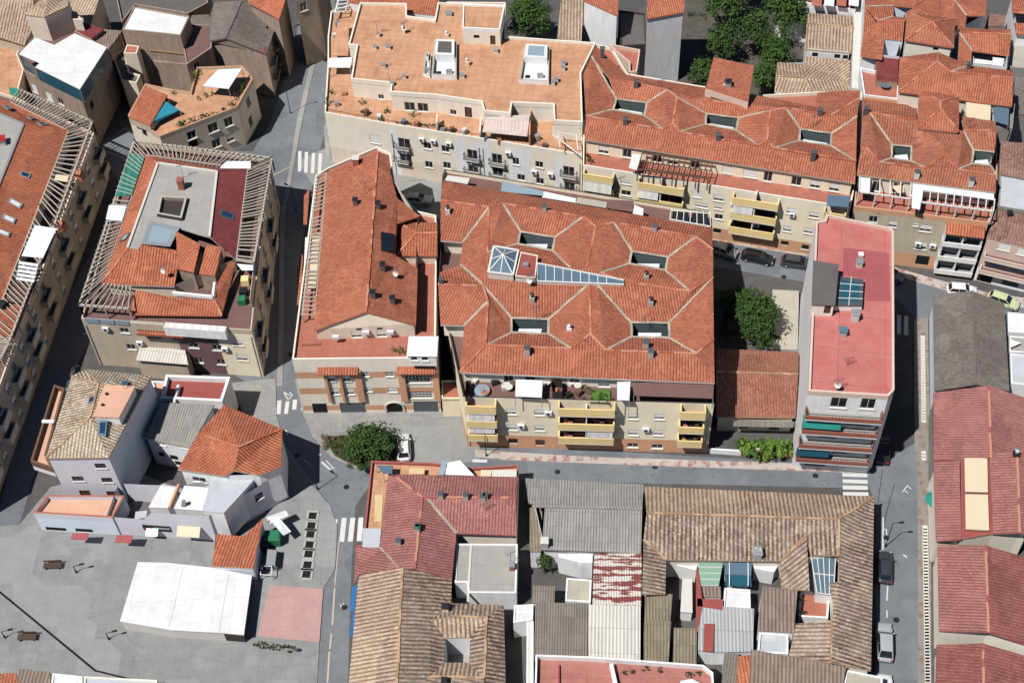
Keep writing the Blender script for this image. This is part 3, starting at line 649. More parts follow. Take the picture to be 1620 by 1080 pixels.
marks('road_marking', [stripe(1000, 22, 970, 60, .12), stripe(980, 50, 1000, 66, .12), stripe(1000, 30, 1016, 44, .12), stripe(975, 395, 995, 408, .2)])
R(12)
marks('zebra_crossing', [stripe(858, 70, 856, 185, .5), stripe(902, 75, 900, 192, .55)])
R(10)
marks('stop_line', [stripe(1340, 958, 1430, 960, .45)])
R(1)
marks('edge_line', [stripe(640, 920, 800, 985, .15), stripe(800, 985, 770, 1070, .1)], 'line_cream')
R(2)
marks('edge_line', [stripe(292, 660, 255, 930, .16), stripe(255, 930, 245, 1000, .16), stripe(240, 1010, 110, 1078, .14)], 'line_cream')
R(12)
mb = MB()
for k in range(31):
    p = P(1002+k*.2, 205+k*17, .125); mb.box(p-Vector((0, 0, .01)), .55, .55, .02, 'concrete_white', random.uniform(-.1, .1))
for k in range(3): p = P(1008, 910+k*18, .125); mb.box(p-Vector((0, 0, .01)), .55, .55, .02, 'concrete_white')
R(16)
for k in range(50): p = P(1092+k*.3, 250+k*17.2, .125); mb.box(p-Vector((0, 0, .01)), .6, .62, .02, 'concrete_white', random.uniform(-.08, .08))
struct('paving_strip', mb)
# ================================================================== red tiled block with four light wells
R(0)
def base(pts, z): return [P(x, y, z) for x, y in pts]
ter = L('733,632 800,631 884,634 1078,642 1129,641 1126,352 1120,340 704,272 700,283 693,450', 9.6)
mainb = bld('apartment_building', 'large red tiled apartment block with four light wells and a glass pyramid', ter, group=None)
# facade frame (front)
fa, fb = P(733, 632, 9.6), P(1129, 643, 9.6)
R(11)
W0 = [(x, y, 1.25, 1.15, 's') for x, y in ((35, 660), (40, 755), (205, 665), (207, 760), (780, 688), (940, 690), (778, 787), (932, 788), (420, 690), (580, 690), (420, 775), (580, 775), (1145, 710), (1140, 800))]
W0 += [(775, 865, 1.4, .9, 'd'), (925, 872, 1.4, .9, 'd'), (210, 848, 1.2, 1.2, 'D'), (45, 838, 1.2, 1., 'n')]
R(10)
W0 = [(None, None, 0, 0, 0)]*0+W0
pts = [fa, fb]+ter[5:9]+[ter[9]]
FR = facade(fa, fb, 1)
wl = []
R(11)
for w in W0:
    s, z = fpos(FR, w[0], w[1]); wl.append((None, s, w[2], w[3], w[4], z))
def px_walls(b, pts, z0, z1, mat, edge, lst, **k):
    d = {edge: lst}; return walls(b, pts, z0, z1, mat, d, **k)
px_walls(mainb, pts, 0, 9.3, 'cream', 0, W0, bands=[(2.6, 'brick_orange')])
for k, (x, y) in enumerate(((1575, 660), (1580, 758))): pass
flat(mainb, pts, 9.6, 'brown_flat', .55, .18, 'cream', name='roof_terrace', cmat='dark_wall')
# upper storey set back under the tiled roof
R(0)
up = L('728,586 1127,602 1126,395 1122,362 701,289 697,381 731,384 728,418 697,431 693,449 697,513 734,516', 12.1)
R(11)
walls(mainb, inset(up, .35), 9.6, 12.12, 'ivory', {0: [(420, 478, 1.3, 1.6, 'd'), (600, 495, 1.4, 1.2, 's'), (1000, 500, 1.4, 1.2, 's'), (20, 500, 1.2, 1.6, 'd'), (150, 490, 1.2, 1.6, 'd'), (820, 505, 1.2, 1.9, 'd')]}, name='upper_wall')
R(0)
Z, Hh, E = 13.6, 12.6, 12.1
MV = V(f'A700.8,286,{E} B1125.4,360,{E} C697,317,{Z} D773.4,328,{Z} F923,343,{Z} G942.6,359,{Z} H971,352,{Z} I1100.8,375,{Z} J1128,395,{Z-.15} L697,380.7,12.5 M731.9,383.3,12.5 N728,418.3,12.5 O695.6,431,12.5 P771,399,{Z} a823.3,366.5,{Hh} b877.8,375.6,{Hh} c873.9,396.3,{Hh} d819.4,386,{Hh} Q795.4,322.4,{Z} R928.3,422.2,{Z} S902.4,423.5,{Z} e999.6,397.6,{Hh} f1056.7,406.7,{Hh} g1052.8,427.4,{Hh} h995.7,417,{Hh} T950.4,431.3,{Z} U1091.7,461.1,{Z} V1128,437.8,{Z-.15} W933.5,447.5,{Z} X945.2,451.5,{Z} Y987,446,{Z} Z763,449.5,{Z} '
       f'1998.3,509.8,{Hh} 21058,510.6,{Hh} 31058.8,534.4,{Hh} 4999,532.6,{Hh} 5809,502.8,{Hh} 6867.9,505,{Hh} 7867.4,528,{Hh} 8809,526,{Hh} 9771.5,477,{Z} i768.2,546,{Z} j903.7,551.5,{Z} k934.3,528,{Z} l958.7,554,{Z} m1102,559.3,{Z} n1129.3,535.7,{Z-.15} o1130.6,605.7,{E} q727.5,589,{E} r734.5,515,12.5 s697,513.7,12.5 t693,449.5,{Z-.1} u755,452,{Z}')
mroof = roof(mainb, MV, 'ABIHGFQDC BJI CDML DPZNM NZutO tuZ9rs r9iq DQadP QFba FGRScb dcSP PSRWZ HIfe GHehTR hgUYT IJVUgf RTYXW 12VUYX W14lkX 43ml 2Vnm3 ZW65 WkjZ Z985 9i8 WkjX Wkj76 87ji ijklmoq mno'.replace('W14lkX', 'X14lkW').replace(' WkjZ', '').replace(' WkjX', '').replace('Z985 9i8', 'Z9i85'), 'tile_red', 'CD DQ QF FG GH HI IJ GR Wk ij jk kl lm mn VU tu PD 9i Z9 UY YT iq', 'ridge_red', 'aQ bF cS dP eH fI gU hT 1X 2V 3m 4l 5Z 6W 7j 8i MD NZ r9 ab bc cd da ef fg gh he 12 23 34 41 56 67 78 85', smat='concrete_white')
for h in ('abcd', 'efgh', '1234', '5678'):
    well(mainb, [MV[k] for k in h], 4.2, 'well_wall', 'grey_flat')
    c = sum((MV[k] for k in h), Vector())/4; awn(mroof, [c+Vector((x, y, -1.)) for x, y in ((-1.5, -.5), (1.3, -.6), (1.5, .3), (-1.4, .5))], 'sheet_white', .05, 'light_well_cover')
R(7)
for x, y in ((236, 440), (908, 560)): chim(mroof, x, y, 13.5, .55, .9, 'concrete', 'metal_grey')
for x, y, kd in ((162, 985, 'pipe'), (885, 1008, 'pipe'), (858, 850, 'pipe')): chim(mroof, x, y, 13.2, .6, .7, 'concrete', 'metal_dark', kind=kd)
R(11)
for x, y in ((132, 300), (885, 318), (855, 262)): chim(mroof, x, y, 13.5, .6, .85, 'concrete', 'metal_grey')
chim(mroof, 388, 166, 13.1, .6, .6, 'white_wall', 'metal_light', kind='pipe')
R(6)
chim(mroof, 1190, 452, 13.3, .6, .8, 'concrete_white', 'metal_dark', kind='pipe'); chim(mroof, 1152, 884, 13.4, .5, .8, 'metal_grey', 'metal_grey')
# stair tower with a glass pyramid, lift hut and wedge of glass
b0 = L('0,0', 0)
pyr = [P(x, y, 14.7) for x, y in ((1470, 655), (1620, 680), (1588, 830), (1436, 812))]
st = walls(mainb, pyr, 12.6, 14.7, 'concrete_white', name='stair_tower')
ctr = sum(pyr, Vector())/4+Vector((0, 0, 1.1)); g = MB(); fbm = MB()
for i in range(4):
    j = (i+1) % 4; a, c = pyr[i], pyr[j]
    tri3 = [a, c, ctr] if geometry.normal([a, c, ctr]).z > 0 else [c, a, ctr]
    g.poly(tri3, 'glass_blue'); fbm.beam(a+Vector((0, 0, .05)), ctr+Vector((0, 0, .05)), .13, .1, 'frame_white'); fbm.beam(a.lerp(c, .5)+Vector((0, 0, .05)), ctr+Vector((0, 0, .05)), .1, .1, 'frame_white'); fbm.beam(a+Vector((0, 0, .05)), c+Vector((0, 0, .05)), .22, .16, 'frame_white')
fo = fbm.build('glass_pyramid', st); g.build('pane', fo)
R(7)
hp = [P(x, y, 14.5) for x, y in ((92, 692), (196, 712), (182, 850), (58, 838))]
walls(mainb, hp, 12.6, 14.5, 'concrete_white', name='lift_hut'); flat(mainb, hp, 14.5, 'red_flat', .12, .12, 'ivory', name='lift_hut_roof')
p = P(122, 775, 14.5); mb = MB(); mb.box(p, .7, .6, .45, 'metal_light', .1); mb.build('air_conditioner', mainb)
wd = [P(x, y, z) for x, y, z in ((192, 758, 14.5), (722, 862, 13.9), (722, 888, 13.9), (192, 868, 14.1))]
mb = MB(); mb.poly([wd[0], wd[3], wd[2], wd[1]], 'glass_blue'); 
q = [Vector((p.x, p.y, 12.8)) for p in wd]
for i in range(4): j = (i+1) % 4; mb.poly([wd[i], wd[j], q[j], q[i]], 'concrete_white')
wo = mb.build('glass_wedge', mainb); fr = MB()
for k in range(9):
    t = [0, .1, .2, .3, .4, .5, .6, .7, .8][k]; a, c = wd[0].lerp(wd[1], t), wd[3].lerp(wd[2], t); fr.beam(a+Vector((0, 0, .05)), c+Vector((0, 0, .05)), .1, .1, 'frame_white')
for a, c in ((wd[0], wd[1]), (wd[3], wd[2])): fr.beam(a+Vector((0, 0, .05)), c+Vector((0, 0, .05)), .16, .12, 'frame_white')
fr.build('frame', wo)
# balconies: three stacks of yellow fronts
R(11)
sL = [fpos(FR, x, 622, 1.2)[0] for x in (320, 668, 1072, 1228)]
R(10); s0 = [fpos(FR, x, 610, 1.2)[0] for x in (1296, 1480)]
R(11)
for si, (a, c) in enumerate(((s0[0], s0[1]), (sL[0], sL[1]), (sL[2], sL[3]))):
    for k, z in enumerate((8.55, 5.75, 2.95)):
        o = balcony(mainb, FR, a, c, z, 1.25, 1.1 if k else 1.3, 'yellow_wall')
        if k:
            aa, d, n, _ = FR; m = MB(); m.prism([aa+d*(a+.15)+n*.004, aa+d*(c-.15)+n*.004, aa+d*(c-.15)+n*.05, aa+d*(a+.15)+n*.05], z+.03, z+2.2, 'glass_dark'); m.build('balcony_door', o)
            for q in range(3): m = MB(); e = aa+d*(a+.5+(c-a-1)*(q+.5)/3)+n*.5+Vector((0, 0, z)); m.box(e, .5, .4, .6+.2*q, ('clay', 'metal_dark', 'timber')[q], .2); m.build('balcony_clutter', o)
        if si == 1: 
            aa, d, n, _ = FR; m = MB(); m.prism([aa+d*((a+c)/2-.07)+n*.01, aa+d*((a+c)/2+.07)+n*.01, aa+d*((a+c)/2+.07)+n*1.1, aa+d*((a+c)/2-.07)+n*1.1], z, min(z+2.2, 9.4), 'ivory'); m.build('divider', o)
aa, d, n, _ = FR
def bl(s0_, s1_, z0, z1, m): return blind(mainb, FR, s0_, s1_, z0, z1, 1.12, 1.22, m)
bl(s0[0]+.2, s0[1]-.2, 6.95, 8.2, 'canopy_white'); bl((sL[0]+sL[1])/2+.15, sL[1]-.15, 4.15, 5.3, 'canopy_white'); bl(s0[0]+.2, s0[1]-.3, 4.5, 5.4, 'canopy_white')
# things on the south terrace (fixtures)
R(11)
def tpoly(pp, z): return [P(x, y, z) for x, y in pp]
awn(mainb, tpoly(((62, 462), (226, 468), (220, 572), (58, 565)), 11.6), 'sheet_white', .1, 'terrace_canopy', 1, 9.6)
awn(mainb, tpoly(((680, 478), (762, 476), (754, 590), (680, 588)), 11.7), 'sheet_white', .1, 'terrace_canopy', 1, 9.6)
awn(mainb, tpoly(((770, 480), (1270, 490), (1266, 578), (782, 560)), 11.6), 'brown_flat', .1, 'terrace_canopy', 1, 9.6)
walls(mainb, tpoly(((280, 470), (345, 470), (345, 535), (285, 535)), 11.), 9.6, 11., 'dark_wall', name='terrace_store')
mb = MB(); gp = tpoly(((520, 525), (640, 525), (635, 605), (515, 600)), 9.9); mb.prism(gp, 9.6, 9.9, 'timber', 'grass_green'); go = mb.build('roof_lawn', mainb)
for k in range(5): bush(mainb, gp[0].lerp(gp[2], k/4)+Vector((random.uniform(-.8, .8), 0, 0)), .5, .7, 60, 'leaf_mid', .2, seed=k)
for k in range(6): bush(mainb, FR[0]+FR[1]*(sL[0]+.5+k*1.2)-FR[2]*.5+Vector((0, 0, 9.6)), .25, .7, 40, 'leaf_dark', .18, seed=30+k)
bush(mainb, FR[0]+FR[1]*(sL[3]-1)-FR[2]*.6+Vector((0, 0, 9.6)), .6, 1.2, 90, 'leaf_mid', .2, seed=40)
R(10)
walls(mainb, tpoly(((1300, 470), (1330, 470), (1325, 570), (1295, 570)), 10.8), 9.6, 10.8, 'dark_wall', name='terrace_screen')
R(11)
for k in range(14):
    x = 300+k*66+((k*37) % 20)
    if 500 < x < 700 or x > 760: continue
    p = P(x, 540+((k*29) % 40), 9.6); m = MB(); m.box(p, .7, .6, .5+.2*(k % 3), ('clay', 'metal_dark', 'timber', 'concrete_white')[k % 4], k*.4); m.build('terrace_box', mainb)
for x, y in ((400, 500), (440, 520), (20, 530), (250, 500)): p = P(x, y, 9.6); m = MB(); m.tube(p, p+Vector((0, 0, .7)), .05, .05, 'iron'); m.tube(p+Vector((0, 0, .7)), p+Vector((0, 0, .75)), .5, .5, 'concrete_white', 12); m.build('terrace_table', mainb)
R(10)
for x, y, mt in ((1360, 480, 'concrete_white'), (1400, 540, 'metal_light'), (1420, 560, 'clay'), (1480, 490, 'metal_dark'), (1540, 520, 'concrete_white'), (1590, 500, 'timber')): p = P(x, y, 9.6); m = MB(); m.box(p, .9, .6, .6, mt, x*.1); m.build('terrace_box', mainb)
p = P(1400, 545, 9.6); m = MB(); m.tube(p, p+Vector((0, 0, .55)), .95, .95, 'glass_pale', 16); m.build('round_pool', mainb)
# north terrace canopies
R(7)
for q, m, z in (((( -20, 255), (228, 318), (225, 345), (-30, 320)), 'glass_pale', 11.4), (((228, 318), (430, 362), (425, 388), (222, 355)), 'sheet_white', 11.3), (((440, 355), (620, 385), (612, 420), (428, 390)), 'beige_flat', 11.3), (((630, 368), (778, 378), (775, 445), (618, 420)), 'brown_flat', 11.3), (((785, 400), (842, 425), (838, 466), (776, 455)), 'sheet_white', 11.5)):
    awn(mainb, tpoly(q, z), m, .08, 'terrace_canopy', 1, 9.6)
A_, B_, C_, D_ = tpoly(((1010, 436), (1245, 455), (1250, 535), (1000, 490)), 11.4); pergola(mainb, A_, B_, C_, D_, 6, 'frame_white', .1, .12, 2, 9.6, .14)
for k in range(2): awn(mainb, [A_.lerp(B_, .05+k*.5), A_.lerp(B_, .45+k*.5), D_.lerp(C_, .45+k*.5), D_.lerp(C_, .05+k*.5)], 'metal_dark', .04, 'pergola_shade')
R(6)
A_, B_, C_, D_ = tpoly(((1190, 222), (1325, 238), (1310, 275), (1170, 250)), 11.4); awn(mainb, [A_, B_, C_, D_], 'concrete_white', .08, 'terrace_canopy', 1, 9.6)

# ================================================================== long gabled red block west of it
R(6)
out = [P(x, y, 10.6) for x, y in ((243, 1358), (1115, 1350), (1122, 800), (1120, 480), (1010, 455), (872, 310), (840, 100), (760, 62), (460, 190), (385, 238))]
abl = bld('apartment_building', 'long red gabled apartment block with brick and cream front between the two streets', out)
R(10)
AW = [(475, 455, 1.1, 1.25, 's'), (570, 455, 1.1, 1.25, 's'), (500, 537, 1.1, 1.25, 's'), (592, 537, 1.1, 1.25, 's'), (678, 432, 1.3, .9, 'm'), (835, 432, 1.1, .9, 'm'), (697, 525, 1.3, .9, 's'), (853, 527, 1.2, .9, 's'), (1005, 462, 3.2, 1.5, 'm'), (1020, 557, 3.2, 1.4, 'm'), (615, 652, 3.4, 2.2, 'G'), (1060, 648, 3.3, 2.4, 'G'), (870, 660, 2., 2.1, 'n'), (706, 608, .9, .6, 'n'), (410, 640, 1.9, 2.1, 'n')]
walls(abl, out, 0, 10.3, 'ivory', {0: AW}, [(.7, 'ivory'), (1.7, 'brick_orange'), (4.1, 'ivory'), (5.3, 'brick_orange'), (7.3, 'ivory'), (8.5, 'brick_orange')])
flat(abl, out, 10.6, 'terracotta_red', .5, .2, 'ivory', name='roof_terrace')
AF = facade(out[0], out[1], 1 if True else -1)
a_, d_, n_, l_ = AF
mb = MB()
ap = fpos(AF, 870, 660); cc = a_+d_*ap[0]+Vector((0, 0, 0)); arch = MB()
for k in range(12):
    t0, t1 = math.pi*k/12, math.pi*(k+1)/12
    p0, p1 = [cc+d_*(1.2*math.cos(t))+Vector((0, 0, 1.3+1.1*math.sin(t)))+n_*.06 for t in (t0, t1)]; arch.beam(p0, p1, .26, .16, 'concrete_white')
for s in (-1, 1): arch.beam(cc+d_*1.2*s+n_*.06, cc+d_*1.2*s+n_*.06+Vector((0, 0, 1.35)), .26, .16, 'concrete_white')
arch.build('arch', abl)
for x0, x1, y, z in ((390, 636, 405, 9.), (875, 1110, 400, 9.)):
    sa, sb = fpos(AF, x0, y, .6)[0], fpos(AF, x1, y, .6)[0]
    q = [a_+d_*sa+n_*.005+Vector((0, 0, z+.5)), a_+d_*sb+n_*.005+Vector((0, 0, z+.5)), a_+d_*sb+n_*.9+Vector((0, 0, z+.05)), a_+d_*sa+n_*.9+Vector((0, 0, z+.05))]
    awn(abl, q, 'tile_red', .12, 'tiled_canopy')
    # bay under the canopy
    m = MB(); zz = 2.6 if x0 < 500 else 3.0
for xa, xb in ((430, 448), (520, 536), (618, 660)):
    sa, sb = fpos(AF, xa, 440, .3)[0], fpos(AF, xb, 440, .3)[0]; m = MB(); m.prism([a_+d_*sa+n_*.004, a_+d_*sb+n_*.004, a_+d_*sb+n_*.35, a_+d_*sa+n_*.35], 2.8, 8.95, 'brick_orange', None, True); m.build('brick_pier', abl)
for xa, xb in ((885, 925), (1095, 1130)):
    sa, sb = fpos(AF, xa, 440, .3)[0], fpos(AF, xb, 440, .3)[0]; m = MB(); m.prism([a_+d_*sa+n_*.004, a_+d_*sb+n_*.004, a_+d_*sb+n_*.35, a_+d_*sa+n_*.35], 2.8, 8.95, 'brick_orange', None, True); m.build('brick_pier', abl)
R(6)
AV = V('A455,205,12.6 B383,1080,12.6 C762,78,15.2 D700,1050,15.2 E832,100,14.5 F838,195,14.4 G880,360,14 H1020,470,13.1 I1005,790,13.1 J1000,985,13.1 K880,515,13.7 L870,710,13.7')
R(10); AV.update(V('b370,165,12.6 d692,50,15.2 j995,128,13.1'))
aro = roof(abl, AV, 'ACdb CEFGHKLIJjd', 'tile_red', 'Cd', val='', smat='ridge_red')
R(6)
# gable wall under the roof
G0 = [AV['b']+Vector((.3, .25, 0)), AV['j']+Vector((-.3, .25, 0))]
body = [AV['b'], AV['j'], AV['I'], AV['H'], AV['F'], AV['E'], AV['C'], AV['A']]
ib = inset(body, .3)
R(10)
walls(abl, ib, 10.6, [12.45, 12.9, 12.9, 12.9, 14.2, 14.3, 12.5, 12.5], 'beige', {0: [(640, 228, 1.3, 1.2, 's'), (793, 228, 1.2, 1.2, 's'), (640, 112, .7, .45, 'n'), (768, 112, .7, .45, 'n')]}, name='gable_wall')
gm = MB(); pk = AV['d']+Vector((0, .3, -.12)); gm.poly([Vector((ib[0].x, ib[0].y, 12.44)), Vector((ib[1].x, ib[1].y, 12.85)), pk], 'beige'); gm.build('gable', abl)
gn = MB(); gn.poly([AV['A']+Vector((.2, -.3, -.1)), AV['E']+Vector((-.2, -.3, -.1)), AV['C']+Vector((0, -.3, -.1))][::-1], 'beige'); gn.build('gable', abl)
for x, y in ((690, 172), (838, 170), (505, 200)):
    p = P(x, y, 11.9); mb = MB(); mb.box(p-Vector((0, .1, .3)), .85, .4, .5, 'sheet_white'); mb.build('air_conditioner', abl)
R(6)
for x, y, k in ((632, 152, 0), (628, 398, 1), (765, 418, 1), (795, 790, 1), (735, 960, 1), (855, 995, 1)):
    fz = onroof(AV['A'], AV['C'], AV['d']) if x < 730 else onroof(AV['C'], AV['d'], AV['j']); z = fz(x, y).z
    chim(aro, x, y, z, .6 if k else .8, .8 if k else 1.1, 'brick_red' if not k else 'metal_grey', 'concrete_white' if not k else 'metal_dark', kind='flat' if not k else 'hood')
# small light well and hipped stair block on the east slope
HV = V('A890,510,12.4 B1125,508,12.4 C1126,712,12.4 D875,708,12.4 E1000,575,13.5 F1126,572,13.5')
walls(abl, inset([HV[k] for k in 'ABCD'], .25), 10.6, 12.35, 'beige', name='stair_block'); roof(abl, HV, 'ABFE DEFC AED', 'tile_orange', 'AE ED EF', name='stair_roof')
fz = onroof(AV['C'], AV['d'], AV['j']); well_pts = [fz(x, y, .06) for x, y in ((782, 566), (868, 584), (858, 694), (782, 682))]
mb = MB(); mb.poly(well_pts[::-1] if geometry.normal(well_pts).z < 0 else well_pts, 'glass_dark'); mb.build('roof_window', abl)
R(10)
wb = [P(x, y, 12.6) for x, y in ((958, 205), (1125, 205), (1116, 318), (945, 315))]
walls(abl, wb, 10.6, 12.5, 'white_wall', {2: [(985, 335, .8, .9, 'd'), (1018, 335, .8, .9, 'd'), (1050, 335, .8, .9, 'd'), (1085, 335, .8, .9, 'd')]}, name='terrace_room'); awn(abl, inset(wb, -.15), 'sheet_white', .1, 'terrace_room_roof')
for k in range(7): bush(abl, P(860+k*13, 290+(k % 3)*10, 10.6), .3, .8, 40, 'leaf_mid', .18, seed=60+k)
mb = MB(); mb.beam(P(300, 255, 10.6)+Vector((0, 0, .1)), P(410, 250, 10.6)+Vector((0, 0, .1)), .3, .2, 'brick_red'); mb.build('bench', abl)
# west pergola ladder and tiled canopies over the west bays
R(6)
A_, B_ = P(392, 238, 12.), P(302, 1075, 12.); D_, C_ = P(450, 212, 12.4), P(378, 1078, 12.4)
pergola(abl, A_, B_, C_, D_, 34, 'pergola_white', .12, .14, 6, 10.6, .2)
for q in (((312, 345), (345, 300), (330, 520), (308, 520)), ((268, 1010), (300, 700), (305, 715), (290, 1010))):
    pts = [P(x, y, z) for (x, y), z in zip(q, (9.6, 10.1, 10.1, 9.6))]; awn(abl, pts, 'tile_red', .12, 'tiled_canopy')
awn(abl, [P(x, y, 10.9) for x, y in ((320, 600), (352, 595), (350, 720), (312, 770))], 'sheet_white', .08, 'awning')
awn(abl, [P(x, y, 11.9) for x, y in ((365, 590), (412, 575), (385, 900), (335, 930))], 'cream_cloth', .05, 'awning')
# white gap wall and the passage gate to the block next door
gp = [P(x, y, 0) for x, y in ((0, 0),)]
R(10)
gate = [P(1165, 690, 0), P(1290, 690, 0)]
gt = thing('gatehouse', 'low cream gateway with a dark garage opening between the two red roofed blocks', 'gateway', (gate[0]+gate[1])/2)
gq = [gate[0], gate[1], gate[1]+Vector((0, 3, 0)), gate[0]+Vector((0, 3, 0))]
walls(gt, gq, 0, 3.6, 'cream', {0: [(1230, 645, 2.3, 2.5, 'n')]}); flat(gt, gq, 3.6, 'terracotta_red', .25, .15, 'cream')
# ================================================================== pink flat-roofed tower
def pts_(s, z): return [P(*map(float, q.split(',')), z) for q in s.split()]
R(0)
tp = pts_('1278,622 1405,630 1414,620 1413,368 1408,364 1307,342 1304,352 1290,354', 15)
tb = bld('apartment_tower', 'tall white block with a pink painted flat roof and stacked balconies facing the road corner', tp)
R(12)
TW = [(330, 605, 1.5, 2., 'd'), (490, 605, 1.9, 1.9, 'd'), (670, 605, 1.7, 1.9, 'd'), (560, 705, 1.2, 1.9, 'd'), (645, 712, 1.7, 1.9, 's'), (290, 785, 1.5, 1.9, 'b'), (430, 785, 1.9, 1.9, 'd'), (610, 792, 1.6, 1.9, 'd'), (505, 790, 1.2, 1.9, 'S'), (500, 878, 1.6, 1.9, 's'), (590, 878, 1.8, 1.9, 'd'), (350, 950, 2.4, 2.3, 'S'), (430, 955, 1.3, 2.2, 'D'), (255, 950, 1.6, 2.3, 'n'), (580, 965, 3., 2., 'G')]
TWe = [(280, 40, .35, .5, 'n')]
R(12)
walls(tb, tp, 0, 14.75, 'white_wall', {0: TW})
flat(tb, tp, 15, 'pink_flat', .45, .28, 'pinkish_wall')
R(8)
rq = [P(x, y, 15.006) for x, y in ((517, 662), (797, 695), (804, 992), (655, 985), (648, 850), (512, 832))]
mb = MB(); mb.poly(rq if geometry.normal(rq).z > 0 else rq[::-1], 'rose_flat', rq[3]-rq[2]); mb.build('painted_patch', tb)
h1 = [P(x, y, 17.2) for x, y in ((340, 745), (485, 767), (462, 1010), (330, 1005))]
walls(tb, h1, 15.02, 17.1, 'ivory', {2: [(420, 1040, .8, 1.5, 'D')]}, name='stair_hut'); awn(tb, inset(h1, -.12), 'dark_flat', .14, 'stair_hut_roof')
g1 = [P(x, y, 15.8) for x, y in ((490, 842), (640, 858), (632, 1022), (465, 1020))]
walls(tb, g1, 15.02, 15.75, 'white_wall', name='skylight_kerb'); skylight(tb, g1, 'glass_teal', 'metal_grey', .15)
fr = MB()
for k in range(1, 4): fr.beam(g1[0].lerp(g1[3], k/4)+Vector((0, 0, .2)), g1[1].lerp(g1[2], k/4)+Vector((0, 0, .2)), .08, .06, 'frame_white')
fr.beam(g1[0].lerp(g1[1], .5)+Vector((0, 0, .2)), g1[3].lerp(g1[2], .5)+Vector((0, 0, .2)), .08, .06, 'frame_white'); fr.build('skylight_frame', tb)
chim(tb, 612, 775, 15, .7, .8, 'concrete_white', 'metal_light', kind='flat'); chim(tb, 622, 716, 15, .55, .4, 'concrete_white', 'white_paint', kind='flat')
R(12); chim(tb, 512, 190, 15, .8, .9, 'concrete', 'tank_blue', kind='flat'); chim(tb, 585, 100, 15, .8, 1.2, 'concrete_white', 'metal_light', kind='hood')
TF = facade(tp[0], tp[1], 1)
for k, (z, xa, xb) in enumerate(((11.7, 268, 775), (8.9, 248, 745), (6.05, 226, 718), (3.2, 205, 690))):
    sa, sb = max(.05, fpos(TF, xa, 655+k*90, 1.3)[0]), min(TF[3]+.2, fpos(TF, xb, 655+k*90, 1.3)[0])
    o = balcony(tb, TF, sa, sb, z, 1.3, .6, 'brick_red', 'grey_flat', None, 'white_wall')
    a, d, n, _ = TF; r = MB(); up = Vector((0, 0, z+1.05)); q = [a+d*(sa+.06)+n*.05, a+d*(sa+.06)+n*1.24, a+d*(sb-.06)+n*1.24, a+d*(sb-.06)+n*.05]
    for i in range(3): r.beam(q[i]+up, q[i+1]+up, .06, .06, 'iron')
    for i in range(24): e = q[1].lerp(q[2], i/23); r.beam(e+Vector((0, 0, z+.6)), e+up, .03, .03, 'iron')
    r.build('railing', o)
R(12)
sa, sb = fpos(TF, 275, 700, 1.)[0], fpos(TF, 515, 700, 1.)[0]
blind(tb, TF, sa, sb, 10.0, 11.3, .3, 1.25, 'teal_cloth'); blind(tb, TF, sa, sb-.6, 4.4, 5.7, .9, 1.2, 'glass_teal', 'glazed_screen')
# ================================================================== low brown-tiled house with its front yard and hedge
R(0)
lo = pts_('1133,659 1258,660 1263,557 1134,550', 3.3)
lb = bld('house', 'low house with mottled brown tiles between the red roofed block and the pink tower', lo)
walls(lb, inset(lo, .3), 0, 3.25, 'cream', {0: [(1175, 672, 1.3, 1.1, 'b'), (1225, 675, 1.3, 1.1, 'b')]})
LV = V('A1133,659,3.3 B1258.5,660,3.3 C1263.5,557,3.3 D1134,551,3.3 E1133,588,4.4 F1263,592,4.4'); roof(lb, LV, 'ABFE EFCD', 'tile_brown', 'EF', 'ridge_tan')
awn(lb, [P(1160, 664, 2.9), P(1256, 666, 2.9), P(1255, 676, 2.75), P(1160, 674, 2.75)], 'corr_dark', .06, 'porch_roof')
fw_ = thing('garden_wall', 'low brick and stucco garden wall with a gate in front of the brown tiled house', 'wall', P(1190, 725, 0))
mb = MB(); a, c = P(1120, 716, 0), P(1250, 724, 0); mb.beam(a+Vector((0, 0, .45)), a.lerp(c, .42)+Vector((0, 0, .45)), .22, .9, 'white_wall'); mb.build('wall_panel', fw_)
mb = MB(); mb.beam(a.lerp(c, .62)+Vector((0, 0, .45)), c+Vector((0, 0, .45)), .22, .9, 'brick_red'); mb.build('wall_panel', fw_)
for t in (.42, .6):
    mb = MB(); p = a.lerp(c, t); mb.box(p, .5, .4, 1.3, 'brick_red'); mb.box(p+Vector((0, 0, 1.3)), .6, .5, .1, 'concrete'); mb.build('pier', fw_)
mb = MB()
for k in range(7): e = a.lerp(c, .45+k*.022); mb.beam(e+Vector((0, 0, .1)), e+Vector((0, 0, 1.1)), .04, .04, 'iron')
mb.beam(a.lerp(c, .44)+Vector((0, 0, 1.05)), a.lerp(c, .59)+Vector((0, 0, 1.05)), .06, .06, 'iron'); mb.build('gate', fw_)
hd = thing('hedge', 'bright green leafy hedge behind the low garden wall beside the pink tower', 'hedge', P(1210, 712, 0)); mb = MB()
for k in range(14): leaves(mb, P(1173+k*5.8, 706+k*.5, 1.2), 1., 1.7, 1.2, 420, .32, 'leaf_bright' if k % 3 else 'leaf_mid', 6, 200+k, -.6)
mb.build('foliage', hd)
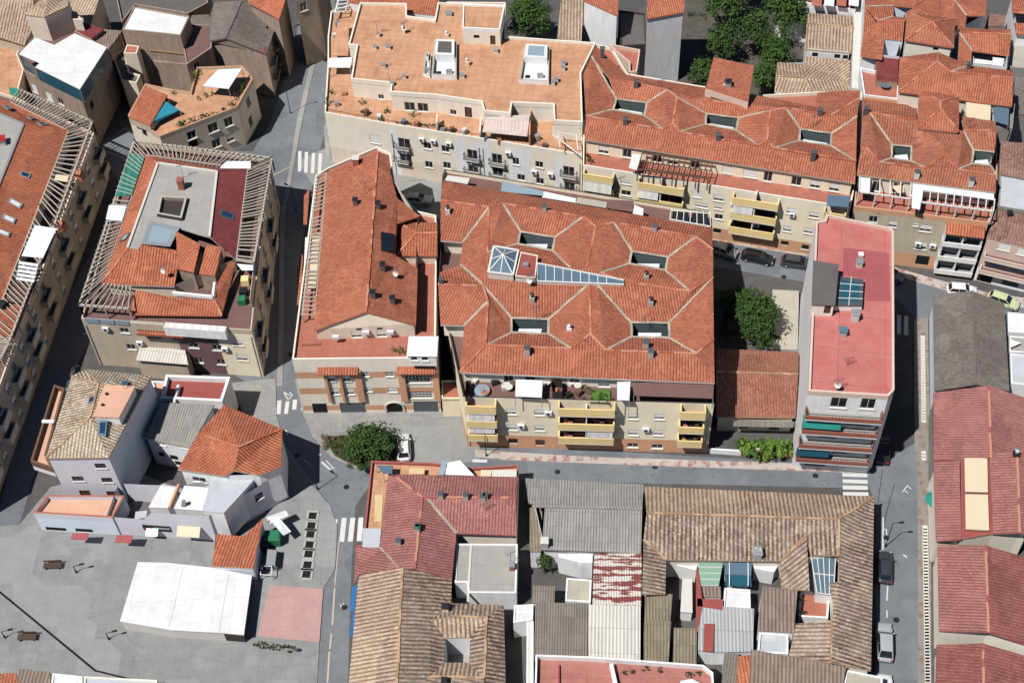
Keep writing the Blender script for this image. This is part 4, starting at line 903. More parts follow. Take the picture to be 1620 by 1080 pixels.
# ================================================================== long red roofs along the north street
R(3)
def r4(x, y): return None
fz0, fzE, fzR, fzW = 9.8, 12.5, 14.1, 13.1
R(0)
nf = pts_('922,266 1345,333 1360,250 1362,150 1290,150 1200,155 1105,140 993,121 968,80 942,74 924,116', fz0)
nb = bld('apartment_building', 'long red roofed block with three light wells and yellow balconies on the north street', nf)
NFr = facade(nf[0], nf[1], 1)
R(7)
NWn = [(735, 265, 1.4, .7, 's'), (1165, 335, 1.3, 1.3, 'S'), (1300, 360, 1.5, 1.2, 's'), (1195, 405, 1.9, .9, 's'), (1300, 415, 1.2, .9, 's'), (1300, 475, 1.2, 1., 'd'), (1290, 560, 1.1, .9, 'n'), (735, 330, 1.4, 1., 'd')]
R(8); NW2 = [(200, 440, 1.3, 1.1, 's'), (340, 465, 1.4, 1.1, 's'), (175, 548, 1.2, 1.1, 's'), (305, 560, 1.3, 1.1, 's'), (160, 635, 1.1, .8, 'n'), (285, 660, 1., .9, 'b')]
def conv(lst, rg):
    k = REG[rg]; return [(k[0]+x/k[2], k[1]+y/k[2], w, h, kd) for x, y, w, h, kd in lst]
wn = conv(NWn, 7)+conv(NW2, 8); R(0)
walls(nb, nf, 0, fz0-.3, 'cream', {0: wn}, [(2.4, 'brick_orange')]); flat(nb, nf, fz0, 'terracotta_red', .55, .18, 'ivory', name='roof_terrace')
NV = V(f'A941,72.6,13 B923,117,{fzR} C924.4,221,{fzE} D1353,290,{fzE} E1361,142.6,13 a936,89.5,{fzR} b963.3,123,{fzR} c1055.4,142.6,{fzR} d1071,154.3,{fzR} e1064.5,195.8,{fzR} f1048.9,204.8,{fzR} g927,184,{fzR} h1074.8,208.7,{fzR} i1199.3,230.8,{fzR} j1213,221.7,{fzR} k1224.6,234.6,{fzR} l1354.3,255.4,{fzR-.2} m1219.4,175,{fzR} n1242.8,171,{fzR} o1314,182.8,{fzR} p1360.7,155,13.8 q992,119,12.8 r1104.6,137.4,12.6 s1200,151.7,12.6 t1289.4,168.5,12.8 u1293,146.5,12.6 x1356,184,{fzR} y1108.5,157,{fzR} 1975,156.9,{fzW} 21023,163.3,{fzW} 31019,182.8,{fzW} 4969.8,173.7,{fzW} 51117.6,180.2,{fzW} 61168.2,186.7,{fzW} 71164.3,206.1,{fzW} 81116.3,197,{fzW} w1266.1,204.8,{fzW} v1315.4,211.3,{fzW} z1314,230.7,{fzW} 91264.3,223,{fzW}')
nr = roof(nb, NV, 'CDlkjihefg a14gB AabqA bc21 bcdyrq cdef32 43fg d58he dym65 87ih 6mji7 ymnotsr noxvw mnw9kj 9zlk vxlz otuEp opx'.replace('AabqA', 'Aabq'), 'tile_red', 'bc cd de ef hi ij jk kl fg eh mj no mn op ym', 'ridge_red', 'a1 2c 3f 4g 5d 6m 7i 8h wn vx zl 9k 12 23 34 41 56 67 78 85 wv vz z9 9w', smat='ridge_white')
for h in ('1234', '5678', 'wvz9'):
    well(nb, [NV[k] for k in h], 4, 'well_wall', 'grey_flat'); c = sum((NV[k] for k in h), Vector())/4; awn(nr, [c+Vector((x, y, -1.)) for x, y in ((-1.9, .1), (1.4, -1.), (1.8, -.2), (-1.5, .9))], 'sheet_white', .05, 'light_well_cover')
R(0)
for x, y in ((989, 196), (1136, 221), (1286, 249), (1006, 137), (1297, 182), (953, 85)): chim(nr, x, y, 14, .6, .85, 'metal_grey', 'metal_grey')
hu = pts_('1129,91 1193,104 1184,160 1116,138', 15.4); walls(nb, hu, 12.5, 15.2, 'pinkish_wall', {2: [(1140, 160, 3.2, .4, 'n')]}, name='lift_hut')
HU = V('A1129,91,15.2 B1193,104,15.5 C1184,160,15.2 D1116,138,15.0'); roof(nb, HU, 'ABCD', 'tile_red', '', name='lift_hut_roof'); chim(nb, 1152, 136, 15.2, .8, .7, 'metal_light', 'metal_dark')
# upper storey front wall
upn = pts_('924,221 1353,290 1357,240 930,170', fzE); R(3)
R(0)
walls(nb, inset(upn, .4), fz0, fzE-.02, 'cream', {0: [(x, 233+.163*(x-930), w, h, k) for x, w, h, k in ((955, 1.5, 1.5, 's'), (992, 1.3, 1.5, 'd'), (1040, 1.3, 1.5, 'd'), (1065, 1.4, 1.4, 's'), (1100, 1.3, 1.5, 'd'), (1150, 1.3, 1.3, 'S'), (1187, 2., 1.4, 'S'), (1215, 1.2, 1.8, 'd'), (1260, 1.4, 1.6, 'd'), (1290, 1.4, 1.5, 's'), (1320, 1.4, 1.5, 's'))]}, name='upper_wall')
R(7)
def stack(b, fr, rg, xa, xb, y, zs, dep=1.2, mat='yellow_wall', awnings=(), ph=1.1, div=False, **k):
    R(rg); sa, sb = fpos(fr, xa, y, dep)[0], fpos(fr, xb, y, dep)[0]; sa, sb = max(.03, sa), min(fr[3]-.03, sb)
    for i, z in enumerate(zs):
        o = balcony(b, fr, sa, sb, z, dep, ph, mat, **k)
        a, d, n, _ = fr
        if div: m = MB(); s = (sa+sb)/2; m.prism([a+d*(s-.07)+n*.01, a+d*(s+.07)+n*.01, a+d*(s+.07)+n*(dep-.15), a+d*(s-.07)+n*(dep-.15)], z, z+2.2, 'ivory'); m.build('divider', o)
        if z+2.1 > 9.4: continue
        m = MB()   # glazed opening behind the balcony
        m.prism([a+d*(sa+.3)+n*.004, a+d*(sb-.3)+n*.004, a+d*(sb-.3)+n*.05, a+d*(sa+.3)+n*.05], z+.05, z+2.1, 'glass_dark'); m.build('balcony_door', o)
    for i, (f0, f1, z0, z1, o0, o1, am) in enumerate(awnings): blind(b, fr, sa+(sb-sa)*f0, sa+(sb-sa)*f1, z0, z1, o0, o1, am)
stack(nb, NFr, 7, 470, 656, 195, (8.7, 5.8, 2.9), awnings=((.03, .97, 7.0, 8.5, 1.15, 1.5, 'canopy_white'),))
stack(nb, NFr, 7, 806, 1092, 250, (8.7, 5.8, 2.9), awnings=((.03, .46, 7.2, 8.5, 1.1, 1.4, 'canopy_white'),), div=True)
R(0)
stack(nb, NFr, 0, 1159, 1234, 310, (8.7, 5.9, 3.1), awnings=((.03, .47, 7.1, 8.5, 1.1, 1.25, 'canopy_white'),), div=True)
stack(nb, NFr, 0, 1305, 1340, 330, (8.7, 5.8, 2.9))
R(7)
A_, B_, C_, D_ = [P(x, y, 12.) for x, y in ((805, 185), (1235, 240), (1265, 150), (835, 85))]
pergola(nb, A_, B_, C_, D_, 13, 'timber', .12, .16, 6, fz0, .18); mb = MB(); mb.beam(D_.lerp(A_, .5), C_.lerp(B_, .5), .1, .12, 'timber'); mb.build('pergola_beam', nb)
awn(nb, [P(x, y, 11.8) for x, y in ((775, 90), (832, 95), (800, 190), (750, 175))], 'canopy_white', .06, 'awning')
R(8)
awn(nb, [P(x, y, 11.6) for x, y in ((425, 340), (560, 350), (548, 415), (415, 405))], 'glass_blue', .06, 'terrace_canopy', 1, fz0)
for k in range(4): bush(nb, P(490+k*20, 100+k*6, fz0), .3, .8, 50, 'leaf_dark', .2, seed=70+k) if 0 else None
R(7)
for k in range(4): bush(nb, P(495+k*9, 110+k*14, fz0), .4, 1., 60, 'leaf_dark', .22, seed=70+k)
# ------------------------------------------------------------------ its neighbour to the east
R(4)
ef = [P(x, y, 9.6) for x, y in ((580, 1275), (745, 1290), (930, 1308), (1180, 1340), (1400, 1375), (1452, 1180), (1452, 770), (1250, 700), (960, 640), (640, 605))]
eb = bld('apartment_building', 'red roofed block with white framed roof terraces and a pyramid-topped stair tower', ef)
R(0)
EFr = facade(ef[0], ef[4], 1); ed = (ef[4]-ef[0])
ef2 = [ef[0], ef[4]]+ef[5:]
R(8)
EW = [(700, 490, 1.2, 1.2, 'd'), (820, 520, 1.1, 1.2, 's'), (640, 560, 1.2, 1.2, 'd'), (760, 600, 1.2, 1.2, 'd'), (1020, 545, 1.6, 1.3, 's'), (990, 650, 1.6, 1.5, 's'), (860, 560, 1.2, 1.2, 'd'), (690, 660, 1.2, 1.2, 'n'), (800, 700, 1.2, 1.2, 'd'), (960, 520, .7, .7, 's'), (1000, 740, 1.8, 1.8, 'n')]
walls(eb, ef2, 0, 9.3, 'tan_wall', {0: EW}, [(2.5, 'brick_orange')]); flat(eb, ef2, 9.6, 'terracotta_red', .5, .18, 'brick_orange', name='roof_terrace')
EV_ = f'A632,605,12.6 B600,1066,12.5 C1445,1175,12.5 a630,870,14 b735,990,14 c1020,1025,14 d1130,950,14 e1215,1035,14 f1452,1070,13.8 g680,690,14 h965,730,14 i905,640,12.8 j1130,900,14 l1250,800,14 m1455,795,14 n1245,710,12.9 o1440,742,12.9 1815,885,13.1 2935,895,13.1 3930,985,13.1 4810,965,13.1 51310,915,13.1 61440,930,13.1 71415,1010,13.1 81300,1000,13.1 p965,670,12.8'
R(4); EV = V(EV_)
er = roof(eb, EV, 'BCfedcba g14ba Aga gh21 Aiphg 2jdc3 2hj hjl 43cb jl58ed lm65 87fe 67fm nolm'.replace('nolm', 'noml').replace(' 67fm', ''), 'tile_red_old', 'gh ab bc cd de ef jd lm', 'ridge_red', 'g1 4b 3c 5l 8e 7f 12 23 34 41 56 78 85', smat='ridge_white')
for h in ('1234', '5678'):
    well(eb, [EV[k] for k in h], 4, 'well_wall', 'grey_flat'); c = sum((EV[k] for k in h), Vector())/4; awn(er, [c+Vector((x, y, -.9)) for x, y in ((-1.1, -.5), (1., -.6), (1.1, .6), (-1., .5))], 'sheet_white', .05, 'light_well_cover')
upe = [EV['B'], EV['C'], EV['f'], EV['m'], EV['o'], EV['p'], EV['A']]
R(8); walls(eb, inset(upe, .35), 9.6, [12.4, 12.4, 12.4, 12.4, 12.4, 12.4, 12.4], 'ivory', {0: [(650, 285, 1.4, 1.8, 's'), (720, 290, 1.2, 1.8, 'd'), (850, 300, 1.4, 1.8, 'd'), (960, 320, 1.4, 1.6, 'd'), (1060, 300, 1.4, 1.6, 'n'), (1200, 330, 1.4, 1.6, 'd'), (1350, 345, 1.4, 1.6, 'd')]}, name='upper_wall')
R(4)
TV = V('A978,550,14.6 B1226,590,14.6 C1222,806,14.6 D975,782,14.6 E1110,618,15.7 F1110,665,15.7')
walls(eb, inset([TV[k] for k in 'ABCD'], .25), 12.4, 14.55, 'ivory', {2: [(1098, 850, .9, 1.5, 'n')]}, name='stair_tower'); roof(eb, TV, 'ABE BCFE CDF DAEF', 'tile_red', 'AE BE CF DF EF', name='stair_tower_roof')
chim(er, 655, 690, 13.8, .6, .8, 'metal_grey', 'metal_grey'); R(8); chim(er, 965, 222, 13.4, .6, .6, 'concrete_white', 'metal_grey'); chim(er, 1298, 268, 13.3, .6, .6, 'concrete_white', 'metal_grey')
A_, B_, C_, D_ = [P(x, y, 12) for x, y in ((612, 322), (925, 365), (930, 262), (615, 232))]; pergola(eb, A_, B_, C_, D_, 5, 'frame_white', .14, .14, 3, 9.6, .18)
awn(eb, [D_, D_.lerp(C_, .22), A_.lerp(B_, .2), A_], 'sheet_white', .05, 'awning'); awn(eb, [P(x, y, 11.2) for x, y in ((810, 285), (885, 280), (890, 325), (850, 330))], 'cream_cloth', .05, 'parasol_cloth')
A_, B_, C_, D_ = [P(x, y, 12) for x, y in ((992, 385), (1432, 440), (1440, 372), (1000, 315))]; pergola(eb, A_, B_, C_, D_, 9, 'frame_white', .13, .14, 4, 9.6, .2)
awn(eb, [P(x, y, 12.2) for x, y in ((940, 262), (1436, 330), (1438, 372), (1000, 312), (985, 430), (935, 420))], 'sheet_white', .06, 'terrace_canopy')
awn(eb, [P(x, y, 9.7) for x, y in ((1185, 430), (1400, 470), (1385, 505), (1175, 475))], 'tile_brown', .1, 'tiled_canopy'); awn(eb, [P(x, y, 9.4) for x, y in ((590, 405), (745, 430), (745, 455), (580, 425))], 'tile_orange', .1, 'tiled_canopy')
# white balcony bay on the street front
a, d, n, Ln = EFr
s1, s2 = fpos(EFr, 1145, 560, 1.5)[0], fpos(EFr, 1385, 580, 1.5)[0]
awn(eb, [a+d*s1+n*.01+Vector((0, 0, 9.3)), a+d*s2+n*.01+Vector((0, 0, 9.3)), a+d*s2+n*1.7+Vector((0, 0, 8.7)), a+d*s1+n*1.7+Vector((0, 0, 8.7))], 'tile_orange', .1, 'tiled_canopy')
for z in (6.3, 3.6, 1.):
    o = balcony(eb, EFr, s1, s2, z, 1.5, .55, 'white_wall', 'grey_flat'); m = MB(); s = (s1+s2)/2
    for s in (s1+.1, (s1+s2)/2, s2-.1): m = MB(); m.prism([a+d*(s-.08)+n*.01, a+d*(s+.08)+n*.01, a+d*(s+.08)+n*1.35, a+d*(s-.08)+n*1.35], z+.002, z+2.5, 'white_wall'); m.build('divider', o)
    m = MB()
    for e in (0, 1): q0 = s1+.3+(s2-s1)/2*e; m.prism([a+d*q0+n*.004, a+d*(q0+(s2-s1)/2-.6)+n*.004, a+d*(q0+(s2-s1)/2-.6)+n*.06, a+d*q0+n*.06], z+.05, z+2.1, 'glass_blue')
    m.build('balcony_door', o)
# ------------------------------------------------------------------ far right terrace houses
R(8)
sf = [P(x, y, 8.2) for x, y in ((1395, 605), (1720, 680), (1720, 470), (1452, 425))]
sb_ = bld('apartment_building', 'pinkish balcony block with mottled brown tiles at the right edge by the north street', sf)
R(8)
walls(sb_, sf, 0, 8.1, 'pinkish_wall', {0: [(1500, 660, 1.6, 1.2, 'S'), (1610, 690, 1.4, 1.2, 'S'), (1465, 755, 1.6, 1.2, 'S'), (1590, 785, 1.6, 1.3, 'S'), (1380, 850, 2, 2, 'n'), (1540, 870, 2.2, 1.8, 'G'), (1450, 860, 1.6, 1.8, 'G')]}, [(2.6, 'white_wall')])
SVv = V('A1390,605,8.1 B1725,682,8.1 C1725,478,9.6 D1452,424,9.6'); roof(sb_, SVv, 'ABCD', 'tile_mottled', 'CD', 'ridge_grey'); chim(sb_, 1528, 470, 9.2, .6, .6, 'metal_dark', 'metal_dark')
SFr = facade(sf[0], sf[1], 1)
for z in (5.3, 2.7):
    balcony(sb_, SFr, .3, SFr[3]-.2, z, 1.1, .5, 'pinkish_wall', 'brown_flat')
wf = [P(x, y, 9.9) for x, y in ((1462, 415), (1725, 460), (1725, 262), (1470, 218))]
wb_ = bld('building', 'building with a flat pale grey roof deck behind the mottled balcony block', wf); block(wb_, wf, 0, 9.9, 'grey_wall', 'cool_flat', .15)
mf = [P(x, y, 10.2) for x, y in ((1472, 215), (1725, 262), (1725, 30), (1480, 15))]; mb_ = bld('house', 'house with mottled pinkish brown tiles at the right edge beside the white framed terraces', mf)
walls(mb_, mf, 0, 10.2, 'grey_wall'); MVv = V('A1470,215,10.2 B1725,262,10.2 C1725,30,11.4 D1480,15,11.4'); roof(mb_, MVv, 'ABCD', 'tile_mottled', '', 'ridge_grey')
# ================================================================== red roofs of the top right corner
R(4)
def quick(name, label, out, z0, z1, wm, Vs, faces, mat, rid='', val='', wells=(), rm='ridge_red', wins=None, ins=.3, zw=None, cat='building', vm='ridge_white', **k):
    """a building from its eaves outline (photo pixels, height z1) and roof net"""
    pts = [P(x, y, z1) for x, y in out]; b = bld(name, label, pts, cat)
    walls(b, inset(pts, ins), z0, zw if zw is not None else z1-.02, wm, wins); v = V(Vs); r = roof(b, v, faces, mat, rid, rm, val, vm, **k)
    for h in wells: well(b, [v[q] for q in h], 3.5, 'pale_blue_wall', 'white_flat')
    return b, r, v
b, r, v = quick('house', 'red tiled house with two bright light wells along the white lane wall at top right', [(640, -60), (1105, -60), (1105, 60), (900, 90), (880, 250), (850, 345), (755, 360), (625, 340)], 0, 10.5, 'white_wall',
  'A650,-60,11.2 B1110,-60,11.2 C1112,105,11.2 D905,75,11.4 E890,130,11.5 F880,250,11.2 G755,362,11.2 H622,340,10.5 I640,200,10.8 J650,40,11.5 K730,130,11.8 L950,45,11.8 1825,35,10.9 2942,45,10.9 3935,115,10.9 4822,100,10.9 5768,238,10.9 6880,252,10.9 7860,345,10.9 8762,335,10.9', 'J14KI AB2L1J BCDL DL23 DE K43E'.replace(' DL23', ' L23D').replace(' DE', '')+' I58GH IK65 KEF6'.replace('IK65', 'IK5').replace(' KEF6', ' KEF65'), 'tile_red', 'JK KE', 'J1 L2 K4', ('1234', '5678'))
PV = V('A905,75,13 B1202,115,13 C1192,292,13 D893,245,13 E1060,135,14.6'); pb = bld('house', 'pavilion-like house with a four-sided red pyramid roof near the top right corner', [PV[k] for k in 'ABCD'])
walls(pb, inset([PV[k] for k in 'ABCD'], .3), 0, 13, 'ivory', {2: [(1080, 300, .8, .5, 'n')]}); roof(pb, PV, 'ABE BCE CDE DAE', 'tile_red_old', 'AE BE CE DE')
quick('house', 'red tiled house with a small light well at the top, right of the pyramid roof', [(1112, -60), (1395, -60), (1385, 95), (1265, 165), (1205, 180), (1112, 110)], 0, 11, 'white_wall', 'A1110,-60,11 B1398,-60,11 C1385,98,11 D1270,95,11 E1262,165,11 F1205,182,11 G1112,108,11 H1190,0,12', 'ABH BCDH HDEF HFGA'.replace('HFGA', 'FGAH'), 'tile_red', 'HA', 'HD')
quick('house', 'red tiled house with a long white roof terrace behind, in the top right cluster', [(1225, 165), (1540, 185), (1530, 415), (1300, 405), (1215, 385)], 0, 11.2, 'white_wall', 'A1232,165,11.4 B1400,180,11.4 C1540,178,11.2 D1532,340,11 E1302,310,11 F1298,400,11 G1220,370,11 H1225,200,12 I1540,210,12', 'ABCIH HIDE HEFG', 'tile_red', 'HI', 'HE')
R(4); tq = [P(x, y, 9.) for x, y in ((1302, 312), (1532, 342), (1520, 415), (1300, 402))]; tb2 = bld('roof_terrace', 'small white walled roof terrace with white awnings among the top right roofs', tq, 'terrace'); block(tb2, tq, 0, 9, 'white_wall', 'white_flat', .5); awn(tb2, [P(x, y, 10.4) for x, y in ((1430, 350), (1500, 358), (1490, 405), (1425, 398))], 'sheet_white', .06)
quick('house', 'broad red tiled house with a long ridge, largest of the top right cluster', [(862, 350), (1095, 320), (1220, 400), (1550, 432), (1552, 645), (855, 560)], 0, 12.4, 'ivory', 'A862,350,12.4 B1097,320,12.4 C1170,440,14 D1090,378,14.2 E1552,478,14 F1552,432,13.2 G1285,400,13.2 H1548,648,12.4 I853,560,12.4', 'ABD BGCD GFEC DCEHI ADI'.replace('ADI', 'ADI'), 'tile_red', 'DC CE BD ID', 'CG')
R(4)
for x, y in ((1280, 415),): chim(b, x, y, 13.6, .6, .7, 'metal_grey', 'metal_grey')
q2 = [P(x, y, 10.4) for x, y in ((720, 350), (855, 350), (850, 500), (722, 490))]; b2 = bld('shed', 'maroon roofed shed on the terrace between the top right roofs', q2, 'shed'); walls(b2, q2, 0, 10.3, 'brown_wall'); roof(b2, dict(zip('ABCD', q2)), 'ABCD', 'tile_maroon', '')
q3 = [P(x, y, 9.) for x, y in ((615, 430), (850, 480), (850, 625), (640, 600))]; b3 = bld('roof_terrace', 'terracotta paved terrace with a table, left of the long-ridged red house', q3, 'terrace'); block(b3, q3, 0, 9, 'white_wall', 'terracotta_red', .6)
mb = MB(); p = P(770, 540, 9); mb.tube(p+Vector((0, 0, .7)), p+Vector((0, 0, .76)), .8, .8, 'glass_blue', 14); mb.tube(p, p+Vector((0, 0, .7)), .08, .08, 'iron'); mb.build('table', b3)
q4 = [P(x, y, 10.2) for x, y in ((1230, 615), (1560, 650), (1545, 800), (1440, 790), (1240, 715))]; b4 = bld('roof_terrace', 'cream awning terrace and glass conservatory below the long-ridged red house', q4, 'terrace'); block(b4, q4, 0, 10.2, 'grey_wall', 'grey_flat', .5)
awn(b4, [P(x, y, 12) for x, y in ((1265, 615), (1418, 632), (1415, 735), (1268, 718))], 'cream_cloth', .06, 'awning', 1, 10.2); awn(b4, [P(x, y, 11.8) for x, y in ((1430, 655), (1530, 650), (1525, 765), (1440, 740))], 'glass_blue', .06, 'conservatory_roof', 1, 10.2)
quick('house', 'red tiled house cut by the right edge in the top corner', [(1545, -60), (1760, -60), (1760, 215), (1572, 200), (1550, 75)], 0, 10.5, 'white_wall', 'A1545,-60,10.5 B1760,-60,10.5 C1760,90,11.3 D1548,78,11.3 E1560,140,11 F1760,150,11 G1760,220,10.5 H1575,205,10.5', 'ABCD EFGH', 'tile_red', 'CD')
q5 = [P(x, y, 8.) for x, y in ((1540, 210), (1760, 215), (1760, 440), (1530, 420))]; b5 = bld('building', 'pale cream flat roof at the right edge below the cut red house', q5); block(b5, q5, 0, 8, 'grey_wall', 'beige_flat', .3)
q6 = [P(x, y, 6.) for x, y in ((1556, 430), (1760, 440), (1760, 700), (1560, 700))]; b6 = bld('building', 'grey mottled low roof at the right edge beside the long-ridged red house', q6); walls(b6, q6, 0, 6, 'grey_wall'); roof(b6, dict(zip('ABCD', [q6[0]+Vector((0, 0, .8)), q6[1]+Vector((0, 0, .8)), q6[2], q6[3]])), 'ABCD', 'tile_grey', '')
q7 = [P(x, y, 8) for x, y in ((1405, 85), (1510, 95), (1500, 165), (1400, 160))]; b7 = bld('shed', 'small mottled brown roof between two red houses in the top right corner', q7, 'shed'); walls(b7, q7, 0, 8, 'grey_wall'); roof(b7, dict(zip('ABCD', q7)), 'ABCD', 'tile_mottled', '')
# tan tiled cottages by the garden, white lane wall
quick('cottage', 'tan tiled cottage with a white front above the lower tan roof by the garden trees', [(300, 80), (582, 98), (568, 325), (285, 300)], 0, 6.6, 'white_wall', 'A300,80,6.6 B582,98,6.6 C568,325,6.4 D283,300,6.4 E295,145,7.4 F578,165,7.4', 'ABFE EFCD', 'tile_tan', 'EF', wins={2: [(345, 335, .9, .8, 'n'), (480, 345, .9, .8, 'n'), (530, 350, .8, .8, 'n')]}, rm='ridge_tan', cat='house')
quick('cottage', 'lower tan tiled cottage with an arched white parapet beside the garden', [(115, 378), (560, 365), (590, 500), (345, 630), (95, 560)], 0, 5, 'white_wall', 'A115,378,5 B285,395,5 C280,345,5.6 D560,368,5.6 E555,500,5.2 F575,545,4.6 G340,632,4.4 H97,562,4.4 I105,465,5.7 J280,475,5.9', 'ABJI IJGH JEFG CDEJB', 'tile_tan', 'IJ', rm='ridge_tan', cat='house')
mb = MB(); lw = thing('lane_wall', 'long white lane wall running between the tan cottages and the red roofs', 'wall', P(600, 200, 4)); a, c = P(615, 0, 7), P(600, 540, 7); a2, c2 = a+(a-c)*.3, c; mb.beam(a2-Vector((0, 0, 3.5)), c2-Vector((0, 0, 3.5)), 1.6, 7, 'concrete_white'); mb.build('wall_panel', lw)
q8 = [P(x, y, 7.2) for x, y in ((120, 5), (325, 40), (590, 75), (600, -60), (120, -60))]; b8 = bld('building', 'white framed roof terrace at the top edge above the tan cottages', q8); block(b8, q8, 0, 7.2, 'white_wall', 'brown_flat', .5)
for k in range(4): awn(b8, [P(330+k*75, -40, 8.6), P(390+k*75, -36, 8.6), P(385+k*75, 40, 8.6), P(325+k*75, 32, 8.6)], 'sheet_white' if k % 2 else 'terracotta_red', .06, 'awning')
# ================================================================== right hand column of low halls
R(0)
def hall(label, out, z, V_, f, mat, rid, rm, wm, name='hall', **k):
    return quick(name, label, out, 0, z, wm, V_, f, mat, rid, rm=rm, **k)
b, r, v = hall('long grey tiled hall with one dark slope on the east side road', [(1477, 466), (1538, 460), (1590, 480), (1598, 618), (1544, 610), (1479, 618)], 4.4, 'A1476.5,466,4.4 B1538,460,5.6 C1589,479,4.4 D1597,618,4.4 E1543.5,608,5.6 F1478.7,618,4.4', 'ABEF BCDE', 'tile_grey', 'BE', 'ridge_grey', 'pale_blue_wall', zw=4.3)
b, r, v = hall('crimson tiled hall directly south of the grey hall', [(1477, 621), (1565, 612), (1660, 640), (1668, 760), (1568, 726), (1477, 728)], 4.8, 'A1477,621,4.8 B1564,609.6,6.3 C1680,648,4.6 D1690,760,4.6 E1567.6,724,6.3 F1477,728,4.8', 'ABEF BCDE', 'tile_crimson', 'BE', 'ridge_crimson', 'grey_wall', zw=4.6)
b, r, v = hall('crimson roofed hall with two cream panels set in its roof', [(1477, 730), (1524, 724), (1524, 850), (1481, 855)], 5.2, 'A1477,730,5.2 B1518,727,5.9 C1521,853,5.9 D1481,855,5.2', 'ABCD', 'tile_crimson', '', 'ridge_crimson', 'ivory')
rp = pts_('1520,727 1566,716 1609,714 1620,714 1625,843 1613,842 1571,844 1521,853', 5.5); walls(b, rp, 0, 5.5, 'ivory', name='rear_wall'); flat(b, rp, 5.5, 'red_flat', .1, .15, 'ridge_crimson', name='rear_roof')
for q in ('1526,724 1562,724 1563,778 1527,777', '1527,781 1563,782 1565,838 1528,836'): awn(b, pts_(q, 6.1), 'cream_cloth', .2, 'roof_panel')
RVv = V('A1565,716,6. B1609,714.5,7. C1613,842,7. D1571,843.5,6.'); roof(b, RVv, 'ABCD', 'tile_crimson', '', name='roof_slope'); chim(b, 1606, 722, 6.6, .7, .8, 'metal_dark', 'metal_light', kind='pipe')
RV2 = V('A1609,714.5,6.9 B1680,735,5.6 C1685,870,5.6 D1613,842,6.9'); roof(b, RV2, 'ABCD', 'tile_crimson', 'AD', 'ridge_crimson', name='roof_slope')
b, r, v = hall('crimson tiled hall with a whitened ridge strip, third from the bottom on the east road', [(1484, 862), (1560, 862), (1680, 898), (1690, 1040), (1564, 1000), (1486, 998)], 4.4, 'A1483.7,862,4.4 B1559.3,862,5.5 C1680,898,4.2 D1690,1040,4.2 E1563.7,999.5,5.5 F1486,997,4.4', 'ABEF BCDE=tile_greyred', 'tile_crimson', 'BE', 'ridge_crimson', 'ivory', zw=4.2)
b, r, v = hall('mottled pinkish tiled hall in the bottom right corner', [(1482, 1019), (1555, 1017), (1680, 1050), (1690, 1150), (1480, 1150)], 2.6, 'A1482,1019,2.6 B1555,1017,3.6 C1690,1056,2.3 D1690,1160,2.3 E1557,1160,3.6 F1478,1160,2.6', 'ABEF BCDE', 'tile_greyred', 'BE', 'ridge_crimson', 'ivory', zw=2.5)
R(26)
q = [P(x, y, 2.6) for x, y in ((1310, 775), (1470, 790), (1600, 830), (1600, 1000), (1315, 985))]; b = bld('shed', 'low white roofed shed behind the grey hall at the right edge', q, 'shed'); block(b, q, 0, 2.6, 'white_wall', 'white_flat', .15)
R(12)
q = [P(x, y, 2.4) for x, y in ((1530, 200), (1700, 215), (1700, 305), (1530, 300))]; b = bld('shed', 'grey flat shed with a white triangular sail at the right edge', q, 'shed'); block(b, q, 0, 2.4, 'white_wall', 'grey_flat', .15); awn(b, [P(1532, 215, 3), P(1605, 240, 3), P(1535, 270, 3)], 'sheet_white', .05)
q = [P(x, y, 2.6) for x, y in ((1535, 308), (1700, 325), (1700, 510), (1540, 490))]; b = bld('shed', 'flat pale blue-grey shed roof beside the dark slope of the grey hall', q, 'shed'); block(b, q, 0, 2.6, 'white_wall', 'cool_flat', .15)
# ================================================================== terracotta flat roofed block
R(0)
zt, zr_ = 9.5, 12.5
tf = pts_('514,182 615,200 760,223 921,249 922,197 942,75 800,62 800,8 570,6 524,22 519,62 519,104', zt)
fb_ = bld('apartment_building', 'pale block with a wide terracotta paved flat roof dotted with small vents', tf)
k2 = lambda l: conv(l, 2); W8 = k2([(925, 880, 1.9, 2.2, 'd'), (935, 975, 1.9, 2.2, 'd'), (1065, 890, 1.2, 1.3, 'd'), (1175, 910, 1.2, 1.3, 'd'), (1075, 1005, 1.2, 1.3, 'd'), (1185, 1010, 1.2, 1.3, 'd'), (1340, 945, 1.6, 1.9, 'd'), (745, 850, 1.6, 1.6, 'S'), (1345, 1035, 1.6, 1.2, 'd')])
W8b = k2([(1490, 970, 1.6, 1.9, 'd'), (1495, 1050, 1.6, 1.6, 'd'), (1605, 985, 1., 1.4, 'd')])+conv([(90, 985, 1.2, 1.2, 'd'), (205, 1005, 1.2, 1.2, 'd'), (385, 1050, 1.7, 2.1, 'd')], 3)+conv([(95, 235, 1.2, 1.2, 'd'), (210, 257, 1.2, 1.2, 'd'), (390, 298, 1.6, 2, 'd')], 7)
R(0)
walls(fb_, tf, 0, zt-.3, 'cream', {0: k2([(745, 850, 1.6, 1.6, 'S')]), 1: W8, 2: W8b}, [(3.4, 'beige'), (8.6, 'ivory')], zones={1: [(616, 633, 245, 'white_wall'), (722, 736, 245, 'white_wall'), (746, 760, 245, 'white_wall')], 2: [(760, 778, 255, 'white_wall'), (806, 840, 260, 'white_wall'), (878, 890, 270, 'white_wall')]}); R(0); flat(fb_, tf, zt, 'terracotta', .5, .2, 'ivory', name='roof_terrace')
a, d, n, Ln = facade(tf[1], tf[2], 1)
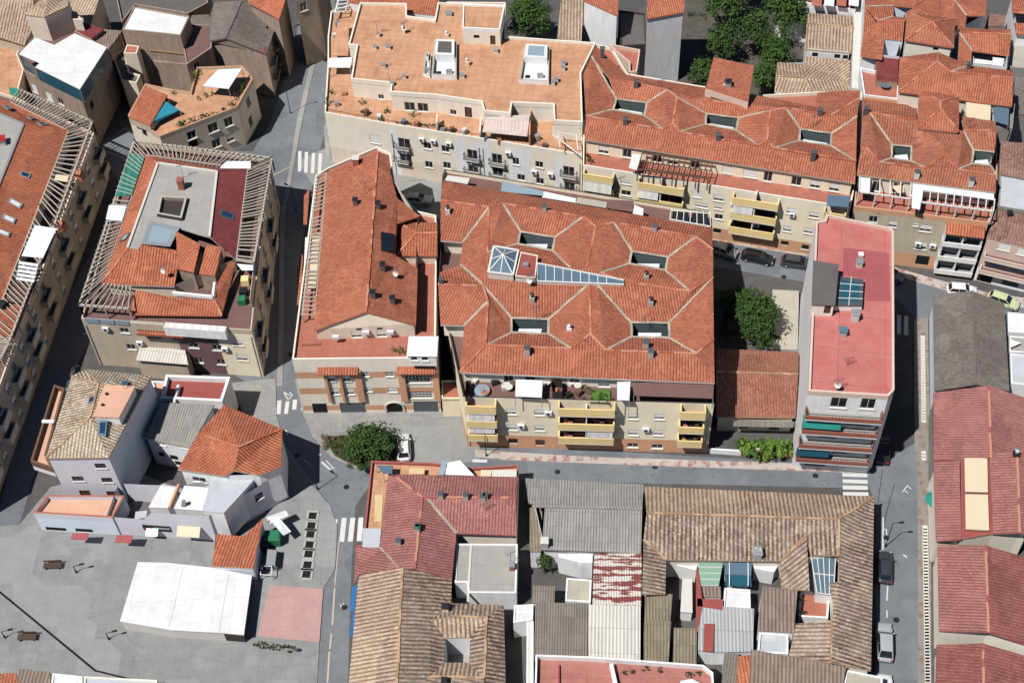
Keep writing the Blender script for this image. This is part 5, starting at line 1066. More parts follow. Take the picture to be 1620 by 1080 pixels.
for s0, s1 in (): m = MB(); m.prism([a+d*s0+n*.003, a+d*s1+n*.003, a+d*s1+n*.03, a+d*s0+n*.03], 3.2, 8.9, 'pale_blue_wall'); m.build('painted_panel', fb_)
rf = pts_('569.8,7.8 643.7,9 643.7,28.5 687.8,35 693,7.8 734.5,9 799,12 800,61 942.6,71.3 919.3,119.3 921.9,197 876.5,194.4 875.2,168.5 810.4,166 807.8,182.8 765.6,179 761.7,164.6 691.7,154 617.8,149 619,134.8 555.6,128.3 564.6,75.2 551.7,74', zr_)
walls(fb_, inset(rf, .05), zt, zr_-.3, 'ivory', {11: [(860, 190, 1., 1., 'n')], 16: k2([(1225, 708, 1., 1., 'd'), (1318, 725, 1.1, 1.9, 'D')]), 17: k2([(960, 670, 1.6, 1.6, 'd'), (1040, 675, 1.6, 1.6, 'd')]), 19: k2([(785, 606, .9, .9, 'd')])}, name='upper_wall'); R(0)
flat(fb_, rf, zr_, 'terracotta', .45, .22, 'ivory')
pn = pts_('733,9 799,11 791,49 731.5,46', 15.2); walls(fb_, pn, zr_+.01, 14.9, 'ivory', {2: k2([(1365, 225, .9, .6, 'n'), (1465, 260, .8, 1.7, 'D')])}, name='stair_hut'); R(0); flat(fb_, pn, 15.2, 'terracotta', .25, .2, 'white_wall', name='stair_hut_roof')
def court(b, rg, q, rh, split, pm):
    R(rg); pp = [P(x, y, zr_+.02) for x, y in q]; flat(b, pp, zr_+.02, 'white_flat', rh, .22, 'white_wall', name='light_court', cmat='ridge_white')
    i = inset(pp, .3); a, c, d, e = i[0], i[1], i[2], i[3]; n0, n1 = a.lerp(e, split), c.lerp(d, split); box = [a, c, n1, n0]; walls(b, box, zr_+.03, zr_+rh+.5, 'white_wall', name='court_hut'); top = [Vector((p.x, p.y, zr_+rh+.5)) for p in box]; skylight(b, top, pm, 'frame_white', .08, 'court_window')
    m = MB(); f = e.lerp(d, .62).lerp(n1, .3); m.box(f, .9, .5, .7, 'metal_light'); m.build('air_conditioner', b); m = MB(); f = e.lerp(d, .3).lerp(n0, .3); m.box(f, .7, .6, .1, 'glass_dark'); m.build('court_hatch', b)
court(fb_, 2, ((1110, 275), (1245, 280), (1245, 490), (1092, 482)), .8, .5, 'dark_flat'); court(fb_, 2, ((1050, 345), (1088, 350), (1082, 480), (1040, 465)), .5, .3, 'glass_blue')
court(fb_, 3, ((115, 300), (268, 310), (264, 520), (82, 510)), .7, .42, 'glass_pale')
R(0)
# terrace partitions and clutter on the street side
for pa, pb, hh, mt in (((693, 196, zt), (692, 209, zt), 1.8, 'ivory'), ((839, 186, zt), (838, 232, zt), 2.2, 'brick_orange'), ((761, 200, zt), (760, 222, zt), 1.6, 'ivory')):
    m = MB(); A_, B_ = P(*pa), P(*pb); m.beam(A_+Vector((0, 0, hh/2)), B_+Vector((0, 0, hh/2)), .2, hh, mt); m.build('terrace_partition', fb_)
wl2 = [P(x, y, zt) for x, y in ((876, 200), (919, 206), (918, 222), (874, 216))]; walls(fb_, wl2, zt+.01, 11.6, 'ivory', {3: [(896, 218, 1.4, 1.3, 'd')]}, name='terrace_room'); awn(fb_, [Vector((p.x, p.y, 11.75)) for p in wl2], 'terracotta', .14, 'terrace_room_roof')
for k, (x, y) in enumerate(((545, 150), (533, 168), (580, 182), (600, 186), (640, 196), (660, 200), (700, 208), (716, 208), (735, 212), (770, 222), (790, 226), (850, 222), (862, 232), (530, 60), (536, 44))): p = P(x, y, zt); m = MB(); m.box(p, .7, .6, .5+.25*(k % 3), ('clay', 'metal_light', 'timber', 'concrete_white', 'tank_blue')[k % 5], k*.5); m.build('terrace_box', fb_)
R(2)
for x, y, w, h, kd in ((765, 225, .5, .8, 'flat'), (745, 300, .5, .6, 'flat'), (828, 300, .6, .6, 'flat'), (798, 410, .6, .6, 'flat'), (925, 480, .5, .6, 'flat'), (850, 522, .5, .7, 'flat'), (920, 205, .5, .8, 'pipe'), (1278, 475, .6, .6, 'flat'), (1310, 400, .5, .8, 'pipe'), (1195, 95, .9, .5, 'flat'), (1185, 225, .5, .5, 'pipe'), (1480, 320, .7, .6, 'flat')): chim(fb_, x, y, zr_, w, h, 'ivory', 'metal_light', .1, kind=kd)
R(3)
for x, y in ((352, 430), (310, 500), (290, 520), (355, 400)): chim(fb_, x, y, zr_, .5, .7, 'concrete_white', 'metal_light', kind='flat')
R(0)
awn(fb_, [P(768, 186, 12.2), P(838, 181, 12.2), P(834, 216, 11.4), P(763, 209, 11.4)], 'awning_stripe', .06, 'awning'); awn(fb_, [P(760, 216, 9.2), P(798, 224, 9.2), P(797, 236, 8.4), P(759, 228, 8.4)], 'awning_stripe', .06, 'awning'); awn(fb_, [P(520, 92, 11.6), P(557, 91, 11.6), P(554, 107, 11.4), P(520, 107, 11.4)], 'sheet_white', .08, 'awning', 1, zt)
awn(fb_, [P(534, 36, 11.2), P(552, 34, 11.2), P(551, 88, 10.6), P(526, 88, 10.6)], 'terracotta', .1, 'terrace_roof')
R(3)
for a0, a1 in (((300, 830), (445, 940)), ((320, 800), (330, 900)), ((430, 820), (440, 920)), ((320, 810), (430, 825))): m = MB(); m.beam(P(*a0, 11.6), P(*a1, 11.6), .12, .14, 'frame_white'); m.build('pergola_beam', fb_)
R(2)
for x, y, r_, h, mt in ((670, 640, .9, 1.3, 'leaf_mid'), (775, 735, .6, .8, 'leaf_mid'), (820, 690, .6, 1.2, 'leaf_dark'), (985, 715, .8, 1.2, 'leaf_mid'), (460, 640, .6, 1.4, 'leaf_dark'), (480, 580, .5, 1., 'leaf_mid'), (670, 690, .5, .6, 'leaf_dark')): bush(fb_, P(x, y, zt), r_, h, 90, mt, .22, seed=int(x))
for x in range(880, 1130, 28): bush(fb_, P(x, 757+(x-880)*.08, zt), .4, .6, 40, random.choice(('leaf_mid', 'leaf_dark', 'leaf_bright')), .2, seed=x)
for x in range(1150, 1240, 25): bush(fb_, P(x, 790+(x-1150)*.2, zt), .45, .9, 50, 'leaf_dark', .2, seed=x)
a, d, n, Ln = facade(tf[1], tf[2], 1)
for (x, y, zz) in ((636, 252, 3.2), (747, 270, 3.1), (636, 228, 5.9), (747, 245, 5.9)):
    R(0); s = fpos((a, d, n, Ln), x, y)[0]
    if 1.3 < s < Ln-1.3: balcony(fb_, (a, d, n, Ln), s-1.2, s+1.2, zz, .7, .95, 'ivory', 'grey_flat', 'iron', 'ivory')
a, d, n, Ln = facade(tf[2], tf[3], 1)
for (x, y, zz) in ((787, 255, 5.7), (900, 282, 5.7), (787, 275, 2.9), (900, 300, 2.9)):
    s = fpos((a, d, n, Ln), x, y)[0]
    if 1.3 < s < Ln-1.3: balcony(fb_, (a, d, n, Ln), s-1.2, s+1.2, zz, .7, .95, 'ivory', 'grey_flat', 'iron', 'ivory')
rg_ = MB()
for e0 in (0, 1, 2):
    A_, B_ = tf[e0]+Vector((0, 0, .5)), tf[e0+1]+Vector((0, 0, .5)); rg_ = MB(); rg_.beam(A_+Vector((0, .12, .55)), B_+Vector((0, .12, .55)), .05, .05, 'iron'); nn = int((B_-A_).length/1.2)
    for k in range(nn+1): e = A_.lerp(B_, k/nn)+Vector((0, .12, 0)); rg_.beam(e, e+Vector((0, 0, .55)), .04, .04, 'iron')
    rg_.build('railing', fb_)
# behind it
R(2); q = [P(x, y, 11.) for x, y in ((590, -90), (1180, -90), (1115, 95), (940, 75), (585, 15))]; b = bld('house', 'red tiled house behind the terracotta flat roof at the top edge', q); walls(b, q, 0, 10.9, 'white_wall'); q[0].z = q[1].z = 12.2; roof(b, dict(zip('ABCDE', q)), 'ABCDE', 'tile_red', '')
A_, B_, C_, D_ = [P(x, y, 10.8) for x, y in ((500, 85), (540, -60), (600, -60), (565, 75))]; pergola(fb_, A_, B_, C_, D_, 6, 'frame_white', .18, .14, 2, zt)
R(3)
quick('cottage', 'narrow tan thatched-looking tile house beside the white gable walls at the top', [(345, -60), (478, -60), (460, 250), (312, 252)], 0, 9, 'white_wall', 'A345,-60,9.6 B478,-60,9.6 C462,255,8.8 D310,255,8.8', 'ABCD', 'tile_tan', '', rm='ridge_tan', cat='house')
quick('townhouse', 'red roofed house with blank white wall, left of the white pair', [(475, 5), (682, 98), (692, -60), (478, -60)], 0, 13, 'white_wall', 'A474,3,13 B683,97,13 C694,-60,14 D478,-60,14', 'ABCD', 'tile_red', '', ins=.12, cat='house')
quick('townhouse', 'red roofed house with tall blank white wall, right of the white pair', [(860, 115), (1087, 74), (1096, -60), (868, -60)], 0, 13.4, 'white_wall', 'A858,117,13.4 B1089,75,13.4 C1098,-60,14.4 D868,-60,14.4', 'ABCD', 'tile_red', '', ins=.12, cat='house')
q = [P(x, y, 9.) for x, y in ((690, 40), (850, 60), (860, 250), (700, 260))]; b = bld('building', 'grey roofed infill between the two white gable walls', q); block(b, q, 0, 8., 'dark_wall', 'dark_flat', .3)
q = [P(x, y, 10.2) for x, y in ((620, 285), (820, 322), (800, 455), (752, 460), (752, 400))]; b = bld('roof_terrace', 'small walled pink terrace at the back corner of the red north street block', q, 'terrace'); block(b, q, 0, 10.2, 'pinkish_wall', 'terracotta_red', .6)
# ================================================================== top left cluster
R(27)
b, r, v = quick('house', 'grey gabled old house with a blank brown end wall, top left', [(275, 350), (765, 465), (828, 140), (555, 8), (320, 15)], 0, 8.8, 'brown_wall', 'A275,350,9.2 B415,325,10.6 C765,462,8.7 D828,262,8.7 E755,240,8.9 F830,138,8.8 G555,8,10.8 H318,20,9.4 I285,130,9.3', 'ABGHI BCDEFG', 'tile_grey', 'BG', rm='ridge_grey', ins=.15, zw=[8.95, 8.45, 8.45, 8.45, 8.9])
gm = MB(); gm.poly([v['A']+Vector((.2, .2, -.3)), v['C']+Vector((-.2, .2, -.3)), v['B']+Vector((0, .2, -.1))], 'brown_wall'); gm.build('gable', b)
awn(b, [P(x, y, z) for x, y, z in ((660, 385, 9.2), (745, 405, 9.), (760, 470, 8.85), (650, 405, 9.2))], 'tile_greyred', .05, 'tile_patch')
a, d, n, Ln = facade(v['C'], v['F'], 1)
for z in (2.8, 5.6):
    for s in (1, 5, 9): balcony(b, (a, d, n, Ln), s, s+2.6, z, .8, 1., 'tile_maroon', 'grey_flat', 'iron', 'concrete')
quick('house', 'small lean-to roofed brown house between the white deck and the grey gable', [(85, 205), (130, 132), (272, 125), (322, 218)], 0, 8.6, 'brown_wall', 'A85,207,8.4 B130,132,8.8 C272,125,8.8 D325,220,8.4', 'ABCD', 'tile_grey', '', rm='ridge_grey', ins=.1)
quick('house', 'orange tiled house behind the grey gable at the top edge', [(610, -80), (945, -80), (872, 165), (800, 120), (610, 20)], 0, 12, 'brown_wall', 'A605,-80,12.8 B950,-80,12.8 C872,168,12 D798,122,12 E605,22,12', 'ABCDE', 'tile_orange', '')
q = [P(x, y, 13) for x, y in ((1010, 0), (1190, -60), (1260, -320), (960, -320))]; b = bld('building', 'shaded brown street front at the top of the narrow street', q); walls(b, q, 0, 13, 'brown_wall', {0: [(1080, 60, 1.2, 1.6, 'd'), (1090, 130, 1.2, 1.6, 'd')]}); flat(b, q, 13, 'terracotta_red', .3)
R(1)
def deck(name, label, q, z, wm, rm, ph=.15, z0=0, **k):
    p = [P(x, y, z) for x, y in q]; b = bld(name, label, p, k.pop('cat', 'building')); block(b, p, z0, z, wm, rm, ph, **k); return b, p
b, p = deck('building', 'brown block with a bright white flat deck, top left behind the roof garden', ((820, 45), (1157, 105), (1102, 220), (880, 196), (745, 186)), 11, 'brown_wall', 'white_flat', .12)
for (x0, y0, x1, y1, z) in ((880, 300, 1100, 322, 7.5), (880, 385, 1100, 405, 4.6)):
    fr = facade(p[3], p[2], 1); a, d, n, Ln = fr
    if n.y > 0: n = -n
    m = MB(); m.beam(a+n*.06+Vector((0, 0, z)), a+d*Ln+n*.06+Vector((0, 0, z)), .14, .16, 'ridge_tan_b'); m.build('ledge', b)
b, p = deck('building', 'lower brown block below the white deck with a dark sunken court', ((1150, 152), (1310, 158), (1290, 300), (1140, 400), (1105, 225)), 8.3, 'brown_wall', 'brown_flat', .2, wins={3: [(1120, 330, 1., 1.2, 'd')], 2: [(1200, 400, 1., 1.2, 'd')]})
b, p = deck('building', 'low brown walled yard between the white deck and the roof garden', ((890, 215), (1120, 235), (1150, 410), (940, 390)), 5., 'brown_wall', 'brown_flat', .5)
b, p = deck('building', 'slim beige tower with a pink flat top beside the white deck', ((775, 275), (850, 285), (835, 330), (755, 330)), 8.4, 'beige', 'terracotta_red', .1)
b, p = deck('building', 'small beige stepped house with a dark terrace beside the slim tower', ((690, 350), (760, 305), (790, 450), (860, 470), (835, 520), (745, 500)), 5.8, 'beige', 'dark_flat', .4)
TB = ((215, 230), (330, 275), (455, 205), (652, 290), (487, 545), (215, 410), (242, 385), (115, 330))
p = [P(x, y, 10.2) for x, y in TB]; b = bld('apartment_building', 'brown corner block under a stepped white canopy roof with teal side blinds', p)
low = [P(x, y, 9.5) for x, y in ((150, 440), (500, 610), (655, 300), (455, 190), (215, 225), (115, 340))]
walls(b, low, 0, 9.3, 'brown_wall', {0: [(210, 540, 1.2, 1.6, 'S'), (300, 590, 1.4, 1.6, 'S'), (370, 620, 1.2, 1.3, 'd')], 1: [(560, 640, 1.2, 1.3, 'n')]}); flat(b, low, 9.5, 'brown_flat', .2, .15, 'brown_wall', name='roof_terrace')
awn(b, [P(x, y, 12.2) for x, y in TB], 'white_flat', .15, 'canopy', 1, 9.5)
t6, t7, t5, t4 = [P(x, y, 12.05) for x, y in ((215, 410), (115, 330), (487, 545), (652, 290))]
for q0, q1 in ((t7, t6), (t6, t5), (t5, t4)): m = MB(); m.poly([Vector((q0.x, q0.y, 9.6)), Vector((q1.x, q1.y, 9.6)), q1, q0], 'glass_teal'); m.build('side_blind', b)
quick('house', 'tall narrow beige house with a small tan roof above the white canopy, top left', [(148, 90), (270, 105), (412, 40), (420, -20), (300, -30)], 0, 14.2, 'beige', 'A145,88,14.2 B270,104,14.2 C412,40,14.2 D425,-30,14.4 E290,-40,14.8 F285,20,15', 'ABF BCDF DEF EAF', 'tile_tan', '', rm='ridge_tan', ins=.12)
b, p = deck('building', 'beige wall block behind the narrow beige house', ((275, 110), (500, 130), (470, 80), (400, 60)), 11.5, 'beige', 'beige_flat', .2)
quick('house', 'tan tiled house in the top left corner', [(-60, -60), (200, -60), (192, 180), (150, 272), (-60, 205)], 0, 8.6, 'tan_wall', 'A-70,-60,10.2 B205,-60,10.2 C195,180,8.8 D150,275,8.5 E-70,205,8.8', 'ABCDE', 'tile_tan', '', rm='ridge_tan')
quick('house', 'tan tiled house right of the narrow beige tower at the top edge', [(398, 60), (420, -60), (625, -60), (556, 132), (470, 80)], 0, 8.8, 'beige', 'A395,62,9 B425,-60,10 C628,-60,10 D556,135,8.8 E470,82,8.9', 'ABCDE', 'tile_tan', '', rm='ridge_tan')
quick('house', 'small maroon roofed lean-to behind the white canopy', [(500, 135), (632, 180), (562, 232), (465, 195)], 0, 9.4, 'brown_wall', 'A500,135,9.8 B634,180,9.6 C560,234,9.4 D462,196,9.6', 'ABCD', 'tile_maroon', '', ins=.1)
quick('house', 'small corrugated tan roof stepping down beside the white canopy', [(632, 180), (742, 188), (665, 302), (562, 240)], 0, 8.6, 'brown_wall', 'A632,180,9 B744,188,8.8 C665,304,8.4 D560,240,8.6', 'ABCD', 'corr_brown', '', rm='ridge_grey', ins=.1)
b, p = deck('building', 'low beige terraces at the left edge between the tan corner roof and the pergola', ((-60, 210), (150, 275), (110, 345), (150, 440), (100, 620), (-60, 560)), 6, 'beige', 'terracotta', .5)
for x, y in ((20, 250), (30, 275), (-5, 262)): bush(b, P(x, y, 6), .7, 1.4, 90, 'leaf_dark', .25, seed=x+90)
awn(b, [P(55, 530, 7), P(120, 545, 7), P(105, 590, 6.9), P(60, 575, 6.9)], 'teal_cloth', .05)
q = [P(x, y, 8.2) for x, y in ((270, 0), (420, -60), (720, -60), (720, 60), (660, 170), (600, 20))]
b, p = deck('building', 'long shaded block at the top edge left of the white deck', ((700, -60), (1280, -60), (1270, 30), (1150, 95), (830, 40), (745, 150)), 7.5, 'brown_wall', 'dark_flat', .4)
# roof garden house
zg = 7.2
gp = [P(x, y, zg) for x, y in ((785, 718), (980, 848), (1450, 668), (1548, 495), (1480, 415), (1205, 425), (1165, 575), (1050, 560), (890, 525))]
b = bld('apartment_building', 'cream corner house with a planted roof garden, red lean-to and a blue shade cloth', gp)
walls(b, gp, 0, zg-.3, 'beige', {1: [(1170, 825, 1.4, 1.5, 'd'), (1300, 780, 1.6, 1.7, 'd'), (1395, 745, 1.4, 1.7, 'd'), (1320, 875, 1.4, 1.6, 'd'), (1405, 840, 1.2, 1.6, 's'), (1180, 880, 1.4, 1.3, 'n')], 2: [(1515, 620, 1.3, 1.7, 'd'), (1530, 740, 1.3, 1.7, 'd')], 0: [(880, 800, 1.2, 1.4, 'n')]})
flat(b, gp, zg, 'terracotta', .5, .25, 'tan_wall', name='roof_garden', cmat='terracotta')
LR = V('A785,715,8.6 B890,525,9.4 C1022,580,9.4 D915,768,8.6'); walls(b, [LR[k] for k in 'ABCD'], zg+.005, 8.55, 'tan_wall', name='lean_to'); roof(b, LR, 'ABCD', 'tile_orange', '', name='lean_to_roof')
awn(b, [P(x, y, 9.6) for x, y in ((1330, 425), (1476, 418), (1395, 543), (1235, 525))], 'sheet_white', .06, 'canopy', 1, zg); awn(b, [P(x, y, z) for x, y, z in ((1008, 618, 9), (1098, 672, 8.3), (940, 756, 8.1), (928, 742, 8.6))], 'cyan_cloth', .05, 'shade_cloth', 1, zg)
rnd = random.Random(3)
for t in range(26):
    u = rnd.random(); e = gp[1].lerp(gp[2], u) if t < 12 else gp[2].lerp(gp[3], u) if t < 19 else gp[3].lerp(gp[5], u) if t < 23 else gp[5].lerp(gp[6], u)
    c = sum(gp, Vector())/9; pt = e.lerp(c, .13); bush(b, Vector((pt.x, pt.y, zg)), rnd.uniform(.4, .8), rnd.uniform(.6, 1.4), 60, rnd.choice(('leaf_mid', 'leaf_dark', 'leaf_bright', 'leaf_mid')), .22, seed=t)
for x, y in ((1210, 610), (1060, 580), (1250, 590), (1300, 580)): bush(b, P(x, y, zg), .5, .9, 60, 'leaf_mid', .2, seed=x)
# ================================================================== pergola block, centre left
R(0)
zp, zk = 8.9, 11.2
pp = pts_('130,508 399,527 428,258 213,228', zp)
pb_ = bld('apartment_building', 'detached block ringed by white pergolas round a tiled roof with a grey flat middle', pp)
kk = conv([(760, 165, 1.2, 1., 'd'), (800, 265, 1.2, 1.1, 'd'), (938, 197, 1.7, .9, 'd'), (1075, 208, 1., .9, 'd'), (1155, 187, 1.3, .8, 'd'), (1302, 198, 1.3, .8, 'd'), (1180, 257, 1.4, 1., 'd'), (1325, 270, 1.4, 1.1, 'd'), (1212, 346, 1.2, 1.1, 'd'), (1348, 357, 1.2, 1.1, 'd'), (1447, 240, 1.4, 1.1, 's'), (1477, 330, 1.5, 1.3, 's')], 9); R(0)
fr_ = facade(pp[0], pp[1], 1)
walls(pb_, pp, 0, zp-.3, 'tan_wall', {0: kk}, zones={0: [(287, 350, 555, 'plum_wall'), (350, 410, 555, 'cream')]})
a, d, n, Ln = fr_
sa, sb = fpos(fr_, 287, 560)[0], fpos(fr_, 350, 560)[0]
s0_, s1_ = fpos(fr_, 350, 560)[0], Ln
flat(pb_, pp, zp, 'brown_flat', .55, .18, 'tan_wall', name='roof_terrace')
# east side grid of windows, screens added along the edge above to shade the street
a2, d2, n2, L2 = facade(pp[1], pp[2], 1)
for k in range(5):
    s0, s1 = L2*(.12+.17*k), L2*(.12+.17*k)+L2*.15; m = MB(); m.prism([a2+d2*s0-n2*.3, a2+d2*s1-n2*.3, a2+d2*s1-n2*.22, a2+d2*s0-n2*.22], 9.46, 11.05, ('tan_wall', 'glass_blue', 'beige')[k % 3]); m.build('terrace_screen', pb_)
for z in (1.2, 4., 6.6):
    for k in range(7): s = 1.8+k*(L2-3.6)/6; win(pb_, a2+d2*s+n2*.17+Vector((0, 0, z)), d2, 1.1, 1.4, 'd'); 
for z in (3.1, 6.):
    for k in (0, 2, 4): s = .8+k*(L2-3.6)/6; balcony(pb_, (a2, d2, n2, L2), s, s+3, z, .9, 1., 'tan_wall', 'grey_flat', None, 'beige')
a3, d3, n3, L3 = facade(pp[3], pp[0], 1)
for z in (3.1, 6.):
    for k in range(5): s = 1+k*(L3-3.)/5; balcony(pb_, (a3, d3, n3, L3), s, s+2.6, z, .9, 1., 'tan_wall', 'grey_flat', None, 'beige')
R(9)
def wallbox(b, fr, xa, xb, y, z0, z1, dep, m, mt=None, name='bay'):
    a, d, n, Ln = fr; sa, sb = fpos(fr, xa, y, dep)[0], fpos(fr, xb, y, dep)[0]; q = MB(); q.prism([a+d*sa+n*.004, a+d*sb+n*.004, a+d*sb+n*dep, a+d*sa+n*dep], z0, z1, m, mt, True); return q.build(name, b)
awn(pb_, [P(x, y, z) for x, y, z in ((855, 250, 4.6), (1130, 285, 4.6), (1148, 372, 4.1), (830, 345, 4.1))], 'corr_white', .12, 'canopy'); wallbox(pb_, fr_, 850, 1140, 380, .01, 3.9, 1.6, 'tan_wall'); wallbox(pb_, fr_, 870, 1130, 380, 3., 3.6, 1.63, 'glass_blue', name='glazed_strip')
R(5)
PR = V('A890,100,11.2 B1337,182,11.2 C1510,186,11.2 D1440,737,11.2 E1280,598,12.4 F1325,203,12.4 G965,150,12.4 H780,665,12.4 I620,883,11.2 J838,673,12.35 K826,893,11.2 L862,645,12.4 M1105,682,12.2 N1062,900,11.2 O915,505,12.4 P1100,545,12.4 Q1215,582,12.4 R1040,662,12.2')
pr_ = roof(pb_, PR, 'AGHI=tile_orange ABFG=tile_orange FCDE=tile_maroon BCF=tile_maroon IHJK=tile_orange KJLMN=tile_orange GFEQPOLJH=grey_flat', 'tile_orange', 'AG HI', smat='concrete')
walls(pb_, inset([PR[k] for k in 'ABCDNKI'], .3), zp, 11.15, 'beige', name='upper_wall')
mb = MB()
for e in ('GH', 'GF', 'FE'): mb.beam(PR[e[0]]+Vector((0, 0, .1)), PR[e[1]]+Vector((0, 0, .1)), .3, .25, 'concrete_white')
mb.build('roof_kerb', pb_)
gg = [PR['O'], PR['P'], PR['R'], PR['L']]; skylight(pb_, [p+Vector((0, 0, .1)) for p in gg], 'glass_pale', 'metal_light', .12, 'glazed_roof')
sh = [P(x, y, 13) for x, y in ((978, 345), (1142, 352), (1108, 482), (955, 455))]; walls(pb_, sh, 12.3, 13, 'dark_wall', name='shaft_kerb'); ish = inset(sh, .3)
mb = MB(); shc = [Vector((p.x, p.y, 13)) for p in (sh if area(sh) > 0 else sh[::-1])]; ish = inset(shc, .3)
for i in range(4): j = (i+1) % 4; mb.poly([shc[i], shc[j], ish[j], ish[i]], 'concrete')
mb.poly([Vector((p.x, p.y, 12.42)) for p in ish], 'dark_wall')
for i in range(4): j = (i+1) % 4; mb.poly([Vector((ish[j].x, ish[j].y, 12.42)), Vector((ish[i].x, ish[i].y, 12.42)), Vector((ish[i].x, ish[i].y, 13)), Vector((ish[j].x, ish[j].y, 13))], 'brown_wall')
mb.build('air_shaft', pb_)
chim(pb_, 1112, 300, 12.4, .8, 1.5, 'brick_red', 'brick_red', -.1, kind='hood'); 
fz = onroof(PR['F'], PR['C'], PR['D']); skylight(pr_, [fz(x, y) for x, y in ((1350, 430), (1435, 462), (1422, 500), (1338, 470))]); fz = onroof(PR['A'], PR['G'], PR['H']); skylight(pr_, [fz(x, y) for x, y in ((760, 585), (800, 572), (765, 618), (728, 628))], 'glass_pale')
for key, vs, fs in (('upper', 'A1072,562,13.2 B1222,640,13.2 C1182,812,12.4 D1085,790,12.4', 'ABCD'), ('hut', 'A1258,645,12.6 B1352,660,12.6 C1312,832,12 D1215,820,12', 'ABCD')):
    v = V(vs); walls(pb_, inset([v[k] for k in 'ABCD'], .1), zp, 11.9, 'brown_wall', name='stair_hut'); roof(pb_, v, fs, 'tile_orange', '', name='stair_hut_roof')
LRs = V('A825,920,10.9 B1050,965,10.9 C1310,985,10.9 D1330,870,11.2 E1400,748,11.2 F1440,748,10.9 G1352,1078,9.9 H790,1070,9.9')
roof(pb_, LRs, 'ABCGH CDEFG', 'tile_orange', 'CG', name='lower_roof'); 
mb = MB(); mb.beam(P(1055, 940, 11.2), P(1300, 965, 11.2), .3, .5, 'white_wall'); mb.beam(P(1300, 965, 11.2), P(1310, 880, 11.2), .3, .5, 'white_wall'); mb.build('parapet', pb_)
R(9); wallbox(pb_, fr_, 985, 1355, 110, zp-.6, 9.9, .9, 'white_wall', 'canopy_white', 'glazed_gallery'); wallbox(pb_, fr_, 785, 985, 100, zp-.3, 9.8, .5, 'tan_wall', 'beige_flat', 'bay'); wallbox(pb_, fr_, 825, 1100, 165, 8., 8.35, 1., 'tile_orange', 'tile_orange', 'tiled_ledge')
for k in range(3): wallbox(pb_, fr_, 515+k*90, 595+k*90, 90, zp-.1, zp+.75, .12, 'glass_pale', None, 'glass_panel')
wallbox(pb_, fr_, 1110, 1375, 180, .02, 8.8, .10, 'plum_wall', None, 'painted_bay') if 0 else None
R(5)
ol = [P(x, y, zk) for x, y in ((820, 14), (1660, 118), (1548, 752), (485, 1012))]; il = [P(x, y, zk) for x, y in ((892, 98), (1512, 184), (1442, 736), (622, 884))]
pergola(pb_, ol[0], ol[1], il[1], il[0], 26, 'pergola_white', .12, .16, 6, zp); pergola(pb_, ol[1], ol[2], il[2], il[1], 30, 'pergola_white', .13, .16, 6, zp); pergola(pb_, ol[3], ol[0], il[0], il[3], 36, 'pergola_white', .12, .16, 8, zp)
e_ = P(785, 1035, zk); i_ = P(800, 905, zk); pergola(pb_, ol[3], e_, i_, il[3], 8, 'pergola_white', .12, .16, 2, zp)
for c in range(4):
    m = MB(); m.beam(ol[c], il[c], .28, .24, 'pergola_white'); m.build('pergola_beam', pb_)
awn(pb_, [ol[3].lerp(ol[0], .63)+Vector((0, 0, .25)), ol[3].lerp(ol[0], .92)+Vector((0, 0, .25)), il[3].lerp(il[0], .97)+Vector((0, 0, .25)), il[3].lerp(il[0], .66)+Vector((0, 0, .25))], 'teal_sheet', .05, 'teal_shade'); awn(pb_, [P(x, y, zk+.3) for x, y in ((665, 402), (772, 408), (745, 500), (645, 490))], 'sheet_white', .06, 'canopy'); awn(pb_, [P(x, y, zk+.3) for x, y in ((1385, 135), (1530, 135), (1530, 180), (1340, 178))], 'sheet_white', .06, 'canopy'); awn(pb_, [P(x, y, zk-.5) for x, y in ((1445, 760), (1560, 770), (1555, 800), (1475, 800))], 'sheet_white', .06, 'canopy')
for x, y, mt in ((1480, 1000, 'green_box'), (1490, 950, 'metal_dark'), (1500, 880, 'yellow_wall')): p = P(x, y, zp); m = MB(); m.box(p, 1., 1., 1., mt); m.build('storage_box', pb_)
# ================================================================== long pergola block at the left edge
R(0)
wl_ = pts_('150,214 44,497 -50,755 -400,755 -300,60 26,158', 8.6)
wb2 = bld('apartment_building', 'long block at the left edge with roof windows in an orange slope and white pergolas', wl_)
walls(wb2, wl_, 0, 8.3, 'tan_wall', {}); flat(wb2, wl_, 8.6, 'brown_flat', .5, .18, 'beige', name='roof_terrace')
for e0, e1, nn in ((0, 1, 8), (1, 2, 8)):
    fr = facade(wl_[e0], wl_[e1], -1); a, d, n, Ln = fr
    if (n.x < 0): n = -n; fr = (a, d, n, Ln)
    for z in (1.3, 4., 6.6):
        for k in range(nn): s = 1.2+k*(Ln-2.4)/(nn-1); win(wb2, a+d*s+n*.17+Vector((0, 0, z)), -d, 1.1, 1.4, 'ds'[k % 2])
    for z in (2.9, 5.7):
        for k in range(0, nn-1, 2): s = .6+k*(Ln-2.4)/(nn-1); balcony(wb2, fr, s, s+2.8, z, 1., 1., 'tan_wall' if e0 == 0 else 'beige', 'grey_flat', None, 'ivory')
R(20)
zk = 11.
Wv = {'A': P(-600, -40, zk), 'B': P(115, 150, zk), 'C': P(732, 455, zk), 'H': P(250, 385, 13)}; R(5); Wv.update({'D': P(60, 872, zk), 'E': P(-300, 1700, zk)}); R(20); Wv['F'] = P(-600, 0, 13); Wv['F'] = P(-300, 150, 13); R(5); Wv['G'] = P(-420, 1300, 13)
roof_w = roof(wb2, {**Wv}, 'ABCHF CDEGH', 'tile_orange', 'CH', smat='concrete', mats=None)
R(0)
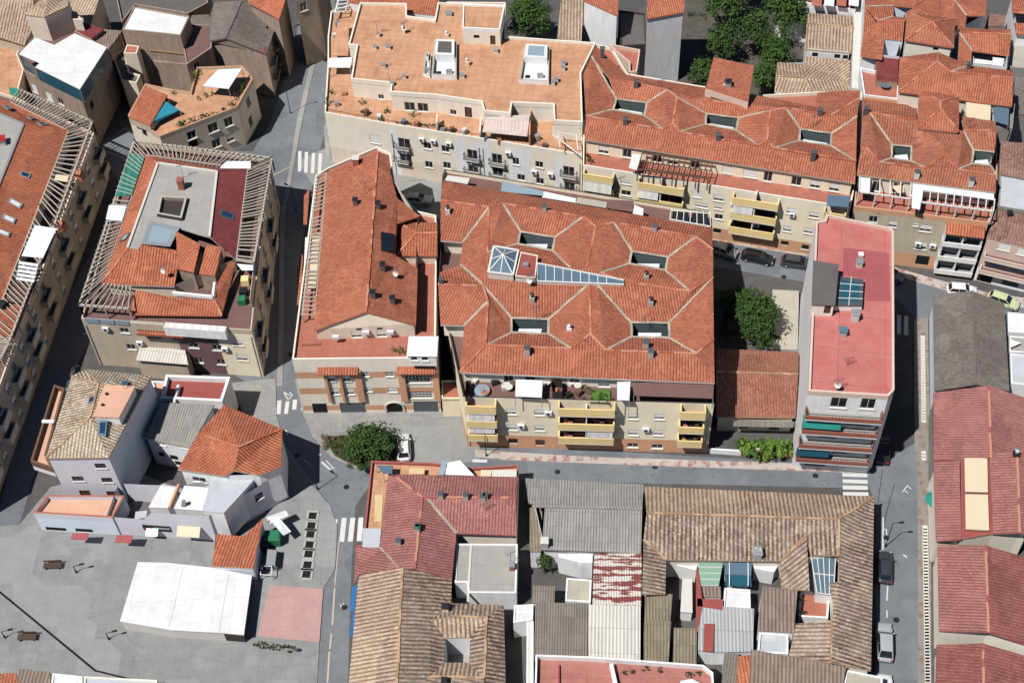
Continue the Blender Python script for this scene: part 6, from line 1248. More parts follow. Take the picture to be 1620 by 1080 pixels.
mid = [Wv['F'], Wv['H'], Wv['G'], Wv['G']+Vector((-14, 4, 0)), Wv['F']+Vector((-14, 0, 0))]; m = MB(); m.poly(mid if geometry.normal(mid).z > 0 else mid[::-1], 'grey_flat'); m.beam(Wv['F'], Wv['H'], .35, .3, 'metal_light'); m.beam(Wv['H'], Wv['G'], .35, .3, 'metal_light'); m.build('flat_roof', wb2)
walls(wb2, inset([Wv[k] for k in 'ABCDE']+[Wv['E']+Vector((-16, 3, 0))], .3), 8.6, 10.95, 'beige', name='upper_wall')
R(20); chim(wb2, 20, 590, 13, 1.2, .9, 'concrete_white', 'red_sign', .2, kind='flat')
fz = onroof(Wv['B'], Wv['C'], Wv['H'])
for q in (((25, 190), (75, 185), (140, 215), (85, 228)), ((285, 312), (335, 305), (385, 325), (330, 335)), ((390, 372), (450, 362), (515, 388), (440, 400))): skylight(roof_w, [fz(*p) for p in q], 'glass_teal', 'metal_light', name='roof_window')
R(5); fz = onroof(Wv['C'], Wv['D'], Wv['H'])
for q in (((130, 195), (190, 215), (175, 245), (118, 222)), ((60, 358), (140, 400), (122, 428), (45, 385)), ((22, 455), (98, 490), (85, 520), (12, 485)), ((-12, 545), (65, 575), (52, 600), (-22, 570))): skylight(roof_w, [fz(*p) for p in q], 'glass_navy' if q[0][0] == 130 else 'sheet_white', 'metal_light', name='roof_window')
R(0)
o1, o2, o3 = P(146, 193, zk), P(85.6, 357.4, zk), P(14, 542, zk); i1, i2, i3 = Wv['C'], Wv['C'].lerp(Wv['D'], .52), Wv['D']
o0, i0 = P(32, 143, zk), Wv['B']
pergola(wb2, o0, o1, i1, i0, 22, 'pergola_white', .12, .16, 5, 8.6); pergola(wb2, o1, o2, i2, i1, 20, 'pergola_white', .13, .16, 5, 8.6); pergola(wb2, o2, o3, P(-14, 520, zk), i2, 26, 'pergola_white', .13, .16, 6, 8.6); m = MB(); m.beam(o1, i1, .28, .24, 'pergola_white'); m.build('pergola_beam', wb2)
R(5)
awn(wb2, [P(x, y, zk+.3) for x, y in ((212, 525), (345, 545), (262, 725), (132, 712))], 'sheet_white', .08, 'canopy'); awn(wb2, [P(x, y, zk+.3) for x, y in ((345, 215), (420, 225), (408, 262), (330, 248))], 'cream_cloth', .06, 'canopy')
for k in range(5): awn(wb2, [P(x, y, zk+.3) for x, y in ((118-k*4, 745+k*24), (235-k*6, 762+k*24), (230-k*6, 778+k*24), (112-k*4, 760+k*24))], 'sheet_white', .06, 'canopy_slat')
for x, y in ((490, 240), (380, 550)): p = P(x, y, 8.6); m = MB(); m.box(p, 1.4, 1., 1.2, 'clay', -.4); m.build('planter_box', wb2)
R(21)
awn(wb2, [P(x, y, zk-.3) for x, y in ((130, 20), (382, 42), (312, 278), (50, 242))], 'brown_flat', .12, 'flat_canopy', 1, 8.6); ut = V('A-200,240,11.6 B285,288,10.6 C152,632,10.6 D-260,600,11.6'); walls(wb2, inset([ut[k] for k in 'ABCD'], .25), 8.62, 10.5, 'beige', name='upper_wall'); roof(wb2, ut, 'ABCD', 'tile_red', '', name='side_roof'); chim(wb2, 30, 310, 11., .9, .7, 'metal_dark', 'metal_dark', -.3, kind='flat')
A_, B_, C_, D_ = [P(x, y, 10.6) for x, y in ((118, 655), (10, 860), (-200, 840), (-100, 640))]; pergola(wb2, A_, B_, C_, D_, 8, 'pergola_white', .14, .16, 2, 8.6)
# ================================================================== tall white house with old tan tiles
R(22)
tq = [P(x, y, 3.6) for x, y in ((245, 965), (805, 1002), (885, 860), (900, 560), (480, 90), (395, 60), (225, 600))]
wh = bld('house', 'tall white house with an old tan tiled roof and a blank blue-white side wall', [P(325, 560, 10.4), P(775, 555, 10.4), P(1070, -25, 10.4), P(520, -80, 10.4)])
we = [P(x, y, 10.4) for x, y in ((325, 560), (775, 555))]; R(9); we += [P(x, y, 10.4) for x, y in ((922, 440), (530, 400), (438, 440))]
R(22)
WV_ = [(715, 615, 1.3, 1., 'b'), (555, 706, 1.4, 1., 'b'), (762, 716, 1.3, 1., 'b'), (612, 822, 1.3, 2., 'D'), (806, 828, 1.3, 2., 'D')]
iw = inset(we, .2); walls(wh, iw, 0, 10.35, 'lilac_wall', {0: WV_}, name='wall'); 
m = MB(); e0, e1 = iw[1], iw[2]; dd = (e1-e0).normalized(); nn = Vector((dd.y, -dd.x, 0)); m.poly([Vector((p.x, p.y, z))+nn*.004 for p, z in ((e0, 0), (e1, 0), (e1, 10.3), (e0, 10.3))], 'pale_blue_wall'); m.build('side_wall', wh)
v = dict(zip('ABCDE', we)); v['R'] = P(640, 268, 11.9); R(9); v['S'] = P(600, 490, 11.9); v['T'] = P(720, 692, 11.6); v['U'] = P(820, 505, 11.7); v['C'] = P(922, 440, 10.8)
wr = roof(wh, v, 'ABR EARS DES CDSU RBCUS'.replace('CDSU', 'CDS').replace('RBCUS', 'RBCS'), 'tile_sand', 'AR RS ES', 'ridge_tan', smat='ridge_tan')
tz = [P(x, y, 12.3) for x, y in ((640, 500), (820, 505), (722, 692), (575, 685))]; walls(wh, tz, 10.4, 12.1, 'white_wall', name='roof_room'); awn(wh, inset(tz, -.1), 'peach_flat', .15, 'roof_room_top'); chim(wh, 652, 555, 12.3, .25, .15, 'metal_dark', 'metal_dark', kind='flat'); chim(wh, 628, 622, 12.3, .25, .15, 'metal_dark', 'metal_dark', kind='flat')
R(22); fz = onroof(v['A'], v['B'], v['R']); skylight(wr, [fz(x, y) for x, y in ((708, 290), (765, 292), (755, 405), (700, 400))], 'glass_navy', 'tank_blue', name='roof_window'); fz = onroof(v['E'], v['A'], v['R']); skylight(wr, [fz(x, y) for x, y in ((640, 130), (685, 122), (670, 160), (628, 172))], 'glass_navy', 'tank_blue', name='roof_window')
fz = onroof(v['C'], v['D'], v['S']); R(9); skylight(wr, [fz(x, y) for x, y in ((745, 480), (785, 475), (775, 500), (735, 502))], 'glass_teal', 'tank_blue', name='roof_window')
R(22)
bq = [P(x, y, 7.) for x, y in ((228, 605), (385, 655), (340, 560), (470, 85), (395, 60))]; block(wh, bq, 5.9, 7, 'lilac_wall', 'peach_flat', .7, None, None, 'timber', 'balcony_base', 'balcony', .25, 'timber'); m = MB(); m.beam(P(300, 298, 8.5), P(385, 300, 8.5), .4, .2, 'white_wall'); m.build('divider', wh)
tq = [P(x, y, 3.4) for x, y in ((245, 965), (806, 1000), (880, 870), (890, 840), (340, 838), (320, 870))]
block(wh, tq, 0, 3.2, 'pale_blue_wall', 'peach_flat', .7, {0: [(400, 1065, 2.6, .8, 'n'), (600, 1075, 2.2, .8, 'n')]}, None, 'lilac_wall', 'terrace_wall', 'terrace', .25, 'terracotta_red')
R(13)
for q in (((385, 280), (472, 278), (468, 315), (378, 312)), ((622, 290), (708, 290), (700, 332), (612, 328))): awn(wh, [P(x, y, z) for (x, y), z in zip(q, (2.5, 2.5, 2.2, 2.2))], 'rose_flat', .08, 'awning')
# ------------------------------------------------------------------ lilac walled bar with orange hip roof
R(0)
G0, G1 = P(181, 844, 0), P(344, 856, 0); gm0, gm1 = G0.lerp(G1, .36), G0.lerp(G1, .46)
R(24); fq = [G0, gm0, gm1, G1, P(1220, 130, 5.8), P(1000, 130, 5.8), P(340, 250, 5.5), G0+Vector((.8, 4.5, 0))]
bar = bld('bar', 'lilac walled corner bar with an orange hip roof, white terraces and a dark shop sign', fq, 'building')
gq = fq
walls(bar, gq, 0, [3.8, 3.8, 5.4, 5.5, 5.5, 5.5, 5.2, 4.2], 'lilac_wall', {3: [(1025, 350, 1.1, 1.2, 'b'), (852, 552, 1., .9, 'b')], 2: [(630, 528, .5, .3, 'n')]})
t_ = geometry.tessellate_polygon([[Vector((p.x, p.y, 0)) for p in gq]]); m = MB()
for t in t_:
    q = [Vector((gq[k].x, gq[k].y, .8)) for k in t]
    if geometry.normal(q).z < 0: q.reverse()
    m.poly(q, 'dark_flat')
m.build('yard_floor', bar)
for q, z, zt_ in ((((780, 128), (1016, 142), (1022, 160), (722, 490), (545, 472), (618, 182), (735, 172)), 6.2, 'cool_flat'), (((388, 262), (592, 276), (537, 468), (300, 452)), 5.3, 'white_flat'), (((190, 250), (312, 268), (246, 446), (84, 442)), 4.7, 'white_flat')):
    pq = [P(x, y, z) for x, y in q]; walls(bar, pq, .8, z-.12, 'white_wall', name='terrace_wall'); awn(bar, inset(pq, -.04), zt_, .14, 'deck')
awn(bar, [P(x, y, 3.4) for x, y in ((-30, 480), (70, 470), (60, 530), (-40, 545))], 'cool_flat', .12, 'yard_roof'); m = MB(); m.beam(P(262, 448, 5.4), P(340, 255, 5.6), .26, .6, 'brick_orange'); m.build('party_wall', bar)
OV = V('A635,715,8.2'); OV = {}
R(23); OV.update(V('A632,715,7.7 B905,404,7.6 C1528,662,7.4 D1065,855,8.9 E1015,930,8.6'))
R(24); OV.update(V('F1212,100,7.4 G1028,168,7.5 H815,128,7.9 I735,178,7.5 J330,118,7.5'))
walls(bar, inset([OV[k] for k in 'ABCFGIJ'], .25), .8, 7.3, 'white_wall', {6: [], 5: [(400, 205, 1.1, 1.9, 'n'), (515, 208, 1.7, 1., 'd'), (590, 210, .7, 1.2, 'n')]}, name='upper_wall')
roof(bar, OV, 'ABCD ADHIJ DCFGH', 'tile_orange', 'AD DC', 'ridge_red', smat='ridge_white')
R(24)
fb4 = facade(gq[0], gq[3], 1); s_, z_ = fpos(fb4, 150, 625)
a, d, n, Ln = fb4
def fbox(b, fr, xa, xb, ya, yb, dep, mt, name, off=.004):
    a, d, n, Ln = fr; sa, za = fpos(fr, xa, ya, off); sb, zb = fpos(fr, xb, yb, off); q = MB(); q.prism([a+d*sa+n*off, a+d*sb+n*off, a+d*sb+n*(off+dep), a+d*sa+n*(off+dep)], min(za, zb), max(za, zb), mt, None, True); return q.build(name, b)
sg = fbox(bar, fb4, 25, 280, 590, 650, .08, 'iron', 'shop_sign'); 
for x0, x1, mt in ((40, 110, 'red_sign'), (125, 265, 'concrete_white')): o = fbox(bar, fb4, x0, x1, 616, 634, .02, mt, 'sign_band', .09); o.parent = sg
blind(bar, fb4, fpos(fb4, 320, 630, .6)[0], fpos(fb4, 510, 630, .6)[0], 2.5, 3.1, .05, 1.2, 'cream_cloth'); blind(bar, fb4, fpos(fb4, 70, 690, .6)[0], fpos(fb4, 165, 690, .6)[0], 1.6, 2., .05, .9, 'metal_light')
fbox(bar, fb4, 400, 620, 745, 785, .03, 'black_rubber', 'shop_opening')
p = P(375, 430, 5.3); m = MB(); m.tube(p, p+Vector((.3, 0, .9)), .28, .28, 'metal_light', 12); m.build('vent_pipe', bar)
# grey corrugated house and red terraces behind
R(23)
b, r, v = quick('house', 'white house with a grey corrugated roof half in the shade of the tall white house', [(235, 380), (795, 405), (545, 862), (62, 757)], 0, 5.6, 'white_wall', 'A235,380,6.4 B800,405,6.4 C545,864,5.6 D60,757,5.6', 'ABCD', 'corr_grey', '', rm='ridge_white', wins={2: [(245, 825, .9, .5, 'd'), (480, 858, .9, .5, 'd'), (240, 935, .9, .9, 'n'), (375, 970, 1.1, 1., 'n'), (420, 1030, .9, .9, 'n')]}, ins=.15)
b, p = deck('building', 'red painted roof terraces between thick white side walls behind the corrugated roof', ((300, 125), (985, 150), (900, 410), (245, 375)), 5.2, 'white_wall', 'red_flat', .8, pw=.35, cat='terrace'); m = MB(); m.beam(P(425, 215, 5.6), P(380, 400, 5.6), .3, .9, 'white_wall'); m.build('party_wall', b)
b, p = deck('building', 'narrow peach terrace squeezed between the tall white house and the red terraces', ((135, 165), (295, 170), (240, 370), (205, 350)), 4.6, 'white_wall', 'peach_flat', .3, cat='terrace')
R(24)
q = [P(x, y, 3.) for x, y in ((645, 670), (895, 692), (1060, 535), (975, 965), (620, 945))]
kb = bld('kiosk', 'small kiosk with a red tiled roof beside the white plaza canopy', q, 'kiosk'); walls(kb, inset(q, .12), 0, 2.95, 'pale_blue_wall', {3: [(800, 995, 4.2, .7, 'n')]})
roof(kb, V('A665,668,3.3 B895,692,3.3 C1060,532,3.6 D975,965,3. E620,945,3.'), 'ABCDE', 'tile_orange', '', 'ridge_white')
R(13)
cq = [P(x, y, 2.1) for x, y in ((735, 433), (900, 438), (1125, 462), (1345, 505), (1302, 822), (1190, 812), (920, 797), (640, 750))]
cn = bld('canopy', 'large white flat canopy over the bar terrace on the plaza', cq, 'canopy'); m = MB(); m.prism(cq, 1.95, 2.1, 'concrete_white', 'white_flat', True); m.build('canopy_roof', cn)
c = inset(cq, .12)
for k in range(len(c)):
    e, f = c[k], c[(k+1) % len(c)]; m = MB(); m.poly([Vector((e.x, e.y, .1)), Vector((f.x, f.y, .1)), Vector((f.x, f.y, 1.94)), Vector((e.x, e.y, 1.94))], 'dark_wall' if k in (3, 4) else 'concrete_white'); m.build('canopy_side', cn)  # dark east sides: shade under the open edge put into the colour
for k in (2, 4): m = MB(); A_, B_ = cq[0].lerp(cq[3], k/5), cq[7].lerp(cq[4], k/5); m.beam(A_+Vector((0, 0, .015)), B_+Vector((0, 0, .015)), .06, .03, 'concrete_white'); m.build('seam', cn)
R(14); sheet('terrace_slab', [P(x, y, .16) for x, y in ((90, 555), (376, 577), (355, 862), (25, 828))], .16, 'pink_slab', 'concrete')
# ================================================================== south blocks
R(25)
q = [P(x, y, 3.5) for x, y in ((150, 170), (668, 188), (1000, 230), (1405, 205), (1385, 795), (876, 775), (860, 1110), (390, 1085), (10, 895), (75, 890))]
rb = bld('house', 'crimson tiled L-shaped house with roof terraces and a white tent on its north side', q); walls(rb, q, 0, 3.2, 'ivory', {}); flat(rb, q, 3.5, 'terracotta', .45, .22, 'ridge_crimson', name='roof_terrace')
RB = V('A325,268,4.4 B1400,292,4.4 C1388,470,5.7 D585,465,5.7 E620,472,5.6 F1385,790,4.4 G875,772,4.4 H295,266,4.3 I525,1082,5.7 J560,470,5.7 K232,735,4.3 L215,892,4.4 M390,1085,5.2 N855,1110,4.3')
R(14); RB.update(V('O865,470,5.7 P1063,522,4.4 Q785,464,5.3'))
roof(rb, RB, 'ABCD ECFG DEGNI'.replace('DEGNI', 'DEGPO')+' HADOQLK', 'tile_crimson', 'AD DC DO', 'ridge_crimson', 'EG', smat='ridge_crimson')
roof(rb, V('A550,358,4.3 B682,357,4.4 C785,464,5.2 D570,497,4.3 E540,552,4.1'), 'ABCDE', 'tile_crimson', '', 'ridge_crimson', 'BC', name='hip_roof')
walls(rb, inset([RB[k] for k in 'HBFGPOQLK'], .3), 3.5, 4.25, 'ivory', name='upper_wall')
R(25)
awn(rb, [P(x, y, z) for x, y, z in ((800, 170, 5.4), (905, 150, 5.8), (1030, 280, 4.6), (780, 272, 4.6))], 'sheet_white', .05, 'tent'); awn(rb, [P(x, y, z) for x, y, z in ((750, 155, 5.), (798, 148, 5.), (770, 275, 4.6), (722, 275, 4.6))], 'glass_pale', .05, 'tent')
awn(rb, [P(x, y, 4.5) for x, y in ((75, 728), (232, 735), (216, 893), (72, 890))], 'cool_flat', .12, 'flat_canopy'); awn(rb, [P(x, y, 5.2) for x, y in ((190, 190), (330, 195), (325, 262), (250, 265))], 'glass_blue', .06, 'conservatory_roof', 1, 3.5); awn(rb, [P(x, y, 4.4) for x, y in ((475, 215), (605, 218), (600, 268), (468, 268))], 'yellow_cloth', .06, 'awning'); awn(rb, [P(x, y, 4.4) for x, y in ((1085, 232), (1175, 232), (1172, 285), (1080, 285))], 'cream_cloth', .06, 'awning'); awn(rb, [P(x, y, 4.3) for x, y in ((1180, 230), (1390, 232), (1388, 290), (1178, 288))], 'concrete_white', .06, 'awning')
awn(rb, [P(x, y, 3.58) for x, y in ((180, 440), (250, 440), (235, 675), (175, 670))], 'yellow_cloth', .05, 'deck')
for x, y, z in ((745, 470, 5.6), (958, 480, 5.6), (1105, 488, 5.5), (1125, 480, 5.5), (545, 755, 5.6), (385, 870, 5.), (550, 740, 5.6)): chim(rb, x, y, z, .55, .8, 'concrete', 'green_box' if x == 545 else 'metal_grey')
R(14)
q = [P(x, y, 4.) for x, y in ((565, 500), (800, 465), (1063, 525), (1055, 652), (1342, 664), (1350, 1180), (505, 1180))]
tb3 = bld('house', 'large tan tiled house with a square inner courtyard at the bottom edge', q); walls(tb3, inset(q, .25), 0, [4, 5.4, 4, 4, 4, 4, 4], 'ivory', {}, zs if 0 else None)
TV3 = V('A565,498,4 B800,465,5.8 C1063,525,4.1 D1057,652,4.1 E1030,690,4.5 F948,742,5. G1028,838,4.2 H1020,970,4.2 I945,1045,5.1 J765,1180,5.8 K503,1180,4 L1340,663,4 M1248,728,4.9 N1068,722,4.8 O1160,836,4.2 P1155,970,4.2 Q1235,1050,4.9 R1352,1180,4 S1240,1180,4.9 T950,1180,5.')
roof(tb3, TV3, 'ABJK=tile_tan BCDEFGHIJ DLMN NMOGF=tile_tan LRSM MQPO PQIH=tile_tan NFED IQSTJ', 'tile_tan_dark', 'BJ NM MQ QI', 'ridge_tan', '', skirt=.2)
well(tb3, [TV3[k] for k in 'GOPH'], 4, 'white_wall', 'grey_flat'); chim(tb3, 1030, 690, 4.4, .7, .7, 'beige', 'metal_dark'); chim(tb3, 1025, 1080, 4.9, .6, .6, 'beige', 'metal_dark')
for y0, y1 in ((560, 695), (705, 825)): awn(tb3, [P(533, y0, 2.9), P(558, y0, 3.2), P(548-.1*(y1-560)/2.6, y1, 3.2), P(518, y1, 2.9)], 'blue_cloth', .06, 'awning')
def low(label, q, z, rm, wm='white_wall', ph=0., slope=None, cat='building', name='outbuilding', dz=0, tilt=0, z0=0.):
    pq = [P(x, y, z) for x, y in q]; b = bld(name, label, pq, cat)
    if ph: block(b, pq, z0, z, wm, rm, ph)
    else:
        walls(b, inset(pq, .06), z0, z-.1, wm); vv = dict(zip('ABCDEFGH', [p+Vector((0, 0, tilt if i < 2 else 0)) for i, p in enumerate(pq)])); roof(b, vv, 'ABCDEFGH'[:len(pq)], rm, '', 'ridge_grey', skirt=.12)
    return b, pq
b, p = low('flat grey roof with a brick chimney between the crimson and the big tan house', ((1088, 338), (1414, 340), (1407, 602), (1152, 600), (1140, 545), (1078, 545)), 3.5, 'grey_flat', 'white_wall', .12); chim(b, 1385, 470, 3.5, .6, .8, 'brick_red', 'metal_light'); R(14); m = MB(); m.beam(P(1165, 342, 3.52), P(1148, 645, 3.52), .25, .16, 'concrete_white'); m.build('kerb', b)
R(0)
b, r, v = quick('warehouse', 'wide grey corrugated gable roof on the south side of the street', [(832, 757), (1018, 767), (1014, 875), (858, 868), (843, 800)], 0, 4.6, 'white_wall', 'A831,756,4.6 B1018,766,4.6 C1016,803,5.3 D862,798,5.3 E842,797,5.3 F836,795,5.2 G1014,875,4.5 H857,869,4.5', 'ABCDEF CGHD', 'corr_grey', '', rm='ridge_grey')
m = MB(); m.beam(P(845, 800, 5.35), P(1016, 804, 5.35), .4, .12, 'corr_grey'); m.build('ridge_cap', b); chim(b, 862, 862, 4.6, .8, .9, 'concrete', 'concrete_white'); R(0)
b, p = low('narrow grey lean-to along the west side of the corrugated warehouse', ((838, 802), (858, 802), (856, 872), (838, 872)), 3.6, 'corr_old', tilt=0)
R(15)
low('rust red metal roof with peeled white patches', ((540, 400), (792, 400), (791, 667), (529, 662)), 4.1, 'corr_rust', tilt=.5)
low('bright white corrugated roof below the rusty red one', ((506, 670), (787, 676), (786, 962), (510, 948)), 4., 'corr_white', tilt=.4)
low('weathered grey corrugated roof left of the bright white one', ((226, 660), (505, 666), (505, 942), (220, 936)), 4.1, 'corr_dark', tilt=.5)
low('small grey corrugated lean-to in the courtyard west of the rusty roof', ((216, 564), (332, 566), (326, 654), (204, 652)), 3.1, 'corr_dark', tilt=.2)
low('flat beige yard roof between the small lean-to and the rusty roof', ((392, 520), (526, 530), (521, 652), (385, 642)), 2.2, 'beige_flat', 'white_wall', .1)
low('upper of two mossy corrugated sheds under the tan wing', ((812, 606), (958, 612), (946, 752), (808, 748)), 3.3, 'corr_old', tilt=.3)
low('lower of two mossy corrugated sheds under the tan wing', ((806, 756), (950, 758), (936, 972), (800, 962)), 3., 'corr_old', tilt=.4)
low('short mossy corrugated shed with a pipe on it', ((965, 790), (1088, 795), (1086, 982), (960, 972)), 2.7, 'corr_old', tilt=.3)
low('white walled courtyard house end with a sunlit pale wall north of the yard', ((345, 392), (532, 392), (530, 440), (470, 440), (350, 410)), 3.4, 'white_flat', 'white_wall', .1)
low('small white roof over the narrow alley', ((112, 666), (216, 660), (212, 742), (108, 760)), 3.4, 'white_flat', 'white_wall', .1)
low('thin white alley wall beside the weathered corrugated roof', ((180, 745), (216, 745), (215, 1090), (178, 1090)), 3., 'concrete_white', 'white_wall', .05, cat='wall', name='alley_wall')
b, p = low('pink painted roof terraces with white parapets at the bottom edge', ((228, 945), (510, 955), (785, 975), (1120, 1000), (1172, 1040), (1178, 1150), (222, 1150)), 3.4, 'salmon_flat', 'white_wall', .8); m = MB(); m.beam(P(630, 985, 3.9), P(660, 1120, 3.9), .4, .9, 'white_wall'); m.build('party_wall', b); m = MB(); m.beam(P(350, 985, 3.6), P(350, 1120, 3.6), .2, .4, 'rose_flat'); m.build('party_wall', b); awn(b, [P(x, y, 4.6) for x, y in ((1000, 1068), (1060, 1055), (1110, 1080), (1000, 1110))], 'sheet_white', .05)
for k, (x, y) in enumerate(((700, 1030), (745, 1030), (1030, 1035), (1060, 1040), (1095, 1040), (810, 1012), (890, 1015))): bush(b, P(x, y, 3.4), .4, .7, 50, 'leaf_dark', .2, seed=k+300)
# ------------------------------------------------------------------ L-shaped tan house round a court
R(0)
b4o = pts_('1021,770 1382,785 1377,1060 1315,1047 1318,952 1312,921 1326,920 1327,878 1235,887 1054,885 1053,938 1017,938', 4.1)
lt = bld('house', 'long L-shaped house with weathered tan tiles on the road corner', b4o)
walls(lt, inset(b4o, .2), 0, 4.05, 'ivory', {})
TL = V('A1020,769,4.1 B1383,785,4.1 C1326.7,821,5.7 D1023,811,5.7 E1378,1060,4.1 F1316,1047,5. G1318.5,952,4.9 H1312,921,4.7 I1328,920,4.9 J1327.5,878,5.1 K1282,877,4.5 L1276,846,4.9 M1235,887,4.3 N1054,885,4.3 O1018,853,5. P1052.6,939,4.3 Q1016,939,5. R1281,933,4.3 S1236,931,4.1')
roof(lt, TL, 'ABCD=tile_tan DCJKLMNO BEFGHIJC ONPQ LRSM', 'tile_tan_dark', 'DC BC CJ ON LM', 'ridge_tan', smat='ridge_tan')
R(16); chim(lt, 195, 400, 4.6, .9, .8, 'concrete', 'metal_light')
v = V('A402,762,4.2 B592,742,4.9 C592,972,4.8 D365,932,4.1'); bq2 = bld('house', 'tan tiled lower wing between the striped roof and the road side slope', list(v.values())); walls(bq2, inset([v[k] for k in 'ABCD'], .1), 0, 3.9, 'white_wall'); roof(bq2, v, 'ABCD', 'tile_tan_dark', 'BC', 'ridge_tan')
b, p = low('dark striped corrugated roof beside the terracotta court', ((222, 572), (408, 592), (392, 812), (200, 800)), 3.9, 'corr_brown', tilt=.4)
low('pale concrete flat roof with white walls under the striped roof', ((205, 815), (360, 825), (360, 930), (195, 925)), 3., 'cool_flat', 'white_wall', .3)
b, p = low('bluish glazed roof beside the road side tan slope', ((480, 400), (612, 408), (602, 612), (515, 600)), 3.3, 'glass_blue', tilt=.2)
m = MB()
for k in range(5): m.beam(p[0].lerp(p[1], k/4)+Vector((0, 0, .25)), p[3].lerp(p[2], k/4)+Vector((0, 0, .08)), .09, .08, 'frame_white')
for k in range(3): m.beam(p[0].lerp(p[3], k/2)+Vector((0, 0, .25-.08*k)), p[1].lerp(p[2], k/2)+Vector((0, 0, .25-.08*k)), .09, .08, 'frame_white')
m.build('frame', b)
low('small terracotta court with planted corners among the tan roofs', ((425, 600), (580, 600), (570, 745), (415, 735)), 1.2, 'terracotta_red', 'white_wall', .5, cat='terrace', name='roof_terrace')
for k, (x, y) in enumerate(((428, 650), (425, 700), (450, 715))): bush(b, P(x, y, 1.2), .4, .9, 50, 'leaf_dark', .2, seed=k+400)
b, p = low('dark grey corrugated roof at the bottom edge by the road corner', ((160, 912), (668, 1008), (640, 1140), (150, 1130)), 3.7, 'corr_brown', tilt=.6)
low('pale mottled flat roof at the bottom edge next to the dark corrugated one', ((672, 1010), (865, 1050), (860, 1140), (645, 1130)), 3.4, 'beige_flat', 'white_wall', .1)
low('narrow orange tiled strip roof at the bottom edge', ((92, 945), (158, 938), (150, 1130), (85, 1130)), 3., 'tile_orange', tilt=.4)
low('narrow grey corrugated roof left of the orange strip', ((20, 920), (95, 930), (85, 1100), (5, 1080)), 2.7, 'corr_dark', tilt=.3)
R(15)
b, p = low('pale grey corrugated yard roof with two red strips', ((1100, 668), (1392, 690), (1388, 912), (1180, 915), (1095, 905)), 3., 'corr_pale', tilt=.35)
for q in (((1083, 475), (1098, 475), (1120, 660), (1085, 830)), ((1090, 628), (1228, 632), (1225, 688), (1090, 668)), ((1128, 762), (1182, 762), (1175, 912), (1122, 908))): awn(b, [P(x, y, 3.4) for x, y in q], 'red_flat', .1, 'red_strip')
b, p = low('pale green glass roof panel in the tan courtyard', ((1100, 434), (1228, 436), (1205, 560), (1100, 558)), 3.2, 'glass_green', tilt=.3); m = MB()
for k in range(5): m.beam(p[0].lerp(p[3], k/4)+Vector((0, 0, .32-.07*k)), p[1].lerp(p[2], k/4)+Vector((0, 0, .32-.07*k)), .06, .05, 'frame_white')
m.build('frame', b)
b, p = low('blue glass pergola with a deep teal blind in the tan courtyard', ((1236, 430), (1380, 436), (1378, 505), (1238, 500)), 3.2, 'glass_blue', tilt=.3); awn(b, [P(x, y, z) for x, y, z in ((1238, 502, 3.2), (1378, 506, 3.2), (1382, 566, 2.5), (1240, 560, 2.5))], 'glass_teal', .05, 'blind')
for x in (1262, 1362): m = MB(); m.beam(P(x, 430, 3.6), P(x, 560, 3.), .1, .1, 'frame_white'); m.build('beam', b)
low('small white stepped roof below the teal blind', ((1235, 575), (1372, 585), (1375, 695), (1228, 690)), 2.7, 'white_flat', 'white_wall', .2)
low('brown tin roof beside the white stepped roof', ((1112, 565), (1215, 568), (1218, 622), (1112, 620)), 2.7, 'corr_brown', tilt=.2)
low('rounded pale yard shelter against the mossy sheds', ((1010, 530), (1062, 530), (1065, 705), (1000, 700)), 2., 'concrete_white', tilt=.3)
low('white courtyard wall under the tan roof edge, left of the green glass', ((932, 425), (1090, 432), (1085, 480), (935, 440)), 2.6, 'white_flat', 'white_wall', .1, cat='wall', name='courtyard_wall')
low('white courtyard wall beneath the pale chimney, right of the teal blind', ((1385, 438), (1530, 440), (1500, 490), (1395, 470)), 2.6, 'white_flat', 'white_wall', .1, cat='wall', name='courtyard_wall')
# bottom left strip
R(13)
low('red tiled roof edge in the bottom left corner', ((-60, 1040), (92, 1030), (100, 1120), (-60, 1120)), 4, 'tile_red', tilt=.3)
low('tan corrugated roof edge at the bottom left', ((105, 1010), (272, 1026), (268, 1130), (95, 1130)), 4.2, 'corr_brown', tilt=.3)
low('white flat roof edge at the bottom, left one of two', ((280, 1028), (442, 1045), (440, 1140), (270, 1140)), 4.3, 'white_flat', 'white_wall', .1)
low('long cream flat roof edge at the bottom, right one of two', ((450, 1046), (840, 1066), (835, 1140), (448, 1140)), 4.3, 'cool_flat', 'ivory', .15)
# ================================================================== trees and planting
R(0)
tree('dense dark green tree on the kerbed triangle beside the white parked car', P(587, 722, .16), 4.4, 3.7, 3.1, 2.2, 5200, 'leaf_dark', .42, seed=5)
bd = [P(x, y, .2) for x, y in ((530, 706), (545, 718), (520, 698), (560, 730), (600, 736), (612, 700), (538, 700), (575, 736))]
for k, p in enumerate(bd):
    o = thing('shrub', 'low shrubs round the foot of the dark tree on the kerbed triangle', 'shrub', p, 'shrubs on the kerbed triangle'); bush(o, p, 1.3, .9, 260, ('leaf_mid', 'leaf_dark', 'plant_dry')[k % 3], .22, 'foliage', 500+k)
tree('tall leafy tree in the shaded courtyard behind the parking deck', P(1191, 534), 6.6, 3.1, 4.8, 3., 6000, 'leaf_dark', .42, seed=8)
tree('smaller dark tree at the back of the shaded courtyard', P(1158, 505), 4.2, 1.9, 2.4, 1.8, 1400, 'leaf_dark', .4, seed=9)
